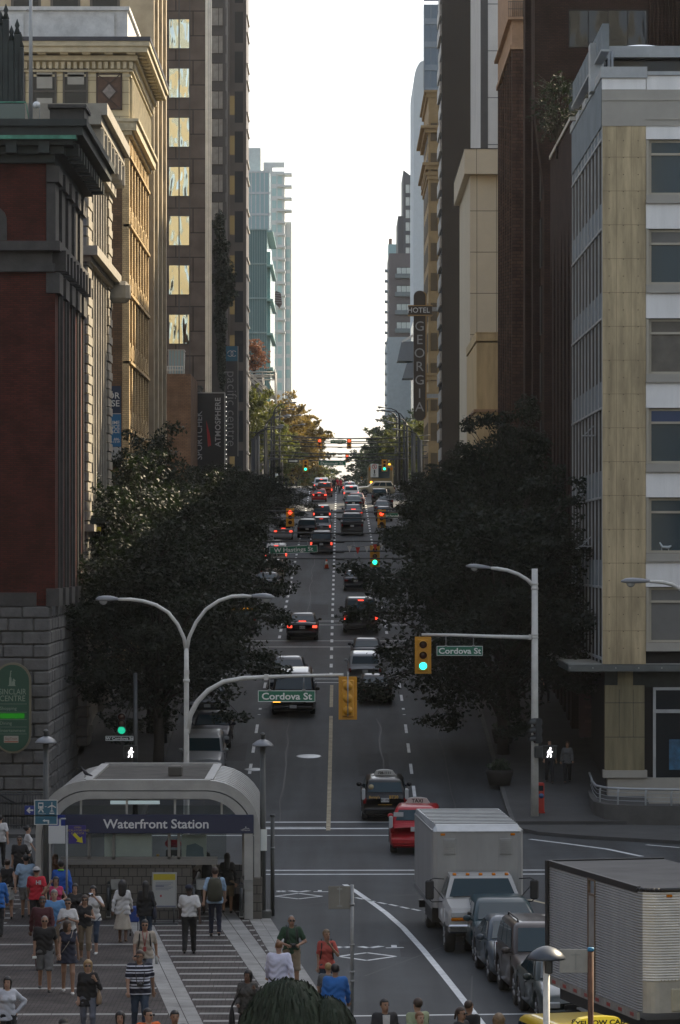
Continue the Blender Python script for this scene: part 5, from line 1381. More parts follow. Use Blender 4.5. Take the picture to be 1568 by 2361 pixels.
# ---- signals and name signs over the far crossings, and the wires they share
def far_signal(x,y,Y,lit,g,label,sc=1.0,arm=None):
 sg=thing('traffic_signal',label,'traffic signal',(PX(x,Y),Y,PZ(y,Y)),0,'signals over the far crossings');sg.scale=(sc,sc,sc)
 make_signal(sg,lit,g,wd=.40)
 if arm:
  b=MB();e=arm-PX(x,Y);b.tube([(0,.1,.12),(e*.6,.1,.2),(e,.1,.1)],[.05,.06,.08],6);b.tube([(e,.1,.1),(e,.1,zg(Y)-PZ(y,Y))],[.1,.13],7);b.build('mast_arm',M_dkpole,sg)
far_signal(669,1175,253,0,G_red,'red signal hanging left of the lanes above the silver car',arm=-7.8)
far_signal(880,1178,253,0,G_red,'red signal half hidden in leaves at the right of the lanes',arm=7.6)
far_signal(864.5,1261,212,2,G_grn,'green signal half hidden in the right tree edge',arm=7.6)
far_signal(704.5,1062,377,2,G_grn,'green signal at the left end of the wide green sign',arm=-7.8)
far_signal(886.5,1061,377,2,G_grn,'green signal beside the white prohibition sign on the right',arm=7.2)
far_signal(737,1013,450,0,G_red,'upper left red signal against the autumn-gold trees',arm=-7.6)
far_signal(805,1013,450,0,G_red,'upper right red signal against the sky gap',arm=7.2)
far_signal(730.5,1049,600,0,G_red,'lower left red signal against the autumn-gold trees',1.05,arm=-7.6)
far_signal(800.5,1049,600,0,G_red,'lower right red signal over the street end',1.05,arm=7.2)
far_signal(834,1094,640,0,G_red,'small faint red signal left of the bus',.8,arm=7.4)
def far_sign(x,y,Y,wd,h,words,label,size=None,rz=0.0,sx=1.0):
 sn=thing('street_name_sign',label,'street sign',(PX(x,Y),Y-.1,PZ(y,Y)),0,None);sn.rotation_euler=(0,rz,0)
 street_sign(sn,words,wd,h,(0,0,0),hang=.2,size=size,sx=sx)
 return sn
far_sign(677,1267,177,110*177/F,16.5*177/F,'W Hastings St','tilted green street sign among the left leaves above the lanes',rz=math.radians(-2.5),size=.30)
far_sign(766,1068,377,63*377/F,10.5*377/F,'Dunsmuir St.','wide green street sign between the two green signals',size=.42,sx=1.0).children
far_sign(780,1018,450,36*450/F,7*450/F,'W Georgia St','small green street sign between the upper red signals',size=.27)
far_sign(758,1047,600,34*600/F,6*600/F,'Robson St','small pale green street sign between the lower red signals',size=.3)
far_sign(776,1088,640,24*640/F,4*640/F,'Smithe St','faintest tiny green sign low in the street end',size=.22)
far_sign(904,1189,252,28*252/F,13*252/F,'W Pender','green street sign mostly hidden in the right tree beside the red signal',size=.2)
sn=thing('prohibition_sign','white turn prohibition sign with red ring hung beside the right green signal','sign',(PX(863.5,376),376,PZ(1085,376)))
b=MB();b.bbox(-.42,.42,-.012,.012,-.72,.72,.005);b.build('plate',M_signw,sn)
b=MB();b.tube([(x,-.02,z)for x,_,z in arc((0,.42),.24,0,360,20)],.03,5);b.tube([(-.16,-.02,.58),(.16,-.02,.26)],.025,5);b.build('red_ring',mat('sign_red2',(.5,.02,.02),.5,vary=0),sn)
b=MB();b.box(-.03,.03,-.018,-.012,.28,.56);b.prism([(-.1,.5),(0,.5),(0,.56)],-.018,-.012);b.box(-.07,.07,-.018,-.012,-.35,.08);b.box(-.12,.12,-.018,-.012,-.5,-.42);b.box(-.12,.12,-.018,-.012,-.62,-.56);b.build('symbol',M_dkpole,sn)
t=thing('one_way_sign','small black arrow plate left of the green signal','sign',(PX(677,376),376,PZ(1063,376)))
b=MB();b.bbox(-.62,.62,-.02,.02,-.18,.18,.01);b.build('plate',M_dkpole,t)
b=MB();b.prism([(-.5,-.06),(.2,-.06),(.2,-.13),(.5,0),(.2,.13),(.2,.06),(-.5,.06)],-.03,-.02);b.build('arrow',M_signw,t)
n_w=0
for(Y,y0,y1,y2)in((186,1222,1229,1227),(190,1243,1248,1243),(192,1262,1271,1262),(195,1284,1288,1283),(246,1172,1180,1176),(250,1190,1194,1189),(370,996,1010,1003),(374,1012,1021,1016),(380,1022,1030,1026),(384,1036,1046,1041),(388,1046,1053,1050),(378,1052,1062,1054),(455,1008,1017,1014),(600,1040,1045,1042)):
 b=MB();pts=[]
 for k in range(13):
  f=k/12;X=-9.6+19.2*f;y=y0+(y2-y0)*f+(y1-(y0+y2)/2)*4*f*(1-f);pts.append((X,Y+math.sin(f*3)*1.5,PZ(y,Y)))
 b.tube(pts,.022+.00009*Y,5)
 if Y<400:
  for f in(3,6,8):b.tube([Vector(pts[f])+Vector((-.25,0,-.05)),Vector(pts[f])+Vector((.25,0,-.05))],.05,5)
 o=b.build('overhead_wire',M_dkpole);tag(o,'thin dark overhead wire sagging across the street between the poles','wire','overhead wires across the street')
# red pennant string caught in the right tree
t=thing('pennant_string','string of red and white pennants slung over the lanes by the green signal','pennant string',(PX(825,190),190,PZ(1262,190)))
b=MB();b.tube([(-.6,0,.12),(0,0,0),(.9,0,.16),(1.5,0,.28)],.012,4);b.build('cord',M_dkpole,t)
bm=MB();bm.prism([(-.13,0),(0,-.38),(.13,0)],-.006,.006)
for k,(x,z)in enumerate(((-.45,.1),(.0,.0),(.5,.08),(.95,.17),(1.3,.24))):inst(bm.mesh('pennant',mat('pennant_red' if k%2 else 'pennant_white',(.42,.03,.02)if k%2 else(.5,.5,.5),.7,vary=.1)),'pennant',t,(x,0,z))
# ---- traffic cone up the hill
Y=hit(1312);t=thing('traffic_cone','orange traffic cone with pale collar on the left of the centre dashes','cone',(PX(753,Y),Y,zg(Y)))
b=MB();b.lathe([(.17,.04),(.06,.62),(.04,.72),(.02,.73)],(0,0,0),14);b.build('body',mat('cone_orange',(.55,.07,.02),.6,vary=.1),t)
b=MB();b.lathe([(.118,.34),(.082,.56)],(0,0,0),14);b.build('collar',M_signw,t)
b=MB();b.bbox(-.22,.22,-.22,.22,0,.05,.015);b.build('base',M_dkpole,t)
# ---- mushroom lamps on the plaza
def mushroom(x,ytop,Y,cap,label,ybase_z=0.0,pole=.085,m=M_greypole,finial=True):
 X=PX(x,Y);zt_=PZ(ytop,Y)
 t=thing('plaza_lamp',label,'lamp post',(X,Y,ybase_z),0,'plaza lamps with disc caps');zt_-=ybase_z
 b=MB();b.tube([(0,0,0),(0,0,zt_-.02)],[pole,pole*.95],12);b.bbox(-.24,.24,-.24,.24,0,.22,.02);b.build('pole',m,t)
 b=MB();r=cap/2;b.lathe([(r*.2,.05),(r,0),(r,.03),(r*.8,.10),(r*.5,.16),(r*.22,.19),(.01,.2)],(0,0,zt_-.1),28);b.build('cap',M_lampgrey if finial else mat('cap_blue_grey',(.05,.06,.075),.4,metal=.3,vary=.1),t)
 b=MB()
 if finial:b.lathe([(.06,0),(.06,.10),(.09,.13),(.05,.18),(.01,.2)],(0,0,zt_+.09),12);b.build('finial',M_greypole,t)
 else:b.bbox(-.03,.09,-.06,.06,zt_-.32,zt_-.08,.02);b.build('bracket',M_dkpole,t)
 return t
lp1=mushroom(106,1705,95.6,.60,'grey plaza lamp with disc cap carrying the blue train signs')
lp2=mushroom(606,1712,97.4,.60,'grey plaza lamp with disc cap at the right of the station entrance')
b=MB();b.box(-.06,.12,-.10,-.095,1.9,2.5);b.build('notice',M_signw,lp2)
mushroom(1260,2196,52,.57,'white plaza lamp with dark disc cap before the silver trailer',pole=.052,m=M_polew,finial=False)
# ---- plain posts and sign backs
t=thing('signpost','thin bare grey post on the plaza kerb','post',(PX(628.5,98),98,0))
b=MB();b.tube([(0,0,0),(0,0,PZ(1880,98))],.06,10);b.lathe([(.075,0),(.075,.05)],(0,0,PZ(1882,98)),10);b.build('pole',M_greypole,t)
b=MB();b.lathe([(.068,0),(.068,.05)],(0,0,1.9),10);b.build('clamp',M_galv,t)
t=thing('signpost','grey post with the blank back of a sign at the lane edge','sign',(PX(812,76.7),76.7,0))
b=MB();b.tube([(0,0,0),(0,0,PZ(2040,76.7))],.042,10);b.build('pole',M_galv,t)
x0,x1,z0,z1=PX(757,76.7)-PX(812,76.7),PX(809,76.7)-PX(812,76.7),PZ(2096,76.7),PZ(2043,76.7)
b=MB();b.bbox(x0,x1,.02,.035,z0,z1,.02);p=b.build('sign_back',mat('sign_back_alu',(.20,.195,.175),.6,metal=.2,vary=.12,scale=3),t)
b=MB();b.box((x0+x1)/2-.01,(x0+x1)/2+.01,.01,.02,z0+.04,z1-.02);b.box((x0+x1)/2-.06,(x0+x1)/2+.06,.008,.02,z1-.08,z1-.05);b.box((x0+x1)/2-.06,(x0+x1)/2+.06,.008,.02,z0+.05,z0+.08);b.build('seam',M_galv,p)
b=MB()
for z in(z0+.08,1.55,.95,.75):b.lathe([(.055,0),(.055,.05)],(0,0,z),10)
b.build('clamp',M_galv,t)
t=thing('signpost','rusty brown post with blue cap and grey sign back before the trailer','sign',(PX(1362,58),58,0))
M_rustp=mat('rusty_steel',(.10,.045,.025),.8,vary=.4,scale=5)
b=MB();b.tube([(0,0,0),(0,0,PZ(2193,58))],.05,10);b.build('pole',M_rustp,t)
b=MB();b.lathe([(.055,0),(.055,.06)],(0,0,PZ(2193,58)),10);b.build('cap',mat('blue_tape',(.02,.18,.35),.5,vary=0),t)
x0,x1,z0,z1=PX(1290,58)-PX(1362,58),PX(1358,58)-PX(1362,58),PZ(2244,58),PZ(2189,58)
b=MB();b.bbox(x0,x1,.03,.045,z0,z1,.02);p=b.build('sign_back',mat('sign_back_grey',(.30,.30,.285),.6,metal=.2,vary=.12,scale=3),t)
b=MB();b.box(-.26,-.24,.02,.03,z0+.05,z1-.05);b.box(-.33,-.17,.02,.03,z1-.10,z1-.085);b.build('seam',M_galv,p)
# ---- wayfinding signs at the left of the station
M_wblue=mat('wayfinding_blue',(0.012,0.105,0.17),.45,vary=.04);M_wwhite=mat('wayfinding_white',(.55,.58,.57),.5,vary=0);M_navy=mat('station_navy',(0.006,0.014,0.055),.4,vary=.04);M_royal=mat('royal_blue',(.008,.03,.22),.45,vary=.04)
Ys=95.45;xc_=PX(106,Ys)
t=thing('wayfinding_sign','teal-blue sign with white train and aeroplane symbols on the plaza lamp','sign',(xc_,Ys,PZ(1883,Ys)))
W2,hA,hB=25*Ys/F,34*Ys/F,18.5*Ys/F
b=MB();b.bbox(-W2,W2,-.02,.0,.04,.04+hA,.004);b.bbox(-W2,W2,-.02,.0,-hB+.02,.02,.004);b.build('plate',M_wblue,t)
b=MB()
for z0,z1 in((.04,.04+hA),(-hB+.02,.02)):
 for q in((-W2-.02,W2+.02,z0-.02,z0),(-W2-.02,W2+.02,z1,z1+.02),(-W2-.02,-W2,z0,z1),(W2,W2+.02,z0,z1)):b.box(q[0],q[1],-.03,.0,q[2],q[3])
b.build('border',M_wwhite,t)
b=MB();y0,y1=-.032,-.021
def P2(pts):b.prism(pts,y0,y1)
b.box(-.21,-.07,y0,y1,.22,.39);P2([(-.22,.12),(-.18,.12),(-.13,.21),(-.17,.21)]);P2([(-.10,.21),(-.14,.21),(-.09,.12),(-.05,.12)][::-1])
b.box(-.03,.02,y0,y1,.27,.285)
P2([(.155,.13),(.175,.13),(.175,.39),(.165,.41),(.155,.39)]);P2([(.05,.24),(.165,.29),(.28,.24),(.28,.265),(.165,.335),(.05,.265)]);P2([(.12,.14),(.165,.165),(.21,.14),(.21,.155),(.165,.185),(.12,.155)])
b.box(.10,.23,y0,y1,.075,.11);b.box(-.21,.0,y0,y1,.075,.085)
P2([(.05,-.19),(.09,-.19),(.09,-.09),(-.03,-.09),(-.03,-.065),(-.09,-.105),(-.03,-.145),(-.03,-.125),(.05,-.125)]);b.build('symbol',M_wwhite,t)
b=MB();b.box(-.19,-.09,-.036,-.032,.29,.36);b.box(-.19,-.17,-.036,-.032,.235,.255);b.box(-.11,-.09,-.036,-.032,.235,.255);b.build('symbol_window',M_wblue,t)
t=thing('arrow_sign','small blue sign with a white left arrow behind the teal-blue signs','sign',(PX(69,100),100,PZ(1868,100)))
b=MB();b.bbox(-.15,.15,-.02,0,-.13,.13,.004);b.tube([(.15,0,0),(.45,-.2,0)],.015,5);b.build('plate',M_royal,t)
b=MB();b.prism([(-.1,0),(-.01,.09),(.02,.06),(-.02,.022),(.1,.022),(.1,-.022),(-.02,-.022),(.02,-.06),(-.01,-.09)][::-1],-.03,-.021);b.build('arrow',M_wwhite,t)
t=thing('signpost','thin grey pole carrying a white board and a purple arrow board','sign',(PX(154,95),95,0))
b=MB();b.tube([(0,0,0),(0,0,PZ(1903,95))],.03,8);b.build('pole',M_galv,t)
b=MB();b.bbox(PX(112,95)-PX(154,95),-.04,-.02,0,PZ(1945,95),PZ(1904,95),.004);b.build('white_board',mat('white_board',(.50,.53,.55),.5,vary=.03),t)
b=MB();b.bbox(.05,PX(198,95)-PX(154,95),-.02,0,PZ(1945,95),PZ(1903,95),.004);p=b.build('purple_board',mat('purple_blue',(.02,.012,.17),.5,vary=.03),t)
b=MB();zc_=PZ(1930,95);b.prism([(.22,zc_+.12),(.16,zc_+.06),(.30,zc_-.08),(.26,zc_-.12),(.44,zc_-.16),(.42,zc_+.02),(.37,zc_-.02)][::1],-.03,-.021);b.build('arrow',mat('arrow_yellow',(.50,.46,.01),.5,vary=0),p)
for k,s in enumerate(('OPEN','ESCALATORS AND','ELEVATOR')):text(s,.075,mat('sign_mustard',(.35,.28,.04),.5,vary=0),p,(.30,-.022,PZ(1908,95)-.08*k))
# ---- green oval sign on the stone base
Ys=128.2;X0=PX(0,Ys);
t=thing('oval_sign','round-ended dark green directory sign with gold rim on the stone wall','sign',(PX(30,Ys),Ys-.15,PZ(1732,Ys)))
hw=38*Ys/F;hh=200*Ys/F
def pill(r,h,dz=0):return[(r*math.cos(a),h-r+r*math.sin(a)+dz)for a in np.linspace(0,math.pi,16)]+[(r*math.cos(a),r+r*math.sin(a)+dz)for a in np.linspace(math.pi,2*math.pi,16)]
b=MB();b.prism(pill(hw+.075,hh+.15,-.075),0,.14);b.build('gold_rim',mat('bronze_rim',(.17,.145,.095),.5,vary=.1),t)
b=MB();b.prism(pill(hw,hh),-.03,.0);b.build('panel',mat('directory_green',(.003,.055,.032),.4,vary=.05),t)
MLg=mat('directory_letter',(.20,.26,.20),.5,vary=0)
text('SINCLAIR',.30,MLg,t,(.0,-.034,PZ(1595,Ys)-PZ(1732,Ys)),sx=.80);text('CENTRE',.30,MLg,t,(.0,-.034,PZ(1610.5,Ys)-PZ(1732,Ys)),sx=.86)
for s,y,dx in(('Shopping',1633,-.16),('Dining',1667,-.25),('Entertainment',1684,-.01)):text(s,.17,MLg,t,(dx,-.034,PZ(y,Ys)-PZ(1732,Ys)))
b=MB()
for y in(1623,1642,1659,1676,1692):z=PZ(y,Ys)-PZ(1732,Ys);b.box(-hw+.05,hw-.08,-.034,-.03,z,z+.012)
b.build('rule',MLg,t)
b=MB();b.box(-hw+.05,hw-.17,-.036,-.03,PZ(1656,Ys)-PZ(1732,Ys),PZ(1644,Ys)-PZ(1732,Ys));b.build('green_bar',glow('lit_green',(.0,.16,.0),.35),t)
b=MB();z0,z1=PZ(1712,Ys)-PZ(1732,Ys),PZ(1696,Ys)-PZ(1732,Ys);b.box(-.32,.22,-.036,-.03,z0,z1);p=b.build('small_plate',mat('plate_cream',(.32,.30,.25),.5,vary=0),t)
b=MB();b.box(-.30,.20,-.040,-.036,z0+.02,z0+.06);b.build('orange_rule',mat('plate_orange',(.32,.09,.04),.5,vary=0),p)
text('SkyTrain',.13,mat('plate_grey',(.14,.06,.05),.5,vary=0),p,(-.05,-.038,(z0+z1)/2+.02))
b=MB()
zc_=PZ(1580,Ys)-PZ(1732,Ys);e0,e1=-.04,-.031
for P in([(-.17,-.02),(.12,-.02),(.12,0),(-.17,0)],[(-.13,0),(-.03,0),(-.04,.28),(-.08,.36),(-.12,.28)],[(-.1,.34),(-.06,.34),(-.05,.46),(-.08,.54)],[(-.02,0),(.09,0),(.09,.13),(.03,.2),(-.02,.13)],[(-.09,.52),(-.03,.5),(-.04,.56)],[(0,.2),(.1,.15),(.11,.18),(.04,.26)]):
 b.prism([(x+.0,z+zc_)for x,z in P],e0,e1)
b.build('emblem',MLg,t)
# ---- station entrance pavilion
M_stn=mat('station_white_metal',(0.34,0.34,0.325),.45,vary=.14,scale=2)
M_stntile=brick_mat('station_wall_tile',(0.13,0.12,0.105),(0.115,0.108,0.096),(0.035,0.034,0.032),.25,.24,.010,.1,.1)
M_stnglass=clear_glass('pavilion_glass')
Ys=97.0;y1s=104.5;x0,x1=PX(82,Ys),PX(600,Ys);xc_=(x0+x1)/2
t=thing('station_entrance','white arched glass station entrance pavilion with a navy name band','station entrance',(xc_,Ys,0))
hw=(x1-x0)/2;ztop=PZ(1800,Ys);rc=1.45
def portal(hw,zt,rc,n=12):
 return[(-hw,0)]+[(-hw+rc+rc*math.cos(a),zt-rc+rc*math.sin(a))for a in np.linspace(math.pi,math.pi/2,n)]+[(hw-rc+rc*math.cos(a),zt-rc+rc*math.sin(a))for a in np.linspace(math.pi/2,0,n)]+[(hw,0)]
def band(b,po,pi_,ya,yb):
 n=len(po);V=[];Fc=[]
 for p,q in zip(po,pi_):V+=[(p[0],ya,p[1]),(q[0],ya,q[1]),(q[0],yb,q[1]),(p[0],yb,p[1])]
 for i in range(n-1):
  a,c=4*i,4*i+4
  for k in range(4):Fc.append((a+k,c+k,c+(k+1)%4,a+(k+1)%4))
 Fc+=[(0,1,2,3),(4*n-1,4*n-2,4*n-3,4*n-4)]
 b.add(V,Fc)
o1,i1=portal(hw,ztop,rc),portal(hw-.17,ztop-.27,rc-.14)
o2,i2=portal(hw-.20,ztop-.30,rc-.15),portal(hw-.44,ztop-.50,rc-.3)
b=MB();band(b,o1,i1,0,.3);b.build('outer_arch',M_stn,t)
b=MB();band(b,o2,i2,-.07,.25);b.build('inner_arch',M_stn,t)
b=MB();band(b,portal(hw-.19,ztop-.28,rc-.145),portal(hw-.22,ztop-.31,rc-.16),.03,.2);b.build('dark_joint',M_dkpole,t)
# ribbed barrel sides of the roof and the flat dark roof between its upstands
b=MB()
D=y1s-Ys
for k in range(11):
 ya=.32+k*(D-.4)/11;ps=portal(hw-(.02 if k%1==0 else 0),ztop-.01,rc,10);n=len(ps)//2
 for seg in(ps[1:n],ps[n:-1]):
  b=MB();band(b,seg,[(x*.985,z-.12)for x,z in seg],ya,ya+(D-.4)/11-.24);b.build('roof_rib',M_stn,t)
b=MB()
for seg in(portal(hw-.10,ztop-.10,rc,10)[1:11],portal(hw-.10,ztop-.10,rc,10)[11:-1]):band(b,seg,[(x*.98,z-.06)for x,z in seg],.3,D)
b.build('roof_under',M_dkpole,t)
b=MB();b.box(-hw+rc,hw-rc,.28,D,ztop-.2,ztop-.04);b.build('flat_roof',mat('roof_gravel',(.060,.056,.048),.9,vary=.45,scale=1.5),t)
b=MB();b.box(-hw+rc-.02,hw-rc+.02,D-.1,D+.1,ztop-.1,ztop+.05);b.box(-hw+rc-.05,hw-rc+.05,0.02,.34,ztop-.27,ztop+.02)
for sx in(-1,1):b.box(sx*(hw-rc)-.12,sx*(hw-rc)+.12,.3,D,ztop-.1,ztop+.03)
b.build('roof_edge',M_stn,t)
b=MB();b.bbox(hw-rc-1.25,hw-rc-.85,2.5,3.1,ztop-.04,ztop+.25,.03);b.build('roof_vent',mat('roof_vent_dark',(.09,.085,.075),.7,vary=.2),t)
# mullions, glass, blue name band, lower wall
def zz(y):return PZ(y,Ys)
b=MB();zb_,zt_=zz(1878),ztop-.5
for x in(186,292,403,511):X=PX(x,Ys)-xc_;b.box(X-.03,X+.03,.08,.16,zb_,zt_+.02)
b.box(-hw+rc-.1,hw-rc+.1,.06,.18,zt_-.03,zt_+.04);b.build('mullion',M_stn,t)
b=MB();b.box(-hw+.5,hw-.5,.10,.12,zb_,zt_-.2);b.build('upper_glass',M_stnglass,t)
b=MB();b.box(-hw+.5,hw-.95,.10,.12,zz(1982),zz(1921));b.build('lower_glass',M_stnglass,t)
b=MB();b.bbox(PX(137,Ys)-xc_,PX(585,Ys)-xc_,-.10,.06,zz(1921),zz(1878),.01);nb=b.build('name_band',M_navy,t)
b=MB();b.bbox(PX(100,Ys)-xc_,PX(151,Ys)-xc_,-.12,-.10,zz(1905),zz(1878),.004);b.build('blue_end_panel',M_royal,nb)
b=MB();b.box(-2.48,-2.28,-.13,-.12,zz(1888),zz(1885));b.box(-2.48,-2.42,-.13,-.12,zz(1904),zz(1885));b.build('panel_mark',M_wwhite,nb)
text('Waterfront Station',.36,mat('name_letter',(.60,.62,.64),.5,vary=0),nb,(PX(361,Ys)-xc_,-.104,zz(1900)),bold=.006,sx=1.05)
text('TRANSLINK',.05,M_wwhite,nb,(PX(566,Ys)-xc_,-.104,zz(1913.5)))
b=MB();b.tube([(PX(559,Ys)-xc_,-.106,zz(1912)),(PX(567,Ys)-xc_,-.106,zz(1909)),(PX(575,Ys)-xc_,-.106,zz(1909.5))],.006,4);b.ell((PX(567,Ys)-xc_,-.106,zz(1906.5)),(.018,.006,.018),6,4);b.build('logo_mark',M_wwhite,nb)
zl=zz(1994)
b=MB();b.box(-hw+.75,PX(443,Ys)-xc_,.05,.35,.0,zl);b.build('tiled_wall',M_stntile,t)
b=MB();b.box(-hw+.7,hw-1.2,0.0,.4,zl,zz(1982));b.box(-hw+.7,hw-1.2,.06,.2,zl+.14,zl+.22)
for x in(205,262,390,412):X=PX(x,Ys)-xc_;b.box(X-.04,X+.04,.06,.16,zz(1982),zz(1921))
b.build('sill',mat('station_sill',(.17,.165,.15),.6,vary=.1),t)
b=MB();b.tube([(PX(567,Ys)-xc_,.5,0),(PX(567,Ys)-xc_,.5,zz(1921))],.12,14);b.build('column',M_stn,t)
b=MB();b.bbox(hw-.55,hw+.05,-.05,.6,0,1.18,.03);b.build('plinth',M_stntile,t);b=MB();b.bbox(-hw-.02,-hw+.5,-.05,.5,0,.9,.03);b.build('plinth',M_stntile,t)
# escalator balustrades inside the right opening and behind the wall
for x,lab in((557,'a'),(448,'b'),(251,'c')):
 b=MB();X=PX(x,Ys)-xc_;b.box(X-.05,X+.05,-.25,3.0,.12,1.0);b.tube([(X,3.0,1.02),(X,.0,1.02),(X,-.28,.85),(X,-.34,.6),(X,-.25,.3)],.05,8);b.build('handrail',M_dkpole,t)
 b=MB();b.box(X-.06,X+.06,-.2,2.8,.08,.2);b.box(X+.06,X+.32,-.1,.4,.85,1.12);b.build('balustrade_base',M_galv,t)
b=MB();b.box(-hw+.3,hw-.3,D-.35,D-.2,0.0,.9);b.box(hw-1.2,hw-.5,2.6,D-.4,0.0,.02);b.build('rear_wall',M_stntile,t)
# lit strip lamp, posters and clutter seen through the glass
b=MB();b.box(PX(238,Ys)-xc_,PX(355,Ys)-xc_,3.0,3.1,zz(1872),zz(1864));b.build('strip_lamp',glow('strip_light',(.75,.95,1.0),.16),t)
b=MB();b.box(PX(240,Ys)-xc_,PX(350,Ys)-xc_,.125,.14,zz(1985),zz(1922));b.build('pale_panel',mat('frosted_panel',(.62,.64,.62),.5,vary=.1),t)
b=MB();b.box(PX(418,Ys)-xc_,PX(476,Ys)-xc_,.125,.14,zz(1985),zz(1925));p=b.build('map_poster',mat('map_paper',(.40,.43,.41),.5,vary=.1),t)
b=MB();b.prism([(PX(x,Ys)-xc_,zz(y))for x,y in((428,1978),(470,1980),(468,1955),(450,1945),(430,1950))],.118,.125);b.build('map_water',mat('map_teal',(.07,.11,.13),.5,vary=.1),p)
b=MB();b.box(PX(382,Ys)-xc_,PX(417,Ys)-xc_,.125,.14,zz(1980),zz(1960));p=b.build('dark_board',M_dkpole,t);text('Viral',.09,M_wwhite,p,(PX(403,Ys)-xc_,.12,zz(1976)))
b=MB();b.bbox(PX(380,Ys)-xc_,PX(417,Ys)-xc_,.13,.35,zz(1955),zz(1938),.06);b.build('red_bag',mat('red_cloth',(.35,.03,.05),.7,vary=.3,scale=8),t)
b=MB();b.lathe([(.03,0),(.045,.12)],(PX(363,Ys)-xc_,.22,zz(1981)),10);b.build('paper_cup',mat('cup_orange',(.45,.25,.05),.6,vary=.1),t)
# pigeon on the roof
t=thing('pigeon','dark pigeon perched at the left roof corner of the station entrance','bird',(PX(189,98),98.2,ztop+.02))
b=MB()
V=[];Fc=[];n=10
pr=[(-.03,.30,.012),(-.035,.29,.03),(-.02,.265,.034),(.0,.23,.038),(.03,.18,.062),(.07,.14,.072),(.12,.11,.06),(.17,.08,.035),(.25,.05,.025),(.29,.04,.006)]
for(x,z,r)in pr:
 for k in range(n):a=2*math.pi*k/n;V.append((x,r*math.cos(a),z+r*math.sin(a)))
for i in range(len(pr)-1):
 for k in range(n):Fc.append((i*n+k,i*n+(k+1)%n,(i+1)*n+(k+1)%n,(i+1)*n+k))
b.add(V,Fc,0,True);b.lathe([(.001,-.07),(.01,-.035)],(0,0,0),6,axis='x')if False else None
for sy in(-.03,.03):b.tube([(.07,sy,.1),(.075,sy,0),(.045,sy,0)],.008,5)
b.tube([(-.035,0,.29),(-.065,0,.282)],[.012,.003],6);b.build('body',mat('pigeon_grey',(.02,.02,.025),.6,vary=.3,scale=20),t)
# ---- information board by the escalators
Ys=95.5;t=thing('info_board','white notice board with a yellow header standing by the escalators','notice board',(PX(379,Ys),Ys,0))
W2=26*Ys/F
b=MB();b.bbox(-W2-.03,W2+.03,0,.08,PZ(2094,Ys),PZ(2012,Ys),.01);b.build('frame',M_galv,t)
b=MB();b.box(-W2,W2,-.008,0,PZ(2091,Ys),PZ(2014,Ys));p=b.build('sheet',mat('board_paper',(.33,.345,.34),.5,vary=.03),t)
b=MB();b.box(-W2+.01,W2-.01,-.012,-.008,PZ(2029,Ys),PZ(2015,Ys));b.build('header',mat('header_yellow',(.38,.32,.02),.5,vary=.03),p)
b=MB()
for k in range(6):b.box(-W2+.07,W2-.07-.06*(k%3),-.012,-.008,PZ(2036+k*3.2,Ys),PZ(2035+k*3.2,Ys))
b.box(-W2+.07,-W2+.3,-.012,-.008,PZ(2044,Ys),PZ(2041,Ys));b.box(-W2,W2,-.012,-.008,PZ(2091,Ys),PZ(2088,Ys));b.build('print_line',mat('print_slate',(.12,.14,.2),.5,vary=0),p)
b=MB();b.box(-.12,-.07,-.013,-.008,PZ(2068,Ys),PZ(2063,Ys));b.build('red_mark',mat('print_red',(.3,.04,.05),.5,vary=0),p)
b=MB();b.bbox(-.38,.38,-.15,.25,0,.07,.02)
for s in(-.26,.26):b.tube([(s,.05,.05),(s,.05,PZ(2092,Ys))],.025,6)
b.build('stand',M_dkpole,t)
# ---- iron fence and steps left of the station, planters and box on the right corner
t=thing('iron_fence','dark iron picket fence at the foot of the rough stone wall','fence',(-12.5,127.6,.13))
b=MB()
for k in range(34):b.tube([(-1.7+k*.1,0,0),(-1.7+k*.1,0,1.35)],.014,4)
for z in(.12,1.25,1.35):b.tube([(-1.8,0,z),(1.65,0,z)],.025,5)
b.tube([(-1.8,0,2.3),(.6,0,.9)],.04,5);b.build('picket',M_dkpole,t)
Yq=132;t=thing('newspaper_box','orange-red box with a round blue emblem behind the right mast','newspaper box',(PX(1246,Yq),Yq,zg(Yq)+.13))
b=MB();b.bbox(-.14,.14,-.2,.2,.05,1.15,.03);b.box(-.16,.16,-.22,.22,0,.06);b.build('case',mat('box_orange',(.42,.035,.02),.5,vary=.15),t)
b=MB();b.lathe([(.10,-.01),(.10,.0)],(.02,-.2,.66),14,axis='y');b.build('emblem',mat('emblem_blue',(.05,.12,.25),.5,vary=0),t)
b=MB();b.box(-.1,.1,-.206,-.2,.85,1.05);b.build('window',M_dark,t)
for(x,Y,r,lab)in((1152,139,.55,'round concrete planter among the right tree trunks'),(1160,150,.5,'second round planter farther up the right pavement')):
 t=thing('planter',lab,'planter',(PX(x,Y),Y,zg(Y)+.13))
 b=MB();b.lathe([(r*.75,0),(r,.5),(r,.62),(r*.86,.62),(r*.82,.5)],(0,0,0),18);b.build('bowl',mat('planter_dark',(.03,.029,.028),.9,vary=.2),t)
 V,Fc=leaf_cloud([(0,0,.75)],[(r*.8,r*.8,.3)],500,.07,31);o=bpy.data.objects.new('foliage',np_mesh('foliage',V,Fc,M_leafb));COL.objects.link(o);o.parent=t
Yq=147;t=thing('shop_sign','dark hanging shop sign under the pale corner building canopy','sign',(PX(1365,Yq),Yq,PZ(1700,Yq)))
b=MB();b.bbox(-.55,.55,0,.1,0,2.0,.02);b.build('panel',mat('maroon_panel',(.05,.014,.02),.5,vary=.1),t)
for k,s in enumerate(('bakery','of','cakery')):text(s,.22,mat('dim_red_letter',(.13,.05,.05),.5,vary=0),t,(0,-.01,1.3-.3*k))
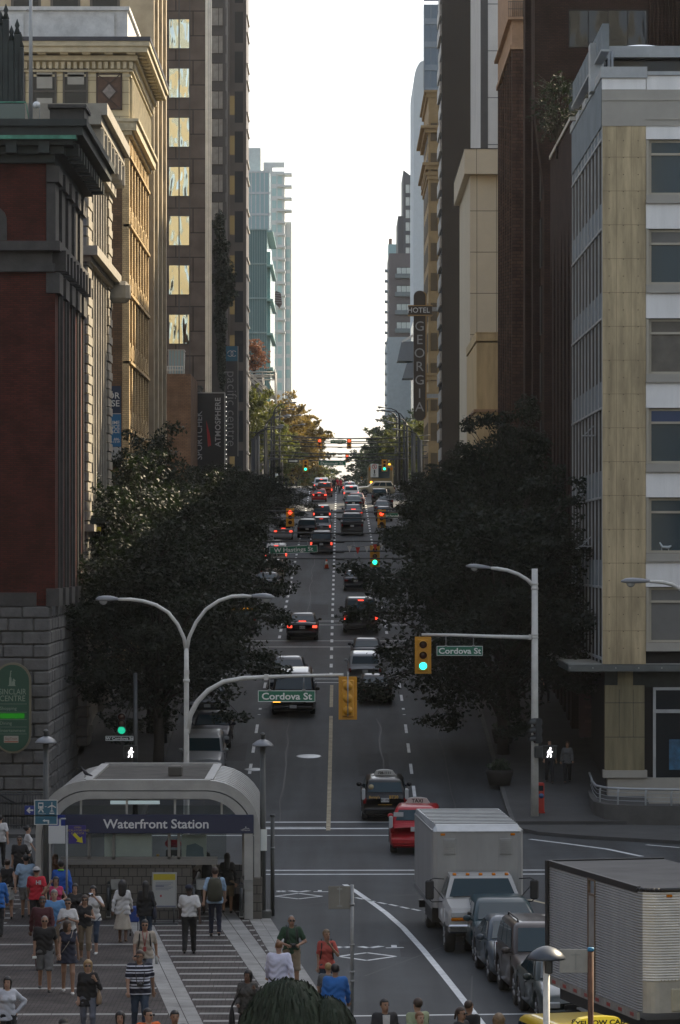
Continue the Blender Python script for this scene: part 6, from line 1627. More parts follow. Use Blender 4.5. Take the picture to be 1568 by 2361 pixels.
b=MB();b.tube([(0,.05,2.0),(0,.05,2.6)],.03,5);b.build('hanger',M_dkpole,t)
# ---------------------------------------------------------------- vehicles
M_tyre=mat('tyre_rubber',(0.018,0.018,0.018),.85,vary=.15,scale=6)
M_rim=mat('alloy_rim',(0.30,0.31,0.32),.35,metal=.7,vary=.1)
M_cglass=glass_mat('car_glass',(0.012,0.032,0.041),.04,spec=.3)
M_trim=mat('black_trim',(0.015,0.015,0.016),.5,vary=.1)
M_chrome=mat('chrome',(.55,.56,.57),.15,metal=1.0,vary=0)
M_head=glass_mat('headlight_glass',(.40,.42,.43),.08)
M_tailoff=glass_mat('tail_lens',(.16,.008,.008),.12)
M_plate=mat('number_plate',(.42,.43,.44),.5,vary=.05)
M_amberl=glass_mat('amber_lens',(.50,.16,.01),.15)
def paint(name,col,metal=.0,rough=.34):
 return mat('paint_'+name,col,rough,metal=metal,vary=.05,scale=1.2,coat=.5,spec=.15)
KINDS={
 'sedan':dict(L=4.6,W=1.80,H=1.44,nose=.70,belt=.95,deck=1.02,cowl=-.95,rf=-.20,rr=.95,ce=1.68),
 'hatch':dict(L=4.1,W=1.74,H=1.48,nose=.74,belt=.98,deck=1.00,cowl=-.95,rf=-.25,rr=1.35,ce=1.95),
 'wagon':dict(L=4.6,W=1.78,H=1.58,nose=.76,belt=1.02,deck=1.02,cowl=-1.15,rf=-.35,rr=1.75,ce=2.25),
 'suv':dict(L=4.7,W=1.90,H=1.76,nose=.92,belt=1.12,deck=1.10,cowl=-.98,rf=-.35,rr=1.95,ce=2.28),
 'minivan':dict(L=5.0,W=1.98,H=1.76,nose=.84,belt=1.06,deck=1.05,cowl=-1.45,rf=-.65,rr=2.15,ce=2.44),
 'pickup':dict(L=5.5,W=1.98,H=1.84,nose=1.02,belt=1.15,deck=1.10,cowl=-1.25,rf=-.65,rr=.75,ce=1.0,bed=True),
}
def ring8(wf,wr,yf,yr,z,c):
 """rounded rectangle ring, 12 points, anticlockwise from the front right"""
 return[(wf-c,yf,z),(wf-c*.3,yf+c*.3,z),(wf,yf+c,z),((wf+wr)/2+.01,(yf+yr)/2,z),(wr,yr-c,z),(wr-c*.3,yr-c*.3,z),(wr-c,yr,z),
   (-wr+c,yr,z),(-wr+c*.3,yr-c*.3,z),(-wr,yr-c,z),(-(wf+wr)/2-.01,(yf+yr)/2,z),(-wf,yf+c,z),(-wf+c*.3,yf+c*.3,z),(-wf+c,yf,z)]
_wheel_cache={}
def wheel_meshes(r,wd):
 k=(r,wd)
 if k not in _wheel_cache:
  b=MB();b.lathe([(r*.62,-wd/2),(r*.92,-wd/2),(r,-wd*.3),(r,wd*.3),(r*.92,wd/2),(r*.62,wd/2)],(0,0,0),20,axis='x');t=b.mesh('tyre',M_tyre)
  b=MB();b.lathe([(r*.63,-wd*.42),(r*.6,-wd*.46),(r*.2,-wd*.36),(r*.12,-wd*.44),(.01,-wd*.45)],(0,0,0),20,axis='x')
  b.lathe([(r*.63,wd*.42),(r*.6,wd*.46),(r*.2,wd*.36),(r*.12,wd*.44),(.01,wd*.45)],(0,0,0),20,axis='x')
  for q in range(5):
   a=q*2*math.pi/5
   for s in(-1,1):b.tube([(s*wd*.47,math.cos(a)*r*.12,math.sin(a)*r*.12),(s*wd*.47,math.cos(a)*r*.6,math.sin(a)*r*.6)],.03,5)
  m=b.mesh('rim',M_rim);_wheel_cache[k]=(t,m)
 return _wheel_cache[k]
def car(kind,pm,label,X,Y,yaw,cat='car',name='car',scale=1.0,brake=False,lamps=False,group=None,z=None,taxi=None,rails=False,plate='',wscale=1.0,pitch=None):
 k=KINDS[kind];L,W,Ht=k['L'],k['W']*wscale,k['H'];hl,w=L/2,W/2
 zz_=zg(Y)if z is None else z
 sl_=math.atan2(zg(Y+2.4)-zg(Y-2.4),4.8)if pitch is None else pitch
 t=thing(name,label,cat,(X,Y,zz_),yaw,group,sl_*math.cos(yaw));t.scale=(scale,)*3
 belt,nose,deck,cowl,ce=k['belt'],k['nose'],k['deck'],k['cowl'],k['ce'];bed=k.get('bed')
 wb=L*.29;rw=.33 if kind in('sedan','hatch','wagon')else.38;ra=rw+.06
 ys=sorted(set([-hl,-hl+.06,-hl+.2,-hl+.5,cowl,ce,hl-.35,hl-.12,hl-.03,hl]+[s*wb+d*ra for s in(-1,1)for d in(-1.02,-.98,-.8,-.5,0,.5,.8,.98,1.02)]))
 def top(y):
  if y<cowl:f=(y+hl)/(cowl+hl);return nose*(1-f**.6)+belt*f**.6 if f>.02 else nose-.1
  if y>ce:f=(y-ce)/max(hl-ce,.01);return deck-.03*f-(.10 if y>hl-.02 else 0)
  return belt+(deck-belt)*(y-cowl)/(ce-cowl)
 def hw(y):
  a=abs(y)/hl;return w*(1-.10*max(0,(a-.72)/.28)**2)
 b=MB();V=[];Fc=[];n=14
 for y in ys:
  zb=.24
  for s in(-1,1):
   d=abs(y-s*wb)
   if d<ra:zb=max(zb,rw+math.sqrt(max(ra*ra-d*d,0)))
  if y<-hl+.1 or y>hl-.1:zb=.30
  tp,h_=top(y),hw(y);m_=max(.58,zb+.08)
  half=[(h_*.86,zb),(h_*.97,min(zb+.1,m_)),(h_,m_),(h_*.985,max(tp-.16,m_+.02)),(h_*.94,tp-.035),(h_*.82,tp),(h_*.4,tp+.025)]
  V+=[(p,y,q)for p,q in half]+[(-p,y,q)for p,q in half[::-1]]
 for i in range(len(ys)-1):
  for j in range(n):Fc.append((i*n+j,i*n+(j+1)%n,(i+1)*n+(j+1)%n,(i+1)*n+j))
 Fc.append(tuple(range(n)));Fc.append(tuple((len(ys)-1)*n+j for j in range(n-1,-1,-1)))
 b.add(V,Fc,0,True)
    # cabin
 wr_=w*(.74 if kind in('sedan','hatch','wagon')else.80)
 rgs=[ring8(w*.93,w*.91,cowl,ce,belt-.05,.10),ring8(w*.92,w*.90,cowl+.02,ce-.01,belt+.01,.10),ring8(wr_+.03,wr_+.02,k['rf']+.02,k['rr'],Ht-.10,.10),ring8(wr_-.03,wr_-.04,k['rf']+.12,k['rr']-.08,Ht-.03,.12),ring8(wr_-.2,wr_-.2,k['rf']+.4,k['rr']-.3,Ht,.12)]
 V=[p for r_ in rgs for p in r_];m=14;Fc=[]
 for i in range(len(rgs)-1):
  for j in range(m):Fc.append((i*m+j,i*m+(j+1)%m,(i+1)*m+(j+1)%m,(i+1)*m+j))
 Fc.append(tuple((len(rgs)-1)*m+j for j in range(m)))
 b.add(V,Fc,0,True)
 if bed:
  pass
 body=b.build('body',pm,t)
 lo,hi=rgs[1],rgs[2]
 def patch(a0,a1,b0,b1,u0,u1,v0,v1,out,nm,mt=M_cglass):
  """glass panel on the cabin face spanned by a0-a1 (belt) and b0-b1 (roof)"""
  A0,A1,B0,B1=map(Vector,(a0,a1,b0,b1))
  def P(u,v):return(A0.lerp(A1,u)).lerp(B0.lerp(B1,u),v)+Vector(out)
  bb=MB();q=[P(u0,v0),P(u1,v0),P(u1,v1),P(u0,v1)];nn=(q[1]-q[0]).cross(q[3]-q[0]).normalized()*.012
  if nn.dot(Vector(out))<0:nn=-nn
  bb.add([p for p in q]+[p+nn for p in q],[(0,1,2,3),(7,6,5,4),(0,4,5,1),(1,5,6,2),(2,6,7,3),(3,7,4,0)])
  return bb.build(nm,mt,t)
 patch(lo[13],lo[0],hi[13],hi[0],.0,1.0,.05,.95,(0,-.010,.006),'windshield')
 patch(lo[7],lo[6],hi[7],hi[6],.02,.98,.22 if not bed else.1,.93,(0,.010,.006),'rear_window')
 for s,(f0,r0,f1,r1)in((1,(lo[2],lo[4],hi[2],hi[4])),(-1,(lo[11],lo[9],hi[11],hi[9]))):
  cuts=[(.08,.50),(.54,.97)]if kind in('sedan','hatch')else([(.10,.92)]if bed else[(.10,.38),(.41,.68),(.71,.98)])
  for u0,u1 in cuts:patch(f0,r0,f1,r1,u0,u1,.10,.92,(s*.012,0,0),'side_window')
  b=MB();b.ell((s*(w+.07),cowl+.28,belt+.05),(.11,.06,.08),8,6);b.tube([(s*w*.9,cowl+.3,belt),(s*(w+.05),cowl+.3,belt+.02)],.025,5);b.build('wing_mirror',pm if kind!='pickup' else M_trim,t)
  ym=(cowl+ce)/2
  for yq in([cowl+.12,ym,ce-.18]if not bed else[cowl+.1,ce-.05]):b=MB();b.box(s*w*.985-.012,s*w*.985+.012,yq-.008,yq+.008,.42,belt-.06);b.build('door_seam',M_trim,t)
  b=MB();b.box(min(s*w*.98,s*(w+.01)),max(s*w*.98,s*(w+.01)),ym-.28,ym-.10,belt-.16,belt-.13);b.build('door_handle',M_trim,t)
  fw=hw(-hl+.12)
  b=MB();b.bbox(min(s*fw*.58,s*fw*.97),max(s*fw*.58,s*fw*.97),-hl-.015,-hl+.2,nose-.20,nose-.05,.03);b.build('headlight',(G_amb if lamps and s<0 else M_head),t)
  tw=hw(hl-.1);tz=deck-.18 if kind in('sedan',)else deck-.12
  x0,x1=(tw*.66,tw*.98)if kind=='sedan' else(tw*.84,tw*.99)
  b=MB();b.bbox(min(s*x0,s*x1),max(s*x0,s*x1),hl-.16,hl+.015,tz-(.10 if kind=='sedan' else.18),tz+.05,.025);b.build('taillight',G_tail if brake else M_tailoff,t)
  for sy in(-1,1):
   wo=bpy.data.objects.new('wheel',wheel_meshes(rw,.22)[0]);COL.objects.link(wo);wo.parent=t;wo.location=(s*(w-.14),sy*wb,rw)
   inst(wheel_meshes(rw,.22)[1],'rim',wo,(0,0,0))
 if brake:
  b=MB()
  if kind=='sedan':P=(Vector(lo[7]).lerp(Vector(hi[7]),.16)+Vector(lo[6]).lerp(Vector(hi[6]),.16))/2;b.box(-.2,.2,P.y,P.y+.03,P.z,P.z+.06)
  else:b.box(-.16,.16,k['rr']+.0,k['rr']+.06,Ht-.15,Ht-.10)
  b.build('brake_light',G_tail,t)
 fw=w*.9
 b=MB();b.bbox(-fw*.52,fw*.52,-hl-.012,-hl+.08,nose-.24,nose-.10,.02);b.bbox(-fw*.6,fw*.6,-hl-.015,-hl+.06,.34,.44,.02);b.build('grille',M_trim,t)
 b=MB();b.box(-fw*.5,fw*.5,-hl-.018,-hl-.008,nose-.115,nose-.10);b.box(-.08,.08,-hl-.022,-hl-.01,nose-.20,nose-.14);b.build('chrome_strip',M_chrome,t)
 b=MB();b.bbox(-fw*.97,fw*.97,-hl-.03,-hl+.12,.32,.50,.05);b.build('front_bumper',pm if kind!='pickup' else M_chrome,t)
 b=MB();b.bbox(-fw*.98,fw*.98,hl-.12,hl+.04,.34,.56,.05);b.build('rear_bumper',pm if kind not in('pickup','suv')else M_trim,t)
 b=MB();pz=.78 if kind in('sedan','hatch')else.86;b.box(-.15,.15,hl+.0,hl+.02,pz-.075,pz+.075);b.build('rear_plate',M_plate,t)
 b=MB();b.box(-.15,.15,-hl-.045,-hl-.03,.40,.54);b.build('front_plate',M_plate,t)
 if bed:
  b=MB();b.box(-w*.80,w*.80,ce+.08,hl-.08,deck+.022,deck+.028);b.build('bed_floor',M_trim,t)
  b=MB()
  for s in(-1,1):b.bbox(min(s*w*.8,s*w*.95),max(s*w*.8,s*w*.95),ce+.02,hl-.02,deck-.06,deck+.14,.03)
  b.bbox(-w*.95,w*.95,hl-.1,hl-.01,deck-.1,deck+.14,.03);b.build('bed_rail',pm,t)
 if rails:
  b=MB()
  for s in(-1,1):b.tube([(s*wr_*.86,k['rf']+.3,Ht-.02),(s*wr_*.86,k['rf']+.4,Ht+.05),(s*wr_*.86,k['rr']-.4,Ht+.05),(s*wr_*.86,k['rr']-.25,Ht-.02)],.022,5)
  b.build('roof_rail',M_trim,t)
 if taxi:
  b=MB();b.prism([(-.42,0),(.42,0),(.30,.17),(.12,.2),(-.12,.2),(-.30,.17)],-.1,.1);s_=b.build('roof_sign',taxi[1],t,loc=(0,taxi[3],Ht-.005))
  text(taxi[0],taxi[4]if len(taxi)>4 else.16,taxi[2],s_,(0,-.105,.085),bold=.004);text(taxi[0],taxi[4]if len(taxi)>4 else.16,taxi[2],s_,(0,.105,.085),(math.pi/2,0,math.pi),bold=.004)
 if plate:
  text(plate,.1,M_trim,t,(0,hl+.022,pz),(math.pi/2,0,math.pi),bold=.002)
 return t
REAR,FRONT=math.pi,0.0
def at(x,yb,kind,pm,rear,label,wu=None,Y=None,yaw=0.0,**kw):
 """stand a car so that its near end meets the street where the picture row yb does"""
 Yn=hit(yb)if Y is None else Y
 Lh=KINDS[kind]['L']/2;sc=1.0
 if wu:sc=max(.92,min(1.08,wu*Yn/F/KINDS[kind]['W']))
 return car(kind,pm,label,PX(x,Yn),Yn+Lh*sc,(REAR if rear else FRONT)+yaw,scale=sc,**kw)
P_black=paint('black',(.005,.005,.006));P_navy=paint('deep_blue',(.010,.014,.022));P_grey=paint('graphite',(.035,.037,.04));P_silver=paint('silver',(.30,.31,.32),.2)
P_white=paint('white',(.62,.63,.63),0);P_red=paint('red',(.22,.012,.012),.1);P_maroon=paint('maroon',(.07,.012,.014));P_cream=paint('cream',(.42,.36,.24),.1)
P_taxi=paint('taxi_black',(.006,.006,.006),0);P_tred=paint('taxi_red',(.36,.012,.018),.0);P_teal=paint('dark_teal',(.018,.045,.055));P_brown=paint('brown_grey',(.055,.046,.042));P_green=paint('dark_green_grey',(.034,.046,.042));P_orange=paint('burnt_orange',(.20,.045,.012),.1);P_yellow=paint('cab_yellow',(.52,.36,.01),0);P_beige=paint('champagne',(.20,.17,.13),.3)
GC='cars going up and down the hill';GP='cars parked along the kerb';GQ='cars queueing at the crossing'
at(676,1655,'minivan',P_black,False,'black minivan coming down the hill behind the green street sign',104,lamps=True,group=GC)
at(662,None,'sedan',P_navy,False,'dark blue car right behind the black minivan with pale reflecting bonnet',95,Y=168,group=GC)
at(697,1479,'sedan',P_black,True,'black sedan with three red brake lights alone in the lane',75,brake=True,plate='786 RCN',group=GC)
at(820,1364,'sedan',P_navy,True,'dark blue sedan driving up the right lane below the green signal',53,group=GC)
at(832,1463,'pickup',P_grey,True,'dark pickup with one red light showing beside the right trees',84,brake=True,group=GC)
at(741,1279,'pickup',P_black,True,'black work pickup braking at the green name sign',55,brake=True,group=GC)
at(741,1236,'suv',P_silver,True,'silver-grey wagon right ahead of the black work pickup',46,brake=True,rails=True,group=GC)
at(708,1241,'suv',P_black,True,'black SUV squeezed left of the silver-grey wagon',40,group=GC)
at(742,1206,'suv',P_navy,True,'dark SUV with lit lights under the low wires in the left lane',40,brake=True,group=GC)
at(653,1246,'sedan',P_silver,True,'silver sedan braking in the kerb lane left of the red signal',46,brake=True,group=GC)
at(637,None,'suv',P_white,True,'white-roofed car half hidden behind the tilted green sign',46,Y=262,brake=True,group=GC)
at(628,1290,'hatch',P_grey,True,'grey hatchback under the left end of the tilted green sign',50,group=GC)
at(627,1345,'suv',P_beige,True,'champagne SUV parked under the left trees',52,group=GP)
at(615,1373,'sedan',P_black,True,'black car parked behind the champagne SUV',62,group=GP)
at(812,1236,'pickup',P_grey,True,'dark grey pickup with closed tailgate in the right middle lane',54,group=GC)
at(815,1202,'sedan',P_navy,True,'dark car with red lights just ahead of the dark grey pickup',46,brake=True,group=GC)
at(815,1178,'sedan',P_teal,True,'dark car two places ahead of the dark grey pickup',42,group=GC)
at(736,1158,'sedan',P_red,True,'red car braking at the far crossing',37,brake=True,group=GQ)
at(749,1147,'suv',P_orange,True,'orange-brown SUV with pale roof ahead of the red car',37,brake=True,group=GQ,rails=True)
at(810,1155,'suv',P_white,True,'white SUV braking at the far crossing',33,brake=True,group=GQ)
at(822,1170,'sedan',P_maroon,True,'maroon sedan right behind the far white SUV',40,group=GQ)
at(806,1140,'hatch',P_silver,True,'pale car just beyond the far white SUV',28,brake=True,group=GQ)
at(741,1136,'minivan',P_white,True,'white-roofed van farthest up the left queue',34,brake=True,group=GQ)
at(876,1163,'suv',P_black,True,'black SUV with roof rails parked at the right below the pale SUV',36,rails=True,group=GP)
at(889,1172,'sedan',P_grey,True,'grey car between the black railed SUV and the right trees',36,group=GP)
at(882,1188,'sedan',P_navy,True,'dark blue car first of the right parked row by the hidden red signal',40,group=GP)
at(886,1203,'hatch',P_black,True,'black hatchback lowest of the right parked row by the hidden red signal',40,group=GP)
at(842,1590,'suv',P_silver,True,'silver car half hidden by the right trees at the lane edge',78,Y=171,group=GP)
at(846,1520,'sedan',P_navy,True,'dark car ahead of the half hidden silver car on the right',74,Y=181,group=GP)
at(866,1620,'sedan',P_black,True,'black car with one red light deep under the right tree crown',78,Y=163,brake=False,group=GP)
at(487,1732,'sedan',P_navy,False,'dark blue sedan parked facing down at the left kerb',92,group=GP)
at(466,None,'suv',P_silver,False,'silver-bonneted SUV parked nearest the station roof',98,Y=140.6,group=GP)
at(478,None,'sedan',P_grey,False,'dark car parked third from the station roof under the left leaves',90,Y=159,group=GP)
at(556,1440,'minivan',P_black,True,'dark van with amber roof lights hidden in the left trees',72,Y=200,group=GC)
v=[o for o in COL.objects if o.get('label')=='dark van with amber roof lights hidden in the left trees'][0]
b=MB()
for k in range(6):b.bbox(-.75+k*.26,-.58+k*.26,2.30,2.40,1.52,1.62,.02)
b.build('amber_lamp',G_amb,v)
car('suv',P_cream,'cream SUV turning broadside across the far crossing',PX(866,385),385,math.pi/2*-1+0.05,group=GQ,scale=.9,pitch=0)
# taxis
M_tsign=mat('taxi_sign_white',(.45,.45,.43),.4,vary=0);M_tgold=mat('taxi_gold',(.48,.27,.02),.5,vary=0)
tx=at(888,1897,'wagon',P_taxi,True,'black taxi wagon with gold lettering driving up from the crossing',110,name='taxi',cat='taxi',taxi=('728-1111',M_tsign,M_trim,.35,.13),plate='BC 1730')
text('Bonny\'s',.13,M_tgold,tx,(.40,2.312,.97),(math.pi/2,0,math.pi),bold=.002);text('BT30',.16,M_tgold,tx,(-.32,2.312,.97),(math.pi/2,0,math.pi),bold=.004);text('www.bonnystaxi.com',.06,M_tgold,tx,(0,2.345,.70),(math.pi/2,0,math.pi),bold=.001)
b=MB();b.lathe([(.10,-.0),(.10,.008)],(.52,2.14,1.34),12,axis='y');b.build('window_sticker',mat('sticker_cream',(.4,.33,.2),.6,vary=0),tx)
b=MB()
for s in(-1,1):b.bbox(min(s*.74,s*.87),max(s*.74,s*.87),2.1,2.318,.88,1.28,.02)
b.build('clear_lens',M_head,tx)
Yr=118.5
tr=car('wagon',P_tred,'red taxi wagon behind the white box truck at the crossing',PX(966,Yr),Yr+1.6,REAR-.06,name='taxi',cat='taxi',taxi=('TAXI',M_tsign,M_trim,.3,.17),plate='',scale=1.03)
b=MB();b.box(.40,.72,2.09,2.11,1.26,1.40);b.build('window_sticker',M_plate,tr)
b=MB()
for s in(-1,1):b.bbox(min(s*.74,s*.87),max(s*.74,s*.87),2.1,2.318,.88,1.28,.02)
b.build('clear_lens',M_head,tr)
# four cars waiting in the right lane, facing the camera
def near(xl,yw,kind,pm,label,yaw,**kw):
 """xl, yw: picture point where the front left-hand wheel touches the ground"""
 Yw=81600.0/(yw-HY);Xw=PX(xl,Yw);k=KINDS[kind];wb=k['L']*.29;w=k['W']/2-.02
 X=Xw+w*math.cos(yaw)-wb*math.sin(yaw);Y=Yw+wb*math.cos(yaw)+w*math.sin(yaw)
 return car(kind,pm,label,X,Y,yaw,group='cars waiting in the right lane',**kw)
near(1090,2216,'hatch',P_teal,'dark teal hatchback right in front of the white box truck',.06)
near(1124,2264,'sedan',paint('slate_blue',(.05,.068,.085)),'dark sedan with pale bonnet, second ahead of the white box truck',.07)
near(1184,2318,'suv',P_brown,'brown-grey SUV with roof rails beside the silver trailer',.08,rails=True)
near(1236,2367,'sedan',P_green,'dark green sedan nearest the bottom beside the white plaza lamp',.09)
yc=car('minivan',P_yellow,'yellow taxi van whose roof shows at the bottom right edge',PX(1390,61),63.0,math.radians(16),pitch=0,name='taxi',cat='taxi',taxi=('YELLOW CAB',glow('cab_sign_yellow',(.8,.62,.05),.25),M_trim,-.2,.13),scale=.945)
[c for c in yc.children if c.name.startswith('roof_sign')][0].scale=(1.25,1.1,1.0)
# ---- white box truck
M_box=mat('truck_box_white',(.29,.295,.29),.5,vary=.16,scale=1.3,streak=.2);M_cabw=paint('truck_white',(.38,.385,.38),0,.4)
t=thing('box_truck','white box truck facing the camera at the head of the right lane','truck',(PX(1122,88.6),88.6,0),math.radians(3.2))
bw=1.20;y0,y1,zb,zt_=2.35,8.3,.95,3.08
b=MB();P=[(-bw,zb),(bw,zb),(bw,zt_-.02),(bw-.02,zt_),(-bw+.02,zt_),(-bw,zt_-.02)]
# rounded front corners
Q=[(-bw,y1),(-bw,y0+.14),(-bw+.05,y0+.05),(-bw+.14,y0),(bw-.14,y0),(bw-.05,y0+.05),(bw,y0+.14),(bw,y1)]
b.prism(Q[::1],zb,zt_-.14,'xy');bx=b.build('box_body',M_box,t)
b=MB();V=[(-bw,y0+.14,zt_-.14),(-bw+.14,y0,zt_-.14),(bw-.14,y0,zt_-.14),(bw,y0+.14,zt_-.14),(-bw,y1,zt_-.14),(bw,y1,zt_-.14),(-bw+.12,y0+.30,zt_+.03),(bw-.12,y0+.30,zt_+.03),(-bw+.05,y1,zt_+.03),(bw-.05,y1,zt_+.03)]
b.add(V,[(1,2,7,6),(0,1,6),(2,3,7),(0,6,8,4),(3,5,9,7),(6,7,9,8),(4,8,9,5)]);b.build('roof_cap',mat('truck_roof_alu',(.34,.36,.37),.4,metal=.4,vary=.2),t)
b=MB()
for k in range(11):b.box(-bw+.1,bw-.1,y0+.5+k*.5,y0+.53+k*.5,zt_+.025,zt_+.05)
b.build('roof_rib',M_galv,t)
b=MB()
for s in(-1,1):b.box(s*(bw-.015)-.02,s*(bw-.015)+.02,y0+.1,y1,zt_-.16,zt_-.10);b.box(s*bw-.015,s*bw+.015,y0+.1,y1,zb-.03,zb+.12)
b.box(-bw+.1,bw-.1,y0-.012,y0,zt_-.17,zt_-.13)
for x in(-.55,.0,.55):b.box(x-.004,x+.004,y0-.004,y0,zb,zt_-.2)
b.build('edge_rail',M_galv,bx)
for s in(-1,1):
 b=MB();x=s*.74;b.bbox(x-.16,x+.16,y0-.03,y0,2.34,2.76,.03)
 for k in range(7):b.box(x-.12,x+.12,y0-.045,y0-.03,2.38+k*.05,2.405+k*.05)
 b.build('vent',M_box,bx)
b=MB();b.bbox(-.98,-.86,y0-.02,y0+.02,2.84,2.90,.01);b.bbox(.86,.98,y0-.02,y0+.02,2.84,2.90,.01);b.build('marker_lamp',M_amberl,bx)
# cab: bonnet, doors, windscreen
cw=1.02;V=[];Fc=[];n=8
sec=[(-.10,.62,1.06,.90),(.0,.60,1.20,.97),(.5,.58,1.27,1.0),(1.02,.58,1.34,1.0),(1.06,.58,1.36,1.02),(2.3,.58,1.36,1.02)]
for(y,z0,z1,f)in sec:
 h_=cw*f;V+=[(h_*.9,y,z0),(h_,y,z0+.12),(h_,y,z1-.16),(h_*.92,y,z1-.02),(-h_*.92,y,z1-.02),(-h_,y,z1-.16),(-h_,y,z0+.12),(-h_*.9,y,z0)]
for i in range(len(sec)-1):
 for j in range(n):Fc.append((i*n+j,i*n+(j+1)%n,(i+1)*n+(j+1)%n,(i+1)*n+j))
Fc.append(tuple(range(n)));b=MB();b.add(V,Fc)
lo=[(-cw*.95,1.02,1.33),(cw*.95,1.02,1.33),(cw*.95,2.3,1.33),(-cw*.95,2.3,1.33)];hi=[(-cw*.78,1.5,1.86),(cw*.78,1.5,1.86),(cw*.78,2.3,1.9),(-cw*.78,2.3,1.9)]
b.add(lo+hi,[(0,1,5,4),(1,2,6,5),(3,0,4,7),(4,5,6,7)]);b.build('cab',M_cabw,t)
b=MB();A,B,C_,D_=map(Vector,(lo[0],lo[1],hi[1],hi[0]));o_=Vector((0,-.014,.008))
def Pq(u,v):return A.lerp(B,u).lerp(D_.lerp(C_,u),v)+o_
b.add([Pq(.05,.06),Pq(.95,.06),Pq(.93,.88),Pq(.07,.88)],[(0,1,2,3)]);b.build('windshield',M_cglass,t)
b=MB();b.tube([Pq(.1,.05),Pq(.45,.08)],.012,4);b.tube([Pq(.52,.05),Pq(.85,.08)],.012,4);b.build('wiper',M_trim,t)
for s in(-1,1):
 b=MB();q=[(s*(cw*.955+.01),1.22,1.38),(s*(cw*.955+.01),2.15,1.38),(s*(cw*.80+.01),2.15,1.82),(s*(cw*.80+.01),1.58,1.80)];b.add(q if s>0 else q[::-1],[(0,1,2,3)]);b.build('side_window',M_cglass,t)
 b=MB();b.bbox(s*1.36-.11,s*1.36+.11,1.18,1.26,1.28,1.78,.04);mm=b.build('wing_mirror',M_trim,t)
 b=MB();b.tube([(s*.98,1.35,1.80),(s*1.25,1.22,1.83),(s*1.36,1.22,1.78)],.016,5);b.tube([(s*1.0,1.3,1.22),(s*1.3,1.22,1.22),(s*1.36,1.22,1.28)],.016,5);b.tube([(s*1.0,1.3,1.3),(s*1.26,1.22,1.62)],.012,5);b.build('mirror_arm',M_trim,mm)
 b=MB();b.bbox(s*.72-.2,s*.72+.2,-.135,-.06,.95,1.10,.02);b.build('headlight',M_head,t)
 b=MB();b.bbox(s*.72-.2,s*.72+.2,-.135,-.06,.86,.94,.02);b.build('indicator',M_amberl,t)
 for y in(.62,6.4):
  for dx in((0,)if y<1 else(0,-.28)):
   wo=bpy.data.objects.new('wheel',wheel_meshes(.40,.26)[0]);COL.objects.link(wo);wo.parent=t;wo.location=(s*(.90+dx),y,.40);inst(wheel_meshes(.40,.26)[1],'rim',wo,(0,0,0))
b=MB();b.bbox(-.5,.5,-.14,-.05,.86,1.10,.02);b.build('grille',M_trim,t)
b=MB();b.bbox(-1.0,1.0,-.24,-.06,.56,.78,.04);b.build('front_bumper',M_chrome,t)
b=MB()
for k in range(5):b.bbox(-.68+k*.34-.05,-.68+k*.34+.05,1.56,1.68,1.86,1.93,.02)
b.build('marker_lamp',M_amberl,t)
b=MB();b.box(-.9,.9,.3,8.1,.42,.62);b.box(-1.15,-.8,3.0,5.2,.5,.95);b.box(-1.1,1.1,7.9,8.2,.4,.6);b.build('chassis',M_trim,t)
# ---- silver corrugated trailer
t=thing('trailer','silver corrugated freight trailer cut off by the right edge','trailer',(4.27,71.3,0),math.radians(13.5))
TL,TW,z0,z1=6.17,2.5,1.40,3.90
M_corr=mat('corrugated_aluminium',(.31,.315,.31),.5,metal=.25,vary=.16,scale=1.5,streak=.25)
def corr(b,path,za,zb_,N=44,d=.016):
 V=[];Fc=[];m=len(path)
 for i in range(2*N+1):
  z=za+(zb_-za)*i/(2*N);o=d if i%2 else 0.0
  for(x,y,nx,ny)in path:V.append((x+nx*o,y+ny*o,z))
 for i in range(2*N):
  for j in range(m-1):Fc.append((i*m+j,i*m+j+1,(i+1)*m+j+1,(i+1)*m+j))
 b.add(V,Fc)
rr=.32
nose_=[(rr-rr*math.cos(a),-TL+rr-rr*math.sin(a),-math.cos(a),-math.sin(a))for a in np.linspace(0,math.pi/2,7)]
nose2=[(TW-rr+rr*math.sin(a),-TL+rr-rr*math.cos(a),math.sin(a),-math.cos(a))for a in np.linspace(0,math.pi/2,7)]
ds0,ds1=-2.78,-3.22
b=MB();corr(b,[(0,-.14,-1,0),(0,ds0,-1,0)],z0+.16,z1-.06);corr(b,[(0,ds1,-1,0),(0,-TL+rr,-1,0)]+nose_[1:3],z0+.16,z1-.06);b.build('side_wall',M_corr,t)
b=MB();corr(b,nose_[2:]+nose2+[(TW,0,1,0)],z0+.75,z1-.06,33);b.build('nose',mat('sunlit_corrugated_alu',(.62,.60,.54),.4,metal=.3,vary=.14,scale=2),t)  # nose paler and warmer than the sides: sunlight put into its colour
b=MB();V=[(x,y,z0+.16)for x,y,_,_ in nose_[2:]+nose2]+[(x,y,z0+.75)for x,y,_,_ in nose_[2:]+nose2];m=len(V)//2
b.add(V,[(j,j+1,m+j+1,m+j)for j in range(m-1)]);b.build('nose_panel',mat('nose_smooth_panel',(.44,.42,.37),.5,metal=.2,vary=.14,scale=3),t)
b=MB();b.bbox(.55,1.5,-TL-.03,-TL+.02,z0+.18,z0+.62,.02)
for k in range(26):b.ell((.35+k*.07,-TL-.02,z0+.78),(.014,.014,.014),5,4)
b.bbox(1.3,1.6,-TL-.12,-TL,z0+.75,z0+1.4,.03);b.build('front_hatch',mat('hatch_cream',(.40,.37,.28),.6,vary=.2),t)
b=MB();P=[(0.02,0)]+[(x,y)for x,y,_,_ in nose_]+[(x,y)for x,y,_,_ in nose2]+[(TW,0)]
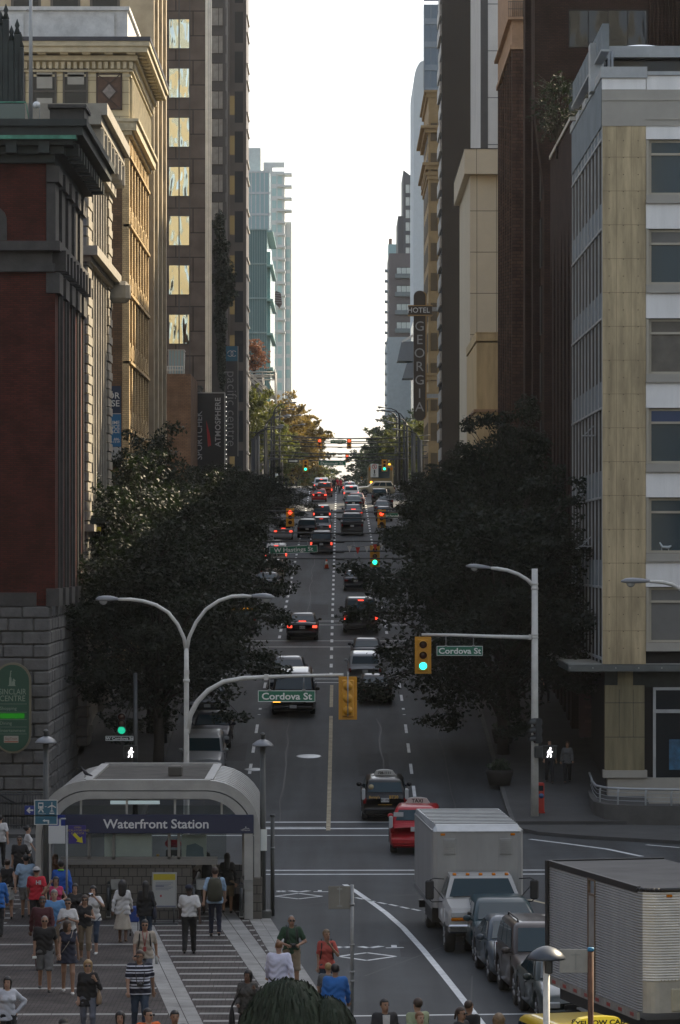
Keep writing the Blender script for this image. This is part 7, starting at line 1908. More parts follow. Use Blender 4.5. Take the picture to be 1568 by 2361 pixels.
b.prism(P,z1-.06,z1,'xy');b.build('roof',mat('trailer_roof_grime',(.045,.045,.045),.7,vary=.5,scale=.9,streak=1),t)
b=MB();b.box(-.03,.05,-TL+rr,0,z1-.09,z1+.03);b.box(0,TW,-.05,.02,z1-.09,z1+.03);b.box(-.05,.06,-.14,.04,z0,z1+.02)
for i in range(len(nose_)-1):b.tube([(nose_[i][0],nose_[i][1],z1-.02),(nose_[i+1][0],nose_[i+1][1],z1-.02)],.04,5)
b.tube([(rr,-TL-.005,z1-.02),(TW-rr,-TL-.005,z1-.02)],.04,5);b.build('roof_edge',M_trim,t)
b=MB();b.box(-.012,.03,ds1+.02,ds0-.02,z0+.1,z1-.42);b.build('side_door',mat('trailer_door_panel',(.34,.34,.33),.5,metal=.3,vary=.2,scale=3),t)
b=MB();b.box(-.03,.03,ds1-.02,ds1+.02,z0+.06,z1-.1);b.box(-.03,.03,ds0-.02,ds0+.02,z0+.06,z1-.1);b.box(-.03,.03,ds1,ds0,z1-.42,z1-.38);b.box(-.035,.03,ds1,ds0,z1-.12,z1-.08);b.tube([(-.05,ds1+.12,z0+.3),(-.05,ds1+.12,z0+1.1)],.018,5);b.build('door_frame',mat('rusty_frame',(.16,.12,.09),.7,vary=.4,scale=4),t)
b=MB();b.box(-.02,.04,-TL+rr,0,z0,z0+.16);b.build('lower_rail',mat('grimy_rail',(.30,.29,.26),.6,metal=.2,vary=.35,scale=3),t)
bm=MB();bm.box(-.025,-.018,-.11,.11,-.035,.035);mk=bm.mesh('reflector',mat('reflector_red',(.32,.03,.02),.4,vary=.1))
for k in range(8):inst(mk,'reflector',t,(0,-.5-k*.72,z0+.08))
b=MB();b.bbox(.45,.57,-TL-.02,-TL+.05,z1-.16,z1-.11,.01);b.build('marker_lamp',M_amberl,t)
b=MB();b.box(.2,2.3,-TL+.4,-.2,1.1,1.38);b.box(.3,.5,-4.2,-4.0,.2,1.2);b.box(2.0,2.2,-4.2,-4.0,.2,1.2);b.build('chassis',M_trim,t)
for y in(-.9,-2.0):
 for x in(.28,2.22):
  wo=bpy.data.objects.new('wheel',wheel_meshes(.48,.30)[0]);COL.objects.link(wo);wo.parent=t;wo.location=(x,y,.48);inst(wheel_meshes(.48,.30)[1],'rim',wo,(0,0,0))
# ---- bus far up at the crossing
Yb=400;t=thing('bus','bus with a wide dark windscreen facing down the hill at the far crossing','bus',(PX(878,Yb),Yb,zg(Yb)))
M_busb=mat('bus_tan_paint',(.24,.17,.07),.5,vary=.1)
b=MB();b.bbox(-1.45,1.45,0,10.5,.4,2.95,.18);b.build('body',M_busb,t)
b=MB();b.bbox(-1.05,1.05,-.03,.05,1.35,2.55,.06);b.build('windshield',M_cglass,t)
b=MB();b.bbox(-.7,.7,-.04,.02,2.6,2.82,.03);b.build('destination_board',M_trim,t)
for s in(-1,1):
 b=MB();b.ell((s*1.22,-.02,2.45),(.16,.05,.22),8,6);b.build('side_lamp',M_amberl,t)
 b=MB();b.ell((s*1.1,-.02,.9),(.14,.05,.14),8,6);b.build('headlight',G_amb if s<0 else M_head,t)
 b=MB();b.ell((s*1.0,.1,2.98),(.16,.12,.08),8,6);b.build('roof_lamp',G_amb if s>0 else M_head,t)
 for y in(2.2,8.0):
  wo=bpy.data.objects.new('wheel',wheel_meshes(.48,.30)[0]);COL.objects.link(wo);wo.parent=t;wo.location=(s*1.28,y,.48);inst(wheel_meshes(.48,.30)[1],'rim',wo,(0,0,0))
b=MB();b.bbox(-1.35,1.35,-.12,.1,.35,.6,.04);b.build('front_bumper',M_trim,t)
# ---------------------------------------------------------------- people: smooth blended surfaces, one body each, clothes and hair as children
def nets(f,lo,hi,h):
 """surface nets: the zero level of f as a quad mesh"""
 ax=[np.arange(lo[i],hi[i]+h,h,dtype=np.float32)for i in range(3)]
 G=np.stack(np.meshgrid(*ax,indexing='ij'),-1)
 D=f(G);S=D<0
 n=tuple(s-1 for s in D.shape)
 acc=np.zeros(n+(3,),np.float32);cnt=np.zeros(n,np.float32)
 for a in range(3):
  o1,o2=[k for k in range(3)if k!=a]
  for u in(0,1):
   for v in(0,1):
    sl0=[None]*3;sl1=[None]*3
    sl0[a]=slice(0,n[a]);sl1[a]=slice(1,n[a]+1)
    for o,q in((o1,u),(o2,v)):sl0[o]=sl1[o]=slice(q,n[o]+q)
    d0,d1=D[tuple(sl0)],D[tuple(sl1)];m=(d0<0)!=(d1<0)
    t=np.where(m,d0/np.where(m,d0-d1,1),0)
    acc[...,a]+=np.where(m,t,0);acc[...,o1]+=m*u;acc[...,o2]+=m*v;cnt+=m
 act=cnt>0;idx=-np.ones(n,np.int64);idx[act]=np.arange(act.sum())
 I=np.argwhere(act);V=(I+acc[act]/cnt[act][:,None])*h+np.array(lo)
 Q=[]
 for a in range(3):
  o1,o2=(a+1)%3,(a+2)%3
  s0=[slice(None)]*3;s1=[slice(None)]*3
  s0[a]=slice(0,n[a]);s1[a]=slice(1,n[a]+1)
  A,B=S[tuple(s0)],S[tuple(s1)]
  E_=np.argwhere(A!=B)
  if not len(E_):continue
  E_=E_[(E_[:,o1]>0)&(E_[:,o2]>0)&(E_[:,o1]<n[o1])&(E_[:,o2]<n[o2])]
  ins=A[tuple(E_.T)]
  def C(du,dv):e=E_.copy();e[:,o1]-=du;e[:,o2]-=dv;return idx[tuple(e.T)]
  q=np.stack([C(1,1),C(0,1),C(0,0),C(1,0)],1);q[~ins]=q[~ins][:,::-1]
  Q.append(q)
 Q=np.concatenate(Q);Q=Q[(Q>=0).all(1)]
 return V,Q
def cap_(P,a,b,ra,rb):
 a=np.asarray(a,np.float32);b=np.asarray(b,np.float32);ba=b-a
 t=np.clip(((P-a)@ba)/max(float(ba@ba),1e-9),0,1)
 return np.sqrt(((P-a-t[...,None]*ba)**2).sum(-1))-(ra+(rb-ra)*t)
def ell_(P,c,r):
 r=np.asarray(r,np.float32);q=(P-np.asarray(c,np.float32))/r;k=np.sqrt((q*q).sum(-1))
 return(k-1)*r.min()
def smin(a,b,k=.035):
 h_=np.maximum(k-np.abs(a-b),0)/k
 return np.minimum(a,b)-h_*h_*k*.25
ARMS={'down':((.045,.03,-.29),(.055,-.05,-.54)),'fwd':((.06,-.10,-.27),(.06,-.25,-.48)),'back':((.08,.13,-.26),(.10,.15,-.52)),'chest':((.10,-.08,-.27),(-.07,-.27,-.19)),
  'belly':((.14,-.02,-.28),(-.04,-.23,-.34)),'hip':((.25,.06,-.22),(.05,-.03,-.42)),'strap':((.11,-.07,-.28),(.0,-.17,-.07)),'head':((.23,-.10,-.14),(.03,-.07,.14)),
  'mouth':((.10,-.13,-.26),(-.09,-.23,-.01)),'out':((.20,-.06,-.22),(.40,-.20,-.36)),'face':((.15,-.2,-.17),(-.09,-.27,.09)),'hold':((.08,.0,-.30),(.08,-.22,-.38))}
SKIN={'fair':(.36,.22,.155),'tan':(.27,.155,.10),'brown':(.13,.07,.045),'dark':(.055,.032,.024)}
HAIRC={'black':(.008,.007,.007),'brown':(.035,.020,.012),'blond':(.26,.17,.07),'grey':(.16,.155,.15),'ginger':(.14,.06,.02),'dirty':(.14,.09,.045)}
def cloth(name,col,vary=.12):return mat('cloth_'+name,col,.85,vary=vary,scale=9,bump=.15,bscale=14)
M_eye=mat('eye_dark',(.01,.008,.007),.2,vary=0);M_lip=mat('lip',(.20,.07,.06),.5,vary=0);M_shade=mat('sunglass_black',(.006,.006,.007),.15,vary=0)
M_sole=mat('shoe_white',(.50,.50,.48),.6,vary=.1);M_shoed=mat('shoe_dark',(.012,.011,.010),.5,vary=.1);M_shoeb=mat('shoe_tan',(.10,.06,.035),.6,vary=.1)
def to_obj(name,V,Q,m,parent,extra=None,mats2=()):
 if extra is not None:
  me=bpy.data.meshes.new(name);E_=extra;n0=len(V)
  verts=[tuple(v)for v in V]+E_.v;faces=[tuple(int(i)for i in q)for q in Q]+[tuple(i+n0 for i in f)for f in E_.f]
  me.from_pydata(verts,[],faces)
  for k in(m,)+tuple(mats2):me.materials.append(k)
  me.polygons.foreach_set('material_index',np.array([0]*len(Q)+E_.m,dtype=np.int32))
  me.polygons.foreach_set('use_smooth',np.ones(len(faces),dtype=bool));me.update()
 else:
  me=np_mesh(name,V,Q,m);me.polygons.foreach_set('use_smooth',np.ones(len(me.polygons),dtype=bool))
 o=bpy.data.objects.new(name,me);COL.objects.link(o);o.parent=parent
 return o
def person(label,X,Y,h,yaw,skin='fair',fem=False,hair=('short','black'),top=('tee',None),bottom=('pants',None),shoes=None,arms=('down','down'),stride=.25,lean=0.0,head=0.0,glasses=None,hat=None,z=None,fat=1.0,res=.021,extras=(),lead=1,tilt=0.0):
 """yaw 0 faces the camera, pi faces away; arms are (image-left when facing us = person's right, other)"""
 if arms==('down','down')and stride>.24:lead=1 if len(label)%2 else-1;arms=('fwd','back')if lead>0 else('back','fwd')
 t=thing('person',label,'person',(X,Y,zg(Y)+.02 if z is None else z),yaw)
 s=h/1.75;sw=(.148 if fem else.175)*s*(1+(fat-1)*.5);hipw=(.098 if fem else.09)*s
 def v(x,y,zz_):return np.array([x,y,zz_],np.float32)
 hip_z,sh_z,hd_z=.525*h,.815*h,.928*h
 ly=-lean*s
 J={}
 for sd in(-1,1):
  st=stride*s*(.5 if sd==lead else-.5)
  ft=v(sd*(.095+.01*fat)*s,-st,.07*s+(.05*s if st<-.1*s else 0))
  hp=v(sd*hipw,0,hip_z);kn=(hp+ft)/2+v(0,-.05*s-abs(st)*.22,.015*s)
  sh=v(sd*sw,ly,sh_z);e,w_=ARMS[arms[0]if sd==-1 else arms[1]]
  J[sd]=dict(ft=ft,hp=hp,kn=kn,sh=sh,el=sh+v(sd*e[0],e[1],e[2])*s,wr=sh+v(sd*w_[0],w_[1],w_[2])*s)
 hc=v(0,ly*1.25-.01*s,hd_z);ch,sn=math.cos(head),math.sin(head)
 def R(x,y,zz_):return hc+v(x*ch-y*sn,x*sn+y*ch,zz_)*s*(1.07 if zz_<.05 else 1.0)
 fr=fat
 def torso(P,o):
  d=cap_(P,v(-.068*s*fr,ly,.745*h),v(.068*s*fr,ly,.745*h),(.105 if fem else.118)*s*fr+o,(.105 if fem else.118)*s*fr+o)
  d=smin(d,cap_(P,v(-.05*s*fr,ly*.5-.01*(fr-1),.64*h),v(.05*s*fr,ly*.5,.64*h),(.095 if fem else.112)*s*fr**1.3+o,(.095 if fem else.112)*s*fr**1.3+o),.08)
  d=smin(d,cap_(P,v(-.075*s*fr,.01,.545*h),v(.075*s*fr,.01,.545*h),.108*s*fr+o,.108*s*fr+o),.08)
  d=smin(d,cap_(P,v(-sw*.86,ly,sh_z-.015*s),v(sw*.86,ly,sh_z-.015*s),.062*s+o,.062*s+o),.06)
  if fem:
   for sd in(-1,1):d=smin(d,ell_(P,v(sd*.075*s,ly-.095*s,.735*h),(.065*s+o,.055*s+o,.06*s+o)),.04)
  return d
 def limb(P,sd,o,upto,leg):
  j=J[sd];d=None
  if leg:
   a,b_,c=j['hp'],j['kn'],j['ft'];r=(.088*fr,.056,.040)
  else:
   a,b_,c=j['sh'],j['el'],j['wr'];r=(.052*fr,.040,.029)if not fem else(.045,.034,.025)
  r=[q*s+o for q in r]
  f1=min(upto*2,1.0);d=cap_(P,a,a+(b_-a)*f1,r[0],r[0]+(r[1]-r[0])*f1)
  if upto>.5:
   f2=min((upto-.5)*2,1.0);d=smin(d,cap_(P,b_,b_+(c-b_)*f2,r[1]*(1.04 if leg else 1),r[1]+(r[2]-r[1])*f2),.03)
  return d
 def body(P):
  d=torso(P,0)
  for sd in(-1,1):
   d=smin(d,limb(P,sd,0,1,True),.05);d=smin(d,limb(P,sd,0,1,False),.025)
   j=J[sd];f=(j['wr']-j['el']);f=f/np.linalg.norm(f)
   d=smin(d,cap_(P,j['wr'],j['wr']+f*.075*s,.026*s,.034*s),.02)
   d=smin(d,cap_(P,j['ft']+v(0,.03*s,-.035*s),j['ft']+v(0,-.14*s,-.045*s),.034*s,.026*s),.03)
  d=smin(d,cap_(P,v(0,ly,.83*h),hc+v(0,.015*s,-.06*s),.052*s,.048*s),.04)
  d=smin(d,ell_(P,R(0,.012,.025),(.076*s,.094*s,.100*s)),.03)
  d=smin(d,ell_(P,R(0,-.025,-.055),(.055*s,.062*s,.062*s)),.04)
  d=smin(d,cap_(P,R(0,-.088,.01),R(0,-.106,-.022),.010*s,.015*s),.015)
  for sd in(-1,1):d=smin(d,ell_(P,R(sd*.08,.015,-.005),(.012*s,.02*s,.032*s)),.01)
  return d
 pts=np.array([J[sd][k]for sd in(-1,1)for k in('ft','el','wr','sh')]+[hc]);lo=pts.min(0)-.2*s;hi=pts.max(0)+.2*s;lo[2]=-.03;hi[2]=h+.04;lo[1]=min(lo[1],-.25);hi[1]=max(hi[1],.22)
 V,Q=nets(body,lo,hi,res)
 ex=MB()
 for sd in(-1,1):
  e=R(sd*.032,-.083,.012);ex.ell(tuple(e),(.012*s,.010*s,.007*s),8,6,1)
  ex.tube([tuple(R(sd*.018,-.090,.032)),tuple(R(sd*.05,-.078,.030))],.004*s,4,1)
  j=J[sd];f=Vector(j['wr']-j['el']).normalized();side_=f.cross(Vector((0,-1,.2)));side_.normalize();nrm=side_.cross(f)
  base=Vector(j['wr'])+f*.07*s
  for q,(off,ln)in enumerate(((-.027,.062),(-.009,.074),(.010,.070),(.027,.054))):
   p0=base+side_*off*s;p1=p0+f*ln*.5*s+nrm*.006*s;p2=p1+(f*.7+nrm*.7*(1 if sd>0 else-1))*ln*.5*s
   ex.tube([p0,p1,p2],[.0095*s,.0088*s,.0066*s],6,0)
  tp=Vector(j['wr'])+f*.03*s-side_*.028*s*sd;ex.tube([tp,tp-side_*.022*s*sd+f*.028*s,tp-side_*.024*s*sd+f*.055*s],[.011*s,.010*s,.007*s],6,0)
 ex.tube([tuple(R(-.024,-.083,-.052)),tuple(R(0,-.090,-.053)),tuple(R(.024,-.083,-.052))],.006*s,5,2)
 to_obj('body',V,Q,mat('skin_'+skin,SKIN[skin],.55,vary=.06,scale=6),t,ex,(M_eye,M_lip))
    # ---- top
 kind,mt=top[0],top[1]
 slv={'tee':.36,'polo':.38,'long':.97,'tank':0,'dress':0,'three':.78,'jacket':.97,'short':.42}[kind]
 hem={'tank':.50,'dress':.42,'jacket':.47,'long':.47,'three':.42}.get(kind,.485)*h
 if len(top)>2:hem=top[2]*h
 off=.024*s if kind=='jacket' else.017*s
 def ftop(P):
  d=torso(P,off)
  if hem<.5*h:d=smin(d,cap_(P,v(-.085*s*fr,.01,hem),v(.085*s*fr,.01,hem),.112*s*fr+off,.112*s*fr+off),.06)
  if kind=='dress':
   zz_=np.clip((.60*h-P[...,2])/(.60*h-hem),0,1.2);rad=(.13+.12*zz_)*s
   ang=np.arctan2(P[...,1],P[...,0]);dd=np.sqrt(P[...,0]**2+(P[...,1]*1.15)**2)-rad*(1+.05*np.sin(ang*7))
   d=smin(d,np.maximum(dd,P[...,2]-.62*h),.05)
  if slv:
   for sd in(-1,1):d=smin(d,limb(P,sd,off+(.004*s if slv<.5 else.0),slv,False),.022)
  wrn=.008*s*np.sin(P[...,2]*46/s+4*np.sin(P[...,0]*13))*(P[...,2]<.76*h)
  d=d+wrn
  nk=ell_(P,v(0,ly-.035*s,.868*h),(.075*s,.085*s,.062*s if kind not in('tank','dress')else.10*s))
  d=np.maximum(d,-nk);d=np.maximum(d,hem-P[...,2]);d=np.maximum(d,P[...,2]-.872*h)
  return d
 l2=lo.copy();l2[2]=hem-.05;h2=hi.copy();h2[2]=.9*h
 V,Q=nets(ftop,l2,h2,res);to_obj({'dress':'dress','jacket':'jacket'}.get(kind,'shirt'),V,Q,mt,t)
    # ---- trousers, shorts or skirt
 if bottom:
  bk,bm_=bottom[0],bottom[1];up={'pants':.96,'jeans':.96,'shorts':.56,'capri':.78,'skirt':0,'longskirt':0}[bk]
  lo3=lo.copy();lo3[2]=.0;hi3=hi.copy();hi3[2]=.62*h;lo3[0],hi3[0]=-.36*s,.36*s;lo3[1]-=.05;hi3[1]+=.05
  def fbot(P):
   o=.020*s if bk in('pants','shorts')else.010*s
   d=cap_(P,v(-.075*s*fr,.01,.545*h),v(.075*s*fr,.01,.545*h),.108*s*fr+.012*s,.108*s*fr+.012*s)
   if up:
    for sd in(-1,1):d=smin(d,limb(P,sd,o+(.014*s if bk=='shorts' else 0),up,True),.03)
    d=d+.004*s*np.sin(P[...,2]*40/s+3*np.sin(P[...,0]*20))
    if up<.9:d=np.maximum(d,(h*.525*(1-up)+.05*h)-P[...,2])
   else:
    zb=.33*h if bk=='skirt' else.22*h
    zz_=np.clip((.58*h-P[...,2])/(.58*h-zb),0,1.2);rad=(.135+(.075 if bk=='skirt' else.12)*zz_)*s
    ang=np.arctan2(P[...,1],P[...,0]);dd=np.sqrt(P[...,0]**2+(P[...,1]*1.1)**2)-rad*(1+.06*np.sin(ang*6+2)*zz_)
    d=smin(d,np.maximum(dd,P[...,2]-.58*h),.04);d=np.maximum(d,zb-P[...,2])
   return np.maximum(d,P[...,2]-.60*h)
  V,Q=nets(fbot,lo3,hi3,res);to_obj({'pants':'trousers','jeans':'jeans','shorts':'shorts','capri':'trousers'}.get(bk,'skirt'),V,Q,bm_,t)
    # ---- shoes
 for sd in(-1,1):
  f=J[sd]['ft'];b=MB();lo_=f[2]-.07*s
  V=[];Fc=[];pr=[(.075,.028,.07),(.05,.038,.085),(.0,.040,.075),(-.06,.045,.06),(-.13,.046,.05),(-.175,.034,.04),(-.19,.012,.03)];n=8
  for(y,wx,hz_)in pr:
   for k in range(n):a=2*math.pi*k/n;V.append((f[0]+math.cos(a)*wx*s,f[1]+y*s,lo_+max(0.0,(.5+.5*math.sin(a)))*hz_*s))
  for i in range(len(pr)-1):
   for k in range(n):Fc.append((i*n+k,i*n+(k+1)%n,(i+1)*n+(k+1)%n,(i+1)*n+k))
  Fc.append(tuple(range(n)));Fc.append(tuple((len(pr)-1)*n+k for k in range(n-1,-1,-1)));b.add(V,Fc,0,True);b.build('shoe',shoes or M_shoed,t)
    # ---- hair, hat, glasses
 hk,hcol=hair
 mh=mat('hair_'+hcol,HAIRC[hcol],.55,vary=.3,scale=14)
 if hk!='bald':
  bulk={'short':1.0,'crop':.90,'bob':1.10,'long':1.06,'bushy':1.25,'bun':1.0,'tail':1.0,'curly':1.3}[hk]
  def fhair(P):
   d=ell_(P,R(0,.022,.036),(.088*s*bulk,.104*s*bulk,.102*s*bulk))
   if hk in('bob','curly','bushy'):d=smin(d,cap_(P,R(0,.03,.02),R(0,.045,-.085),.090*s*bulk,.082*s*bulk),.03)
   if hk=='long':d=smin(d,cap_(P,R(0,.04,.0),v(0,ly+.085*s,.765*h),.088*s,.078*s),.03)
   if hk=='bushy':d=smin(d,cap_(P,R(0,.05,.0),v(0,ly+.07*s,.80*h),.12*s,.11*s),.03)
   if hk=='tail':d=smin(d,cap_(P,R(0,.11,.03),R(0,.15,-.10),.035*s,.02*s),.02)
   if hk=='bun':d=smin(d,ell_(P,R(0,.12,.06),(.045*s,)*3),.02)
   Lc=np.stack([(P[...,0]-hc[0])*ch+(P[...,1]-hc[1])*sn,-(P[...,0]-hc[0])*sn+(P[...,1]-hc[1])*ch,P[...,2]-hc[2]],-1)/s
   fx=.055 if hk in('long','bob','curly','bushy')else.03
   keep=np.minimum(np.minimum((-.015 if hk in('short','crop','tail','bun')else-.045)-Lc[...,1],.062-Lc[...,2]),(.068 if hk in('long','bob','bushy','curly')else.2)-np.abs(Lc[...,0]))*s
   d=np.maximum(d,keep)
   if hk in('short','crop','tail','bun'):d=np.maximum(d,(-.075-Lc[...,2])*s)if hk!='tail' else d
   if hk in('curly','bushy'):d=d+.008*s*np.sin(P[...,0]*90)*np.sin(P[...,1]*80)*np.sin(P[...,2]*85)
   return d
  lo4=hc-np.array([.2,.22,.36 if hk in('long','bushy')else.22])*s;hi4=hc+np.array([.2,.26,.2])*s
  V,Q=nets(fhair,lo4,hi4,.014);to_obj('hair',V,Q,mh,t)
 if hat:
  def fhat(P):
   d=ell_(P,R(0,.015,.045),(.100*s,.116*s,.095*s));d=np.maximum(d,(hc[2]+.038*s)-P[...,2])
   br=ell_(P,R(0,-.11 if hat[0]=='cap' else.0,.045),(.085*s,.10*s,.014*s)if hat[0]=='cap' else(.14*s,.15*s,.018*s))
   return np.minimum(d,br)
  V,Q=nets(fhat,hc-np.array([.2,.26,.0])*s,hc+np.array([.2,.26,.2])*s,.012);to_obj('cap' if hat[0]=='cap' else 'hat',V,Q,hat[1],t)
 if glasses:
  b=MB()
  for sd in(-1,1):
   p=R(sd*.034,-.099,.010);b.ell(tuple(p),(.029*s,.010*s,.020*s)if glasses=='sun' else(.026*s,.004*s,.017*s),10,6)
   b.tube([tuple(R(sd*.062,-.088,.014)),tuple(R(sd*.084,.01,.012))],.004*s,4)
  b.tube([tuple(R(-.012,-.104,.014)),tuple(R(.012,-.104,.014))],.004*s,4);b.build('sunglasses' if glasses=='sun' else 'glasses',M_shade if glasses=='sun' else M_eye,t)
 t['_dims']=0
 del t['_dims']
 return t,J,s,hc
def held(name,label,cat,t,builder,m):
 """a carried thing: its own top-level object, placed in the carrier's frame"""
 b=MB();builder(b);o=b.build(name,m);o.location=t.location;o.rotation_euler=t.rotation_euler;tag(o,label,cat);return o
def backpack(label,t,s,h,m,back=.17,w_=.15,zc=.70,hh=.24):
 def f(b):
  n=12;V=[];Fc=[]
  pr=[(-hh,.55,.06),(-hh*.9,.95,.13),(-hh*.3,1.0,.16),(hh*.4,.95,.13),(hh*.85,.75,.09),(hh,.3,.04)]
  for(z,wx,dp)in pr:
   for k in range(n):a=2*math.pi*k/n;V.append((math.cos(a)*w_*wx*s,back*s+max(math.sin(a),-.3)*dp*s,zc*h+z*s))
  for i in range(len(pr)-1):
   for k in range(n):Fc.append((i*n+k,i*n+(k+1)%n,(i+1)*n+(k+1)%n,(i+1)*n+k))
  Fc.append(tuple(range(n-1,-1,-1)));Fc.append(tuple((len(pr)-1)*n+k for k in range(n)));b.add(V,Fc,0,True)
  for sd in(-1,1):b.tube([(sd*.10*s,back*s*.8,(zc*h+.2*s)),(sd*.115*s,.03*s,.868*h),(sd*.12*s,-.11*s,.80*h),(sd*.13*s,-.145*s,.72*h),(sd*.15*s,-.06*s,.62*h),(sd*.12*s,back*s*.8,.60*h)],.017*s,5)
 return held('backpack',label,'backpack',t,f,m)
def shoulder_bag(label,t,s,h,m,sd=1,zc=.53,w_=.17,hh=.15,cat='handbag',strap_x=.12,out=.24,y=.0):
 def f(b):
  n=10;V=[];Fc=[]
  for(z,wx,dp)in((-hh,.8,.05),(-hh*.8,1.0,.07),(0,.95,.065),(hh*.8,.6,.03),(hh,.45,.02)):
   for k in range(n):a=2*math.pi*k/n;V.append((sd*out*s+math.cos(a)*dp*s,y*s+math.sin(a)*w_*wx*s,zc*h+z*s))
  for i in range(4):
   for k in range(n):Fc.append((i*n+k,i*n+(k+1)%n,(i+1)*n+(k+1)%n,(i+1)*n+k))
  Fc.append(tuple(range(n-1,-1,-1)));Fc.append(tuple(4*n+k for k in range(n)));b.add(V,Fc,0,True)
  b.tube([(sd*out*s,(y-.08)*s,zc*h+hh*s),(sd*(strap_x+.03)*s,-.10*s,.78*h),(sd*strap_x*s,.0,.868*h),(sd*(strap_x+.03)*s,.10*s,.78*h),(sd*out*s,(y+.08)*s,zc*h+hh*s)],.012*s,5)
 return held('handbag',label,cat,t,f,m)
def crossbody(label,t,s,h,m,sd=1,y0=-.13):
 def f(b):
  b.tube([(-sd*.12*s,.0,.868*h),(-sd*.08*s,-.125*s,.79*h),(0,-.16*s,.70*h),(sd*.12*s,-.14*s,.60*h),(sd*.19*s,-.02,.53*h)],.010*s,5)
  b.bbox(sd*.20*s-.05,sd*.20*s+.05,-.10,.10,.46*h,.54*h,.03)
 return held('crossbody_bag',label,'bag',t,f,m)
def camera_on_strap(label,t,s,h,zc=.60,y=-.19):
 def f(b):
  b.bbox(-.07,.07,y*s-.04,y*s+.03,zc*h-.05,zc*h+.05,.015);b.lathe([(.04,0),(.042,-.08),(.036,-.09)],(0,y*s-.03,zc*h),12,axis='y')
  for sd in(-1,1):b.tube([(sd*.07,y*s,zc*h+.04),(sd*.09*s,-.15*s,.74*h),(sd*.075*s,-.06*s,.865*h),(sd*.05*s,.06*s,.875*h)],.009,5)
 return held('camera',label,'camera',t,f,M_trim)
c=cloth
T_black=c('black',(.010,.010,.011));T_white=c('white',(.50,.50,.50));T_navy=c('navy',(.010,.013,.028));T_grey=c('grey',(.10,.105,.11));T_jean=c('denim',(.022,.038,.065));T_khaki=c('khaki',(.17,.13,.085));T_dk=c('charcoal',(.022,.022,.024))
T_lblue=c('light_blue',(.24,.34,.46));T_red=c('red',(.42,.015,.03));T_pink=c('pink',(.38,.03,.10));T_blue=c('bright_blue',(.015,.09,.40));T_maroon=c('maroon',(.055,.012,.016));T_sky=c('sky_blue',(.09,.22,.42));T_tan=c('oatmeal',(.34,.30,.25));T_green=c('forest_green',(.020,.055,.028));T_coral=c('coral',(.36,.065,.05));T_cobalt=c('cobalt',(.02,.12,.38));T_lgreen=c('pale_green',(.24,.28,.17));T_orange=c('orange',(.55,.10,.01));T_palev=c('pale_grey_blue',(.40,.42,.47));T_lav=c('lavender_white',(.52,.53,.66));T_olive=c('olive',(.045,.045,.03));T_greyjean=c('grey_jeans',(.10,.11,.14));T_rust=c('rust',(.12,.05,.02));T_cream=c('cream',(.42,.38,.32));T_plaid=c('plaid_grey',(.22,.22,.23),.5);T_tweed=c('mottled_grey',(.055,.052,.048),.8)
def striped():
 m=bpy.data.materials.new('cloth_striped');m.use_nodes=True;n=m.node_tree.nodes;l=m.node_tree.links;b=n['Principled BSDF'];b.inputs['Roughness'].default_value=.85
 tc=n.new('ShaderNodeTexCoord');sp=n.new('ShaderNodeSeparateXYZ');l.new(tc.outputs['Object'],sp.inputs[0])
 cr=n.new('ShaderNodeValToRGB');e=cr.color_ramp;e.interpolation='CONSTANT'
 mr=n.new('ShaderNodeMapRange');mr.inputs['From Min'].default_value=.80;mr.inputs['From Max'].default_value=1.56;l.new(sp.outputs[2],mr.inputs['Value']);l.new(mr.outputs[0],cr.inputs[0])
 W_,N_=(.50,.52,.60,1),(.010,.012,.024,1);e.elements[0].color=N_;e.elements[0].position=0;e.elements[1].color=W_;e.elements[1].position=.05
 for p,q in((.085,N_),(.13,W_),(.16,N_),(.30,W_),(.34,N_),(.38,W_),(.42,N_),(.50,W_),(.54,N_),(.57,W_),(.61,N_),(.72,W_),(.75,N_),(.79,W_),(.83,N_),(.90,W_),(.93,N_)):
  k=e.elements.new(p);k.color=q
 l.new(cr.outputs[0],b.inputs['Base Color']);return m
B=math.pi
def P(label,xh,yh,h,yaw,Y=None,**kw):
 """stand a person so that the top of the head shows at picture point (xh, yh)"""
 Yd=F*(H-h-.02)/(yh-HY)if Y is None else Y
 return person(label,PX(xh,Yd),Yd,h,yaw,**kw)
# ---- walking toward the camera across the plaza
t,J,s,hc=P('man in navy and white striped polo with a camera on his chest',322,2191,1.82,.12,skin='tan',hair=('short','brown'),top=('polo',striped()),bottom=('jeans',T_jean),arms=('down','down'),glasses='sun',head=-.7,fat=1.14,stride=.3)
camera_on_strap('black camera hanging on the striped polo man',t,s,1.82,.62,-.22)
t,J,s,hc=P('blond woman in long black tunic and grey jeans holding her bag strap',203,2214,1.66,.05,fem=True,hair=('bob','blond'),top=('three',T_black,.42),bottom=('jeans',T_greyjean),arms=('down','strap'),glasses='sun',fat=1.12,stride=.25)
shoulder_bag('beige shoulder bag of the blond woman in black',t,s,1.66,mat('bag_beige',(.24,.17,.11),.6,vary=.1),1)
t,J,s,hc=P('grey-haired man in black tee and grey shorts with sunglasses',103,2113.5,1.75,.1,Y=81,skin='tan',hair=('crop','grey'),top=('tee',T_black),bottom=('shorts',T_grey),arms=('down','back'),glasses='sun',stride=.42,fat=1.08)
held('phone','pale phone in the hand of the man in black tee','phone',t,lambda b:b.bbox(J[-1]['wr'][0]-.05,J[-1]['wr'][0]+.05,J[-1]['wr'][1]-.06,J[-1]['wr'][1]-.03,J[-1]['wr'][2]-.12,J[-1]['wr'][2]-.06,.01),M_signw)
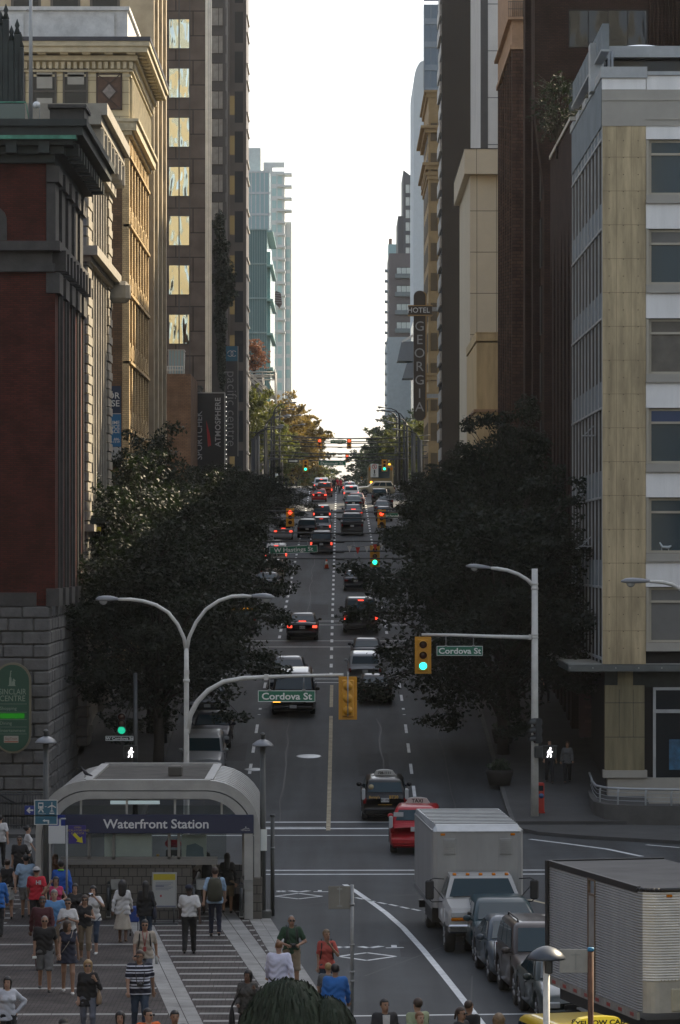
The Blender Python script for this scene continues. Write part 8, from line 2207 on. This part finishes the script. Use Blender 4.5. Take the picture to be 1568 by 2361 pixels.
t,J,s,hc=P('woman in short navy dress and white sneakers looking sideways',157,2123.7,1.69,.1,Y=80.5,skin='tan',fem=True,hair=('bob','brown'),top=('dress',T_navy),bottom=None,shoes=M_sole,arms=('down','down'),head=.9,stride=.3)
crossbody('thin pale strap bag of the woman in navy dress',t,s,1.69,mat('bag_pale',(.25,.22,.18),.6,vary=.1),-1)
P('dark-haired man in maroon shirt behind the black tee man',98,2069,1.79,.05,Y=85.2,skin='brown',hair=('short','black'),top=('long',T_maroon),bottom=('pants',T_maroon),arms=('down','down'),glasses='sun',fat=1.1)
t,J,s,hc=P('woman in white tee looking at the phone in both hands',157,2071.5,1.68,0,Y=85.8,skin='tan',fem=True,hair=('bun','black'),top=('tee',T_white),bottom=('shorts',T_black),shoes=M_sole,arms=('chest','chest'),glasses='sun',fat=1.08)
held('phone','dark phone held by the woman in white tee','phone',t,lambda b:b.bbox(-.04,.04,-.40,-.385,1.14,1.26,.008),M_trim)
P('grey-haired man in sky-blue tee and khaki shorts behind the white tee woman',125,2053.6,1.80,.05,Y=86.8,skin='fair',hair=('short','grey'),top=('tee',T_sky),bottom=('shorts',T_khaki),stride=.3,fat=1.1)
t,J,s,hc=P('woman in black top and khaki capris wearing sunglasses',196,2066,1.66,0,Y=86.8,skin='tan',fem=True,hair=('long','brown'),top=('tank',T_black),bottom=('capri',T_khaki),arms=('down','chest'),glasses='sun',stride=.3)
t,J,s,hc=P('woman in pale tee raising a silver camera before her face',215,2050,1.72,-.1,Y=88.6,skin='fair',fem=True,hair=('long','black'),top=('tee',T_white),bottom=('capri',T_jean),shoes=M_sole,arms=('face','face'),stride=.3)
held('camera','silver camera in front of a woman\'s face','camera',t,lambda b:(b.bbox(-.06,.06,-.40,-.34,1.50,1.58,.012),b.lathe([(.035,0),(.04,-.06)],(0,-.40,1.54),12,axis='y')),M_chrome)
P('young woman in black printed tee behind the capri woman',173,2038,1.65,.3,skin='fair',fem=True,hair=('long','black'),top=('tee',T_black),bottom=('jeans',T_jean),head=-.5)
P('woman in pink top touching her ear',129,2021.8,1.64,.1,skin='tan',fem=True,hair=('long','black'),top=('tank',T_pink),bottom=('jeans',T_dk),arms=('head','belly'))
t,J,s,hc=P('man in oatmeal tee with lanyard and backpack straps',334,2121,1.73,.05,skin='tan',hair=('short','black'),top=('tee',T_tan),bottom=('jeans',T_greyjean),arms=('down','down'),glasses='clear',stride=.3)
backpack('dark backpack of the man in oatmeal tee',t,s,1.73,T_dk)
held('lanyard','red lanyard with a white badge on the oatmeal tee','lanyard',t,lambda b:(b.tube([(-.06,-.06,1.49),(-.03,-.155,1.32),(0,-.16,1.14)],.008,4,0),b.tube([(.06,-.06,1.49),(.03,-.155,1.32),(0,-.16,1.14)],.008,4,0),b.bbox(-.035,.035,-.18,-.17,1.02,1.13,.006)),mat('lanyard_red',(.30,.04,.04),.6,vary=0))
held('water_bottle','clear water bottle in the oatmeal tee man\'s hand','bottle',t,lambda b:b.lathe([(.03,0),(.032,.14),(.014,.18),(.014,.2)],(J[1]['wr'][0],J[1]['wr'][1]-.06,J[1]['wr'][2]-.2),10),mat('bottle_pale',(.4,.42,.42),.15,vary=0))
P('man in dark polo facing us at the far left with sunlit hair',45,1931,1.66,.1,Y=105,skin='tan',hair=('short','brown'),top=('polo',T_dk),bottom=('pants',T_black),arms=('down','belly'),glasses='sun')
t,J,s,hc=P('man in forest-green tee and khaki shorts holding a camera',672,2113.5,1.76,.15,Y=81,skin='tan',hair=('crop','grey'),top=('tee',T_green),bottom=('shorts',T_khaki),arms=('belly','belly'),glasses='sun',stride=.4)
camera_on_strap('black camera in the hands of the forest-green tee man',t,s,1.76,.62,-.27);backpack('dark backpack of the forest-green tee man',t,s,1.76,T_dk)
t,J,s,hc=P('woman in coral top and jeans eating as she walks',753,2143,1.71,.1,skin='tan',fem=True,hair=('bun','dirty'),top=('tee',T_coral),bottom=('jeans',T_jean),arms=('down','mouth'),head=.35,stride=.3)
backpack('black backpack of the woman in coral top',t,s,1.71,T_black)
t,J,s,hc=P('long-haired woman in mottled jacket carrying a big black bag',571,2237,1.66,.1,skin='brown',fem=True,hair=('long','black'),top=('jacket',T_tweed),bottom=('skirt',T_black),arms=('hold','strap'),head=-.6)
shoulder_bag('big black bag carried beside the mottled jacket',t,s,1.66,T_black,-1,.44,.24,.20,out=.34)
P('woman in pale patterned blouse with her hand on her hip',17,2252.5,1.66,.35,skin='fair',fem=True,hair=('long','black'),top=('long',T_palev),bottom=('pants',T_black),arms=('down','hip'),head=-.5)
# ---- walking away
t,J,s,hc=P('man in white polo and navy cap walking away in dark trousers',436,2042,1.78,B,Y=88.3,skin='dark',hair=('crop','black'),top=('polo',T_white,.545),bottom=('pants',T_black),arms=('down','down'),hat=('cap',T_navy),stride=.45,head=-.3)
t,J,s,hc=P('man in light blue shirt with an olive backpack heading into the station',496,1999,1.86,B,Y=92.4,skin='fair',hair=('short','brown'),top=('short',T_lblue),bottom=('jeans',T_navy),arms=('down','down'),stride=.3)
backpack('big olive backpack on the light blue shirt',t,s,1.86,T_olive,.19,.19,.69,.30)
t,J,s,hc=P('man in pale tee with black backpack reaching for the escalator rail',478,1967,1.77,B,Y=98.2,skin='dark',hair=('crop','black'),top=('tee',T_cream),bottom=('shorts',T_khaki),arms=('down','out'))
backpack('black backpack on the pale tee by the escalator',t,s,1.77,T_black,.18,.16)
t,J,s,hc=P('woman in black top and beige shorts entering the escalator',524,1972,1.72,B,Y=98.4,skin='tan',fem=True,hair=('long','black'),top=('long',T_black),bottom=('shorts',T_khaki))
P('woman in loose white blouse and pale skirt seen from behind',283,2033,1.63,B-.1,Y=91,skin='brown',fem=True,hair=('bushy','black'),top=('long',T_white,.46),bottom=('longskirt',T_cream),shoes=M_shoeb,fat=1.1,stride=.3)
t,J,s,hc=P('woman in dark cardigan and jeans pulling a blue case',336,2032,1.69,B,skin='tan',fem=True,hair=('long','black'),top=('jacket',T_black),bottom=('jeans',T_jean),arms=('hold','down'))
shoulder_bag('dark tote on the shoulder of the cardigan woman',t,s,1.69,T_navy,-1,.52,.2,.17)
Yq=92.6;q=thing('suitcase','bright blue suitcase pulled by the cardigan woman','suitcase',(PX(309,Yq),Yq,.02));b=MB();b.bbox(-.14,.14,-.1,.1,.38,.80,.03);b.build('case',mat('case_blue',(.02,.06,.26),.5,vary=.1),q)
b=MB();b.tube([(-.1,.08,.8),(-.1,.08,.98),(.1,.08,.98),(.1,.08,.8)],.01,5);b.build('handle',M_trim,q)
b=MB()
for x in(-.1,.1):b.lathe([(.05,-.02),(.05,.02)],(x,.06,.05),10,axis='x');b.tube([(x,.06,.05),(x,.06,.4)],.012,5)
b.build('wheel',M_trim,q)
t,J,s,hc=P('person in red tee and pale cap worn low seen from behind',84,1998.8,1.72,B,skin='tan',hair=('crop','black'),top=('tee',T_red),bottom=('pants',T_dk),hat=('hat',c('pale_hat',(.34,.33,.33))),arms=('down','down'))
text('HI',.15,T_white,t,(-.07,.165*s,1.33*s),(math.pi/2,0,math.pi),bold=.006)
P('man in light blue tee and plaid shorts walking away',60,1967,1.78,B,Y=97.2,skin='tan',hair=('short','black'),top=('tee',T_lblue),bottom=('shorts',T_plaid),stride=.35,fat=1.08)
P('woman in black top and pale skirt walking away at far left',17,1982,1.69,B,Y=96.8,skin='fair',fem=True,hair=('bun','brown'),top=('tank',T_black),bottom=('skirt',c('pale_skirt',(.28,.28,.26),.3)),stride=.3)
P('person in bright blue jacket with a neon collar seen from behind',141,1983.5,1.77,B,skin='tan',hair=('short','black'),top=('long',T_blue),bottom=('pants',T_dk))
t=[o for o in COL.objects if o.get('label')=='person in bright blue jacket with a neon collar seen from behind'][0]
b=MB();b.tube([(-.075,.055,1.50),(-.04,.095,1.51),(.04,.095,1.51),(.075,.055,1.50)],.022,6);b.build('collar',c('neon_green',(.20,.62,.04)),t)
P('person in blue jacket cut by the left edge of the picture',-6,1990,1.74,B,Y=92,skin='tan',hair=('short','brown'),top=('long',T_cobalt),bottom=('pants',T_dk))
P('long-haired woman in rust top standing behind the plaza lamp',128,1975,1.68,.4,Y=98.4,skin='fair',fem=True,hair=('long','ginger'),top=('tee',T_rust),bottom=('jeans',T_dk))
P('woman in white tee in profile at the station corner',64,1905.8,1.66,-1.4+B,Y=109,skin='fair',fem=True,hair=('bun','black'),top=('tee',T_white),bottom=('pants',T_black),arms=('fwd','down'))
P('person in white shirt at the left edge near the iron fence',0,1880,1.7,B,Y=113,skin='fair',hair=('short','black'),top=('tee',T_white),bottom=('pants',T_black))
P('bald man in long lavender-white shirt seen from behind',643,2169.6,1.76,B,skin='fair',hair=('crop','ginger'),top=('long',T_lav,.44),bottom=('pants',T_dk),arms=('down','down'),fat=1.14)
t,J,s,hc=P('man in cobalt-blue shirt seen from behind at the kerb',773,2222,1.76,B-.1,skin='tan',hair=('short','black'),top=('long',T_cobalt),bottom=('pants',T_dk),arms=('fwd','down'),fat=1.1)
P('blond child just in front of the cobalt-blue shirt',757,2247,1.52,B,Y=73.6,skin='fair',hair=('short','blond'),top=('tee',T_grey),bottom=('pants',T_dk))
# ---- heads along the bottom edge
t,J,s,hc=P('person in dark cap whose head only shows at the bottom left',147,2349,1.70,.3,skin='brown',hair=('short','black'),top=('tee',T_dk),bottom=('pants',T_dk),hat=('cap',T_dk))
P('short-haired woman whose face shows low between the tunic and the striped polo',277,2332.7,1.62,0,skin='fair',fem=True,hair=('bob','black'),top=('tee',T_grey),bottom=('pants',T_dk))
P('man in orange shirt with glasses at the bottom edge',342,2325,1.74,.4,skin='fair',hair=('short','black'),top=('polo',T_orange),bottom=('pants',T_dk),glasses='clear',head=.4)
P('dark-haired person with only the head showing by the pale paving band',403,2330,1.72,.2,skin='tan',hair=('short','black'),top=('tee',T_dk),bottom=('pants',T_dk))
P('man in dark jacket over white tee at the bottom',887,2303,1.75,.2,skin='tan',hair=('short','black'),top=('jacket',T_dk),bottom=('pants',T_dk),head=.3)
t=[o for o in COL.objects if o.get('label')=='man in dark jacket over white tee at the bottom'][0]
b=MB();b.prism([(-.06,1.22),(.06,1.22),(.07,1.46),(-.07,1.46)],-.165,-.14);b.build('undershirt',T_white,t)
P('man in pale green shirt turned away at the bottom',963,2301,1.77,B+.5,skin='fair',hair=('short','brown'),top=('long',T_lgreen),bottom=('pants',T_dk))
P('ginger-haired boy in front of the pale green shirt',968,2333.6,1.66,.5,skin='fair',hair=('short','ginger'),top=('tee',T_olive),bottom=('pants',T_dk))
P('woman with ponytail and sunglasses at the bottom',1063,2322.7,1.68,.9,skin='tan',fem=True,hair=('tail','brown'),top=('tee',T_dk),bottom=('pants',T_dk),glasses='sun')
P('man in black tee with an orange collar at the bottom',1081,2306,1.76,B-.6,skin='tan',hair=('crop','brown'),top=('tee',T_black),bottom=('pants',T_dk))
P('curly-haired person whose hair only shows at the bottom right',1150,2340,1.68,B,skin='fair',fem=True,hair=('curly','dirty'),top=('tee',T_dk),bottom=('pants',T_dk))
# ---- on the shaded right pavement and at the far crossing
P('man in dark clothes walking down the right pavement beside the mast',1267,0,1.74,0,Y=139.5,z=zg(139.5)+.13,skin='tan',hair=('short','black'),top=('tee',T_dk),bottom=('pants',T_dk),stride=.4,res=.028)
P('woman in grey jacket walking down the right pavement',1308,0,1.68,0,Y=139.5,z=zg(139.5)+.13,skin='tan',fem=True,hair=('long','brown'),top=('jacket',T_grey),bottom=('pants',T_black),stride=.3,res=.028)
for k,(x,Yq,tp,lab)in enumerate(((770,392,T_black,'dark-clothed walker crossing between the far queues'),(778,393,T_red,'walker in red crossing between the far queues'),(786,391,T_red,'walker in long red coat at the far crossing'),(764,394,T_cream,'walker in pale top at the far crossing'),(1255,163,T_dk,'walker far up the right pavement in dark shorts'),(795,394,T_navy,'walker in navy beside the far white SUV'))):
 P(lab,x,0,1.72,.6*(k%3),Y=Yq,z=zg(Yq)+(.13 if Yq<200 else 0),hair=('short',('blond','brown','black')[k%3]),top=('jacket' if k in(2,)else 'tee',tp),bottom=('pants',T_dk),stride=.35,res=.034,fem=k%2==1)
# ---------------------------------------------------------------- the hazy air over the street
HAZE_D=0.00005
b=MB();b.box(-400,400,-90,3800,-1.3,130)
hz=struct(b.build('haze',[]),'stuff')
hm=bpy.data.materials.new('hazy_air');hm.use_nodes=True
n=hm.node_tree.nodes;n.remove(n['Principled BSDF'])
pv=n.new('ShaderNodeVolumePrincipled')
pv.inputs['Color'].default_value=(0.92,0.95,1.0,1)
pv.inputs['Density'].default_value=HAZE_D
pv.inputs['Anisotropy'].default_value=0.5
hm.node_tree.links.new(pv.outputs[0],n['Material Output'].inputs['Volume'])
hz.data.materials.append(hm)
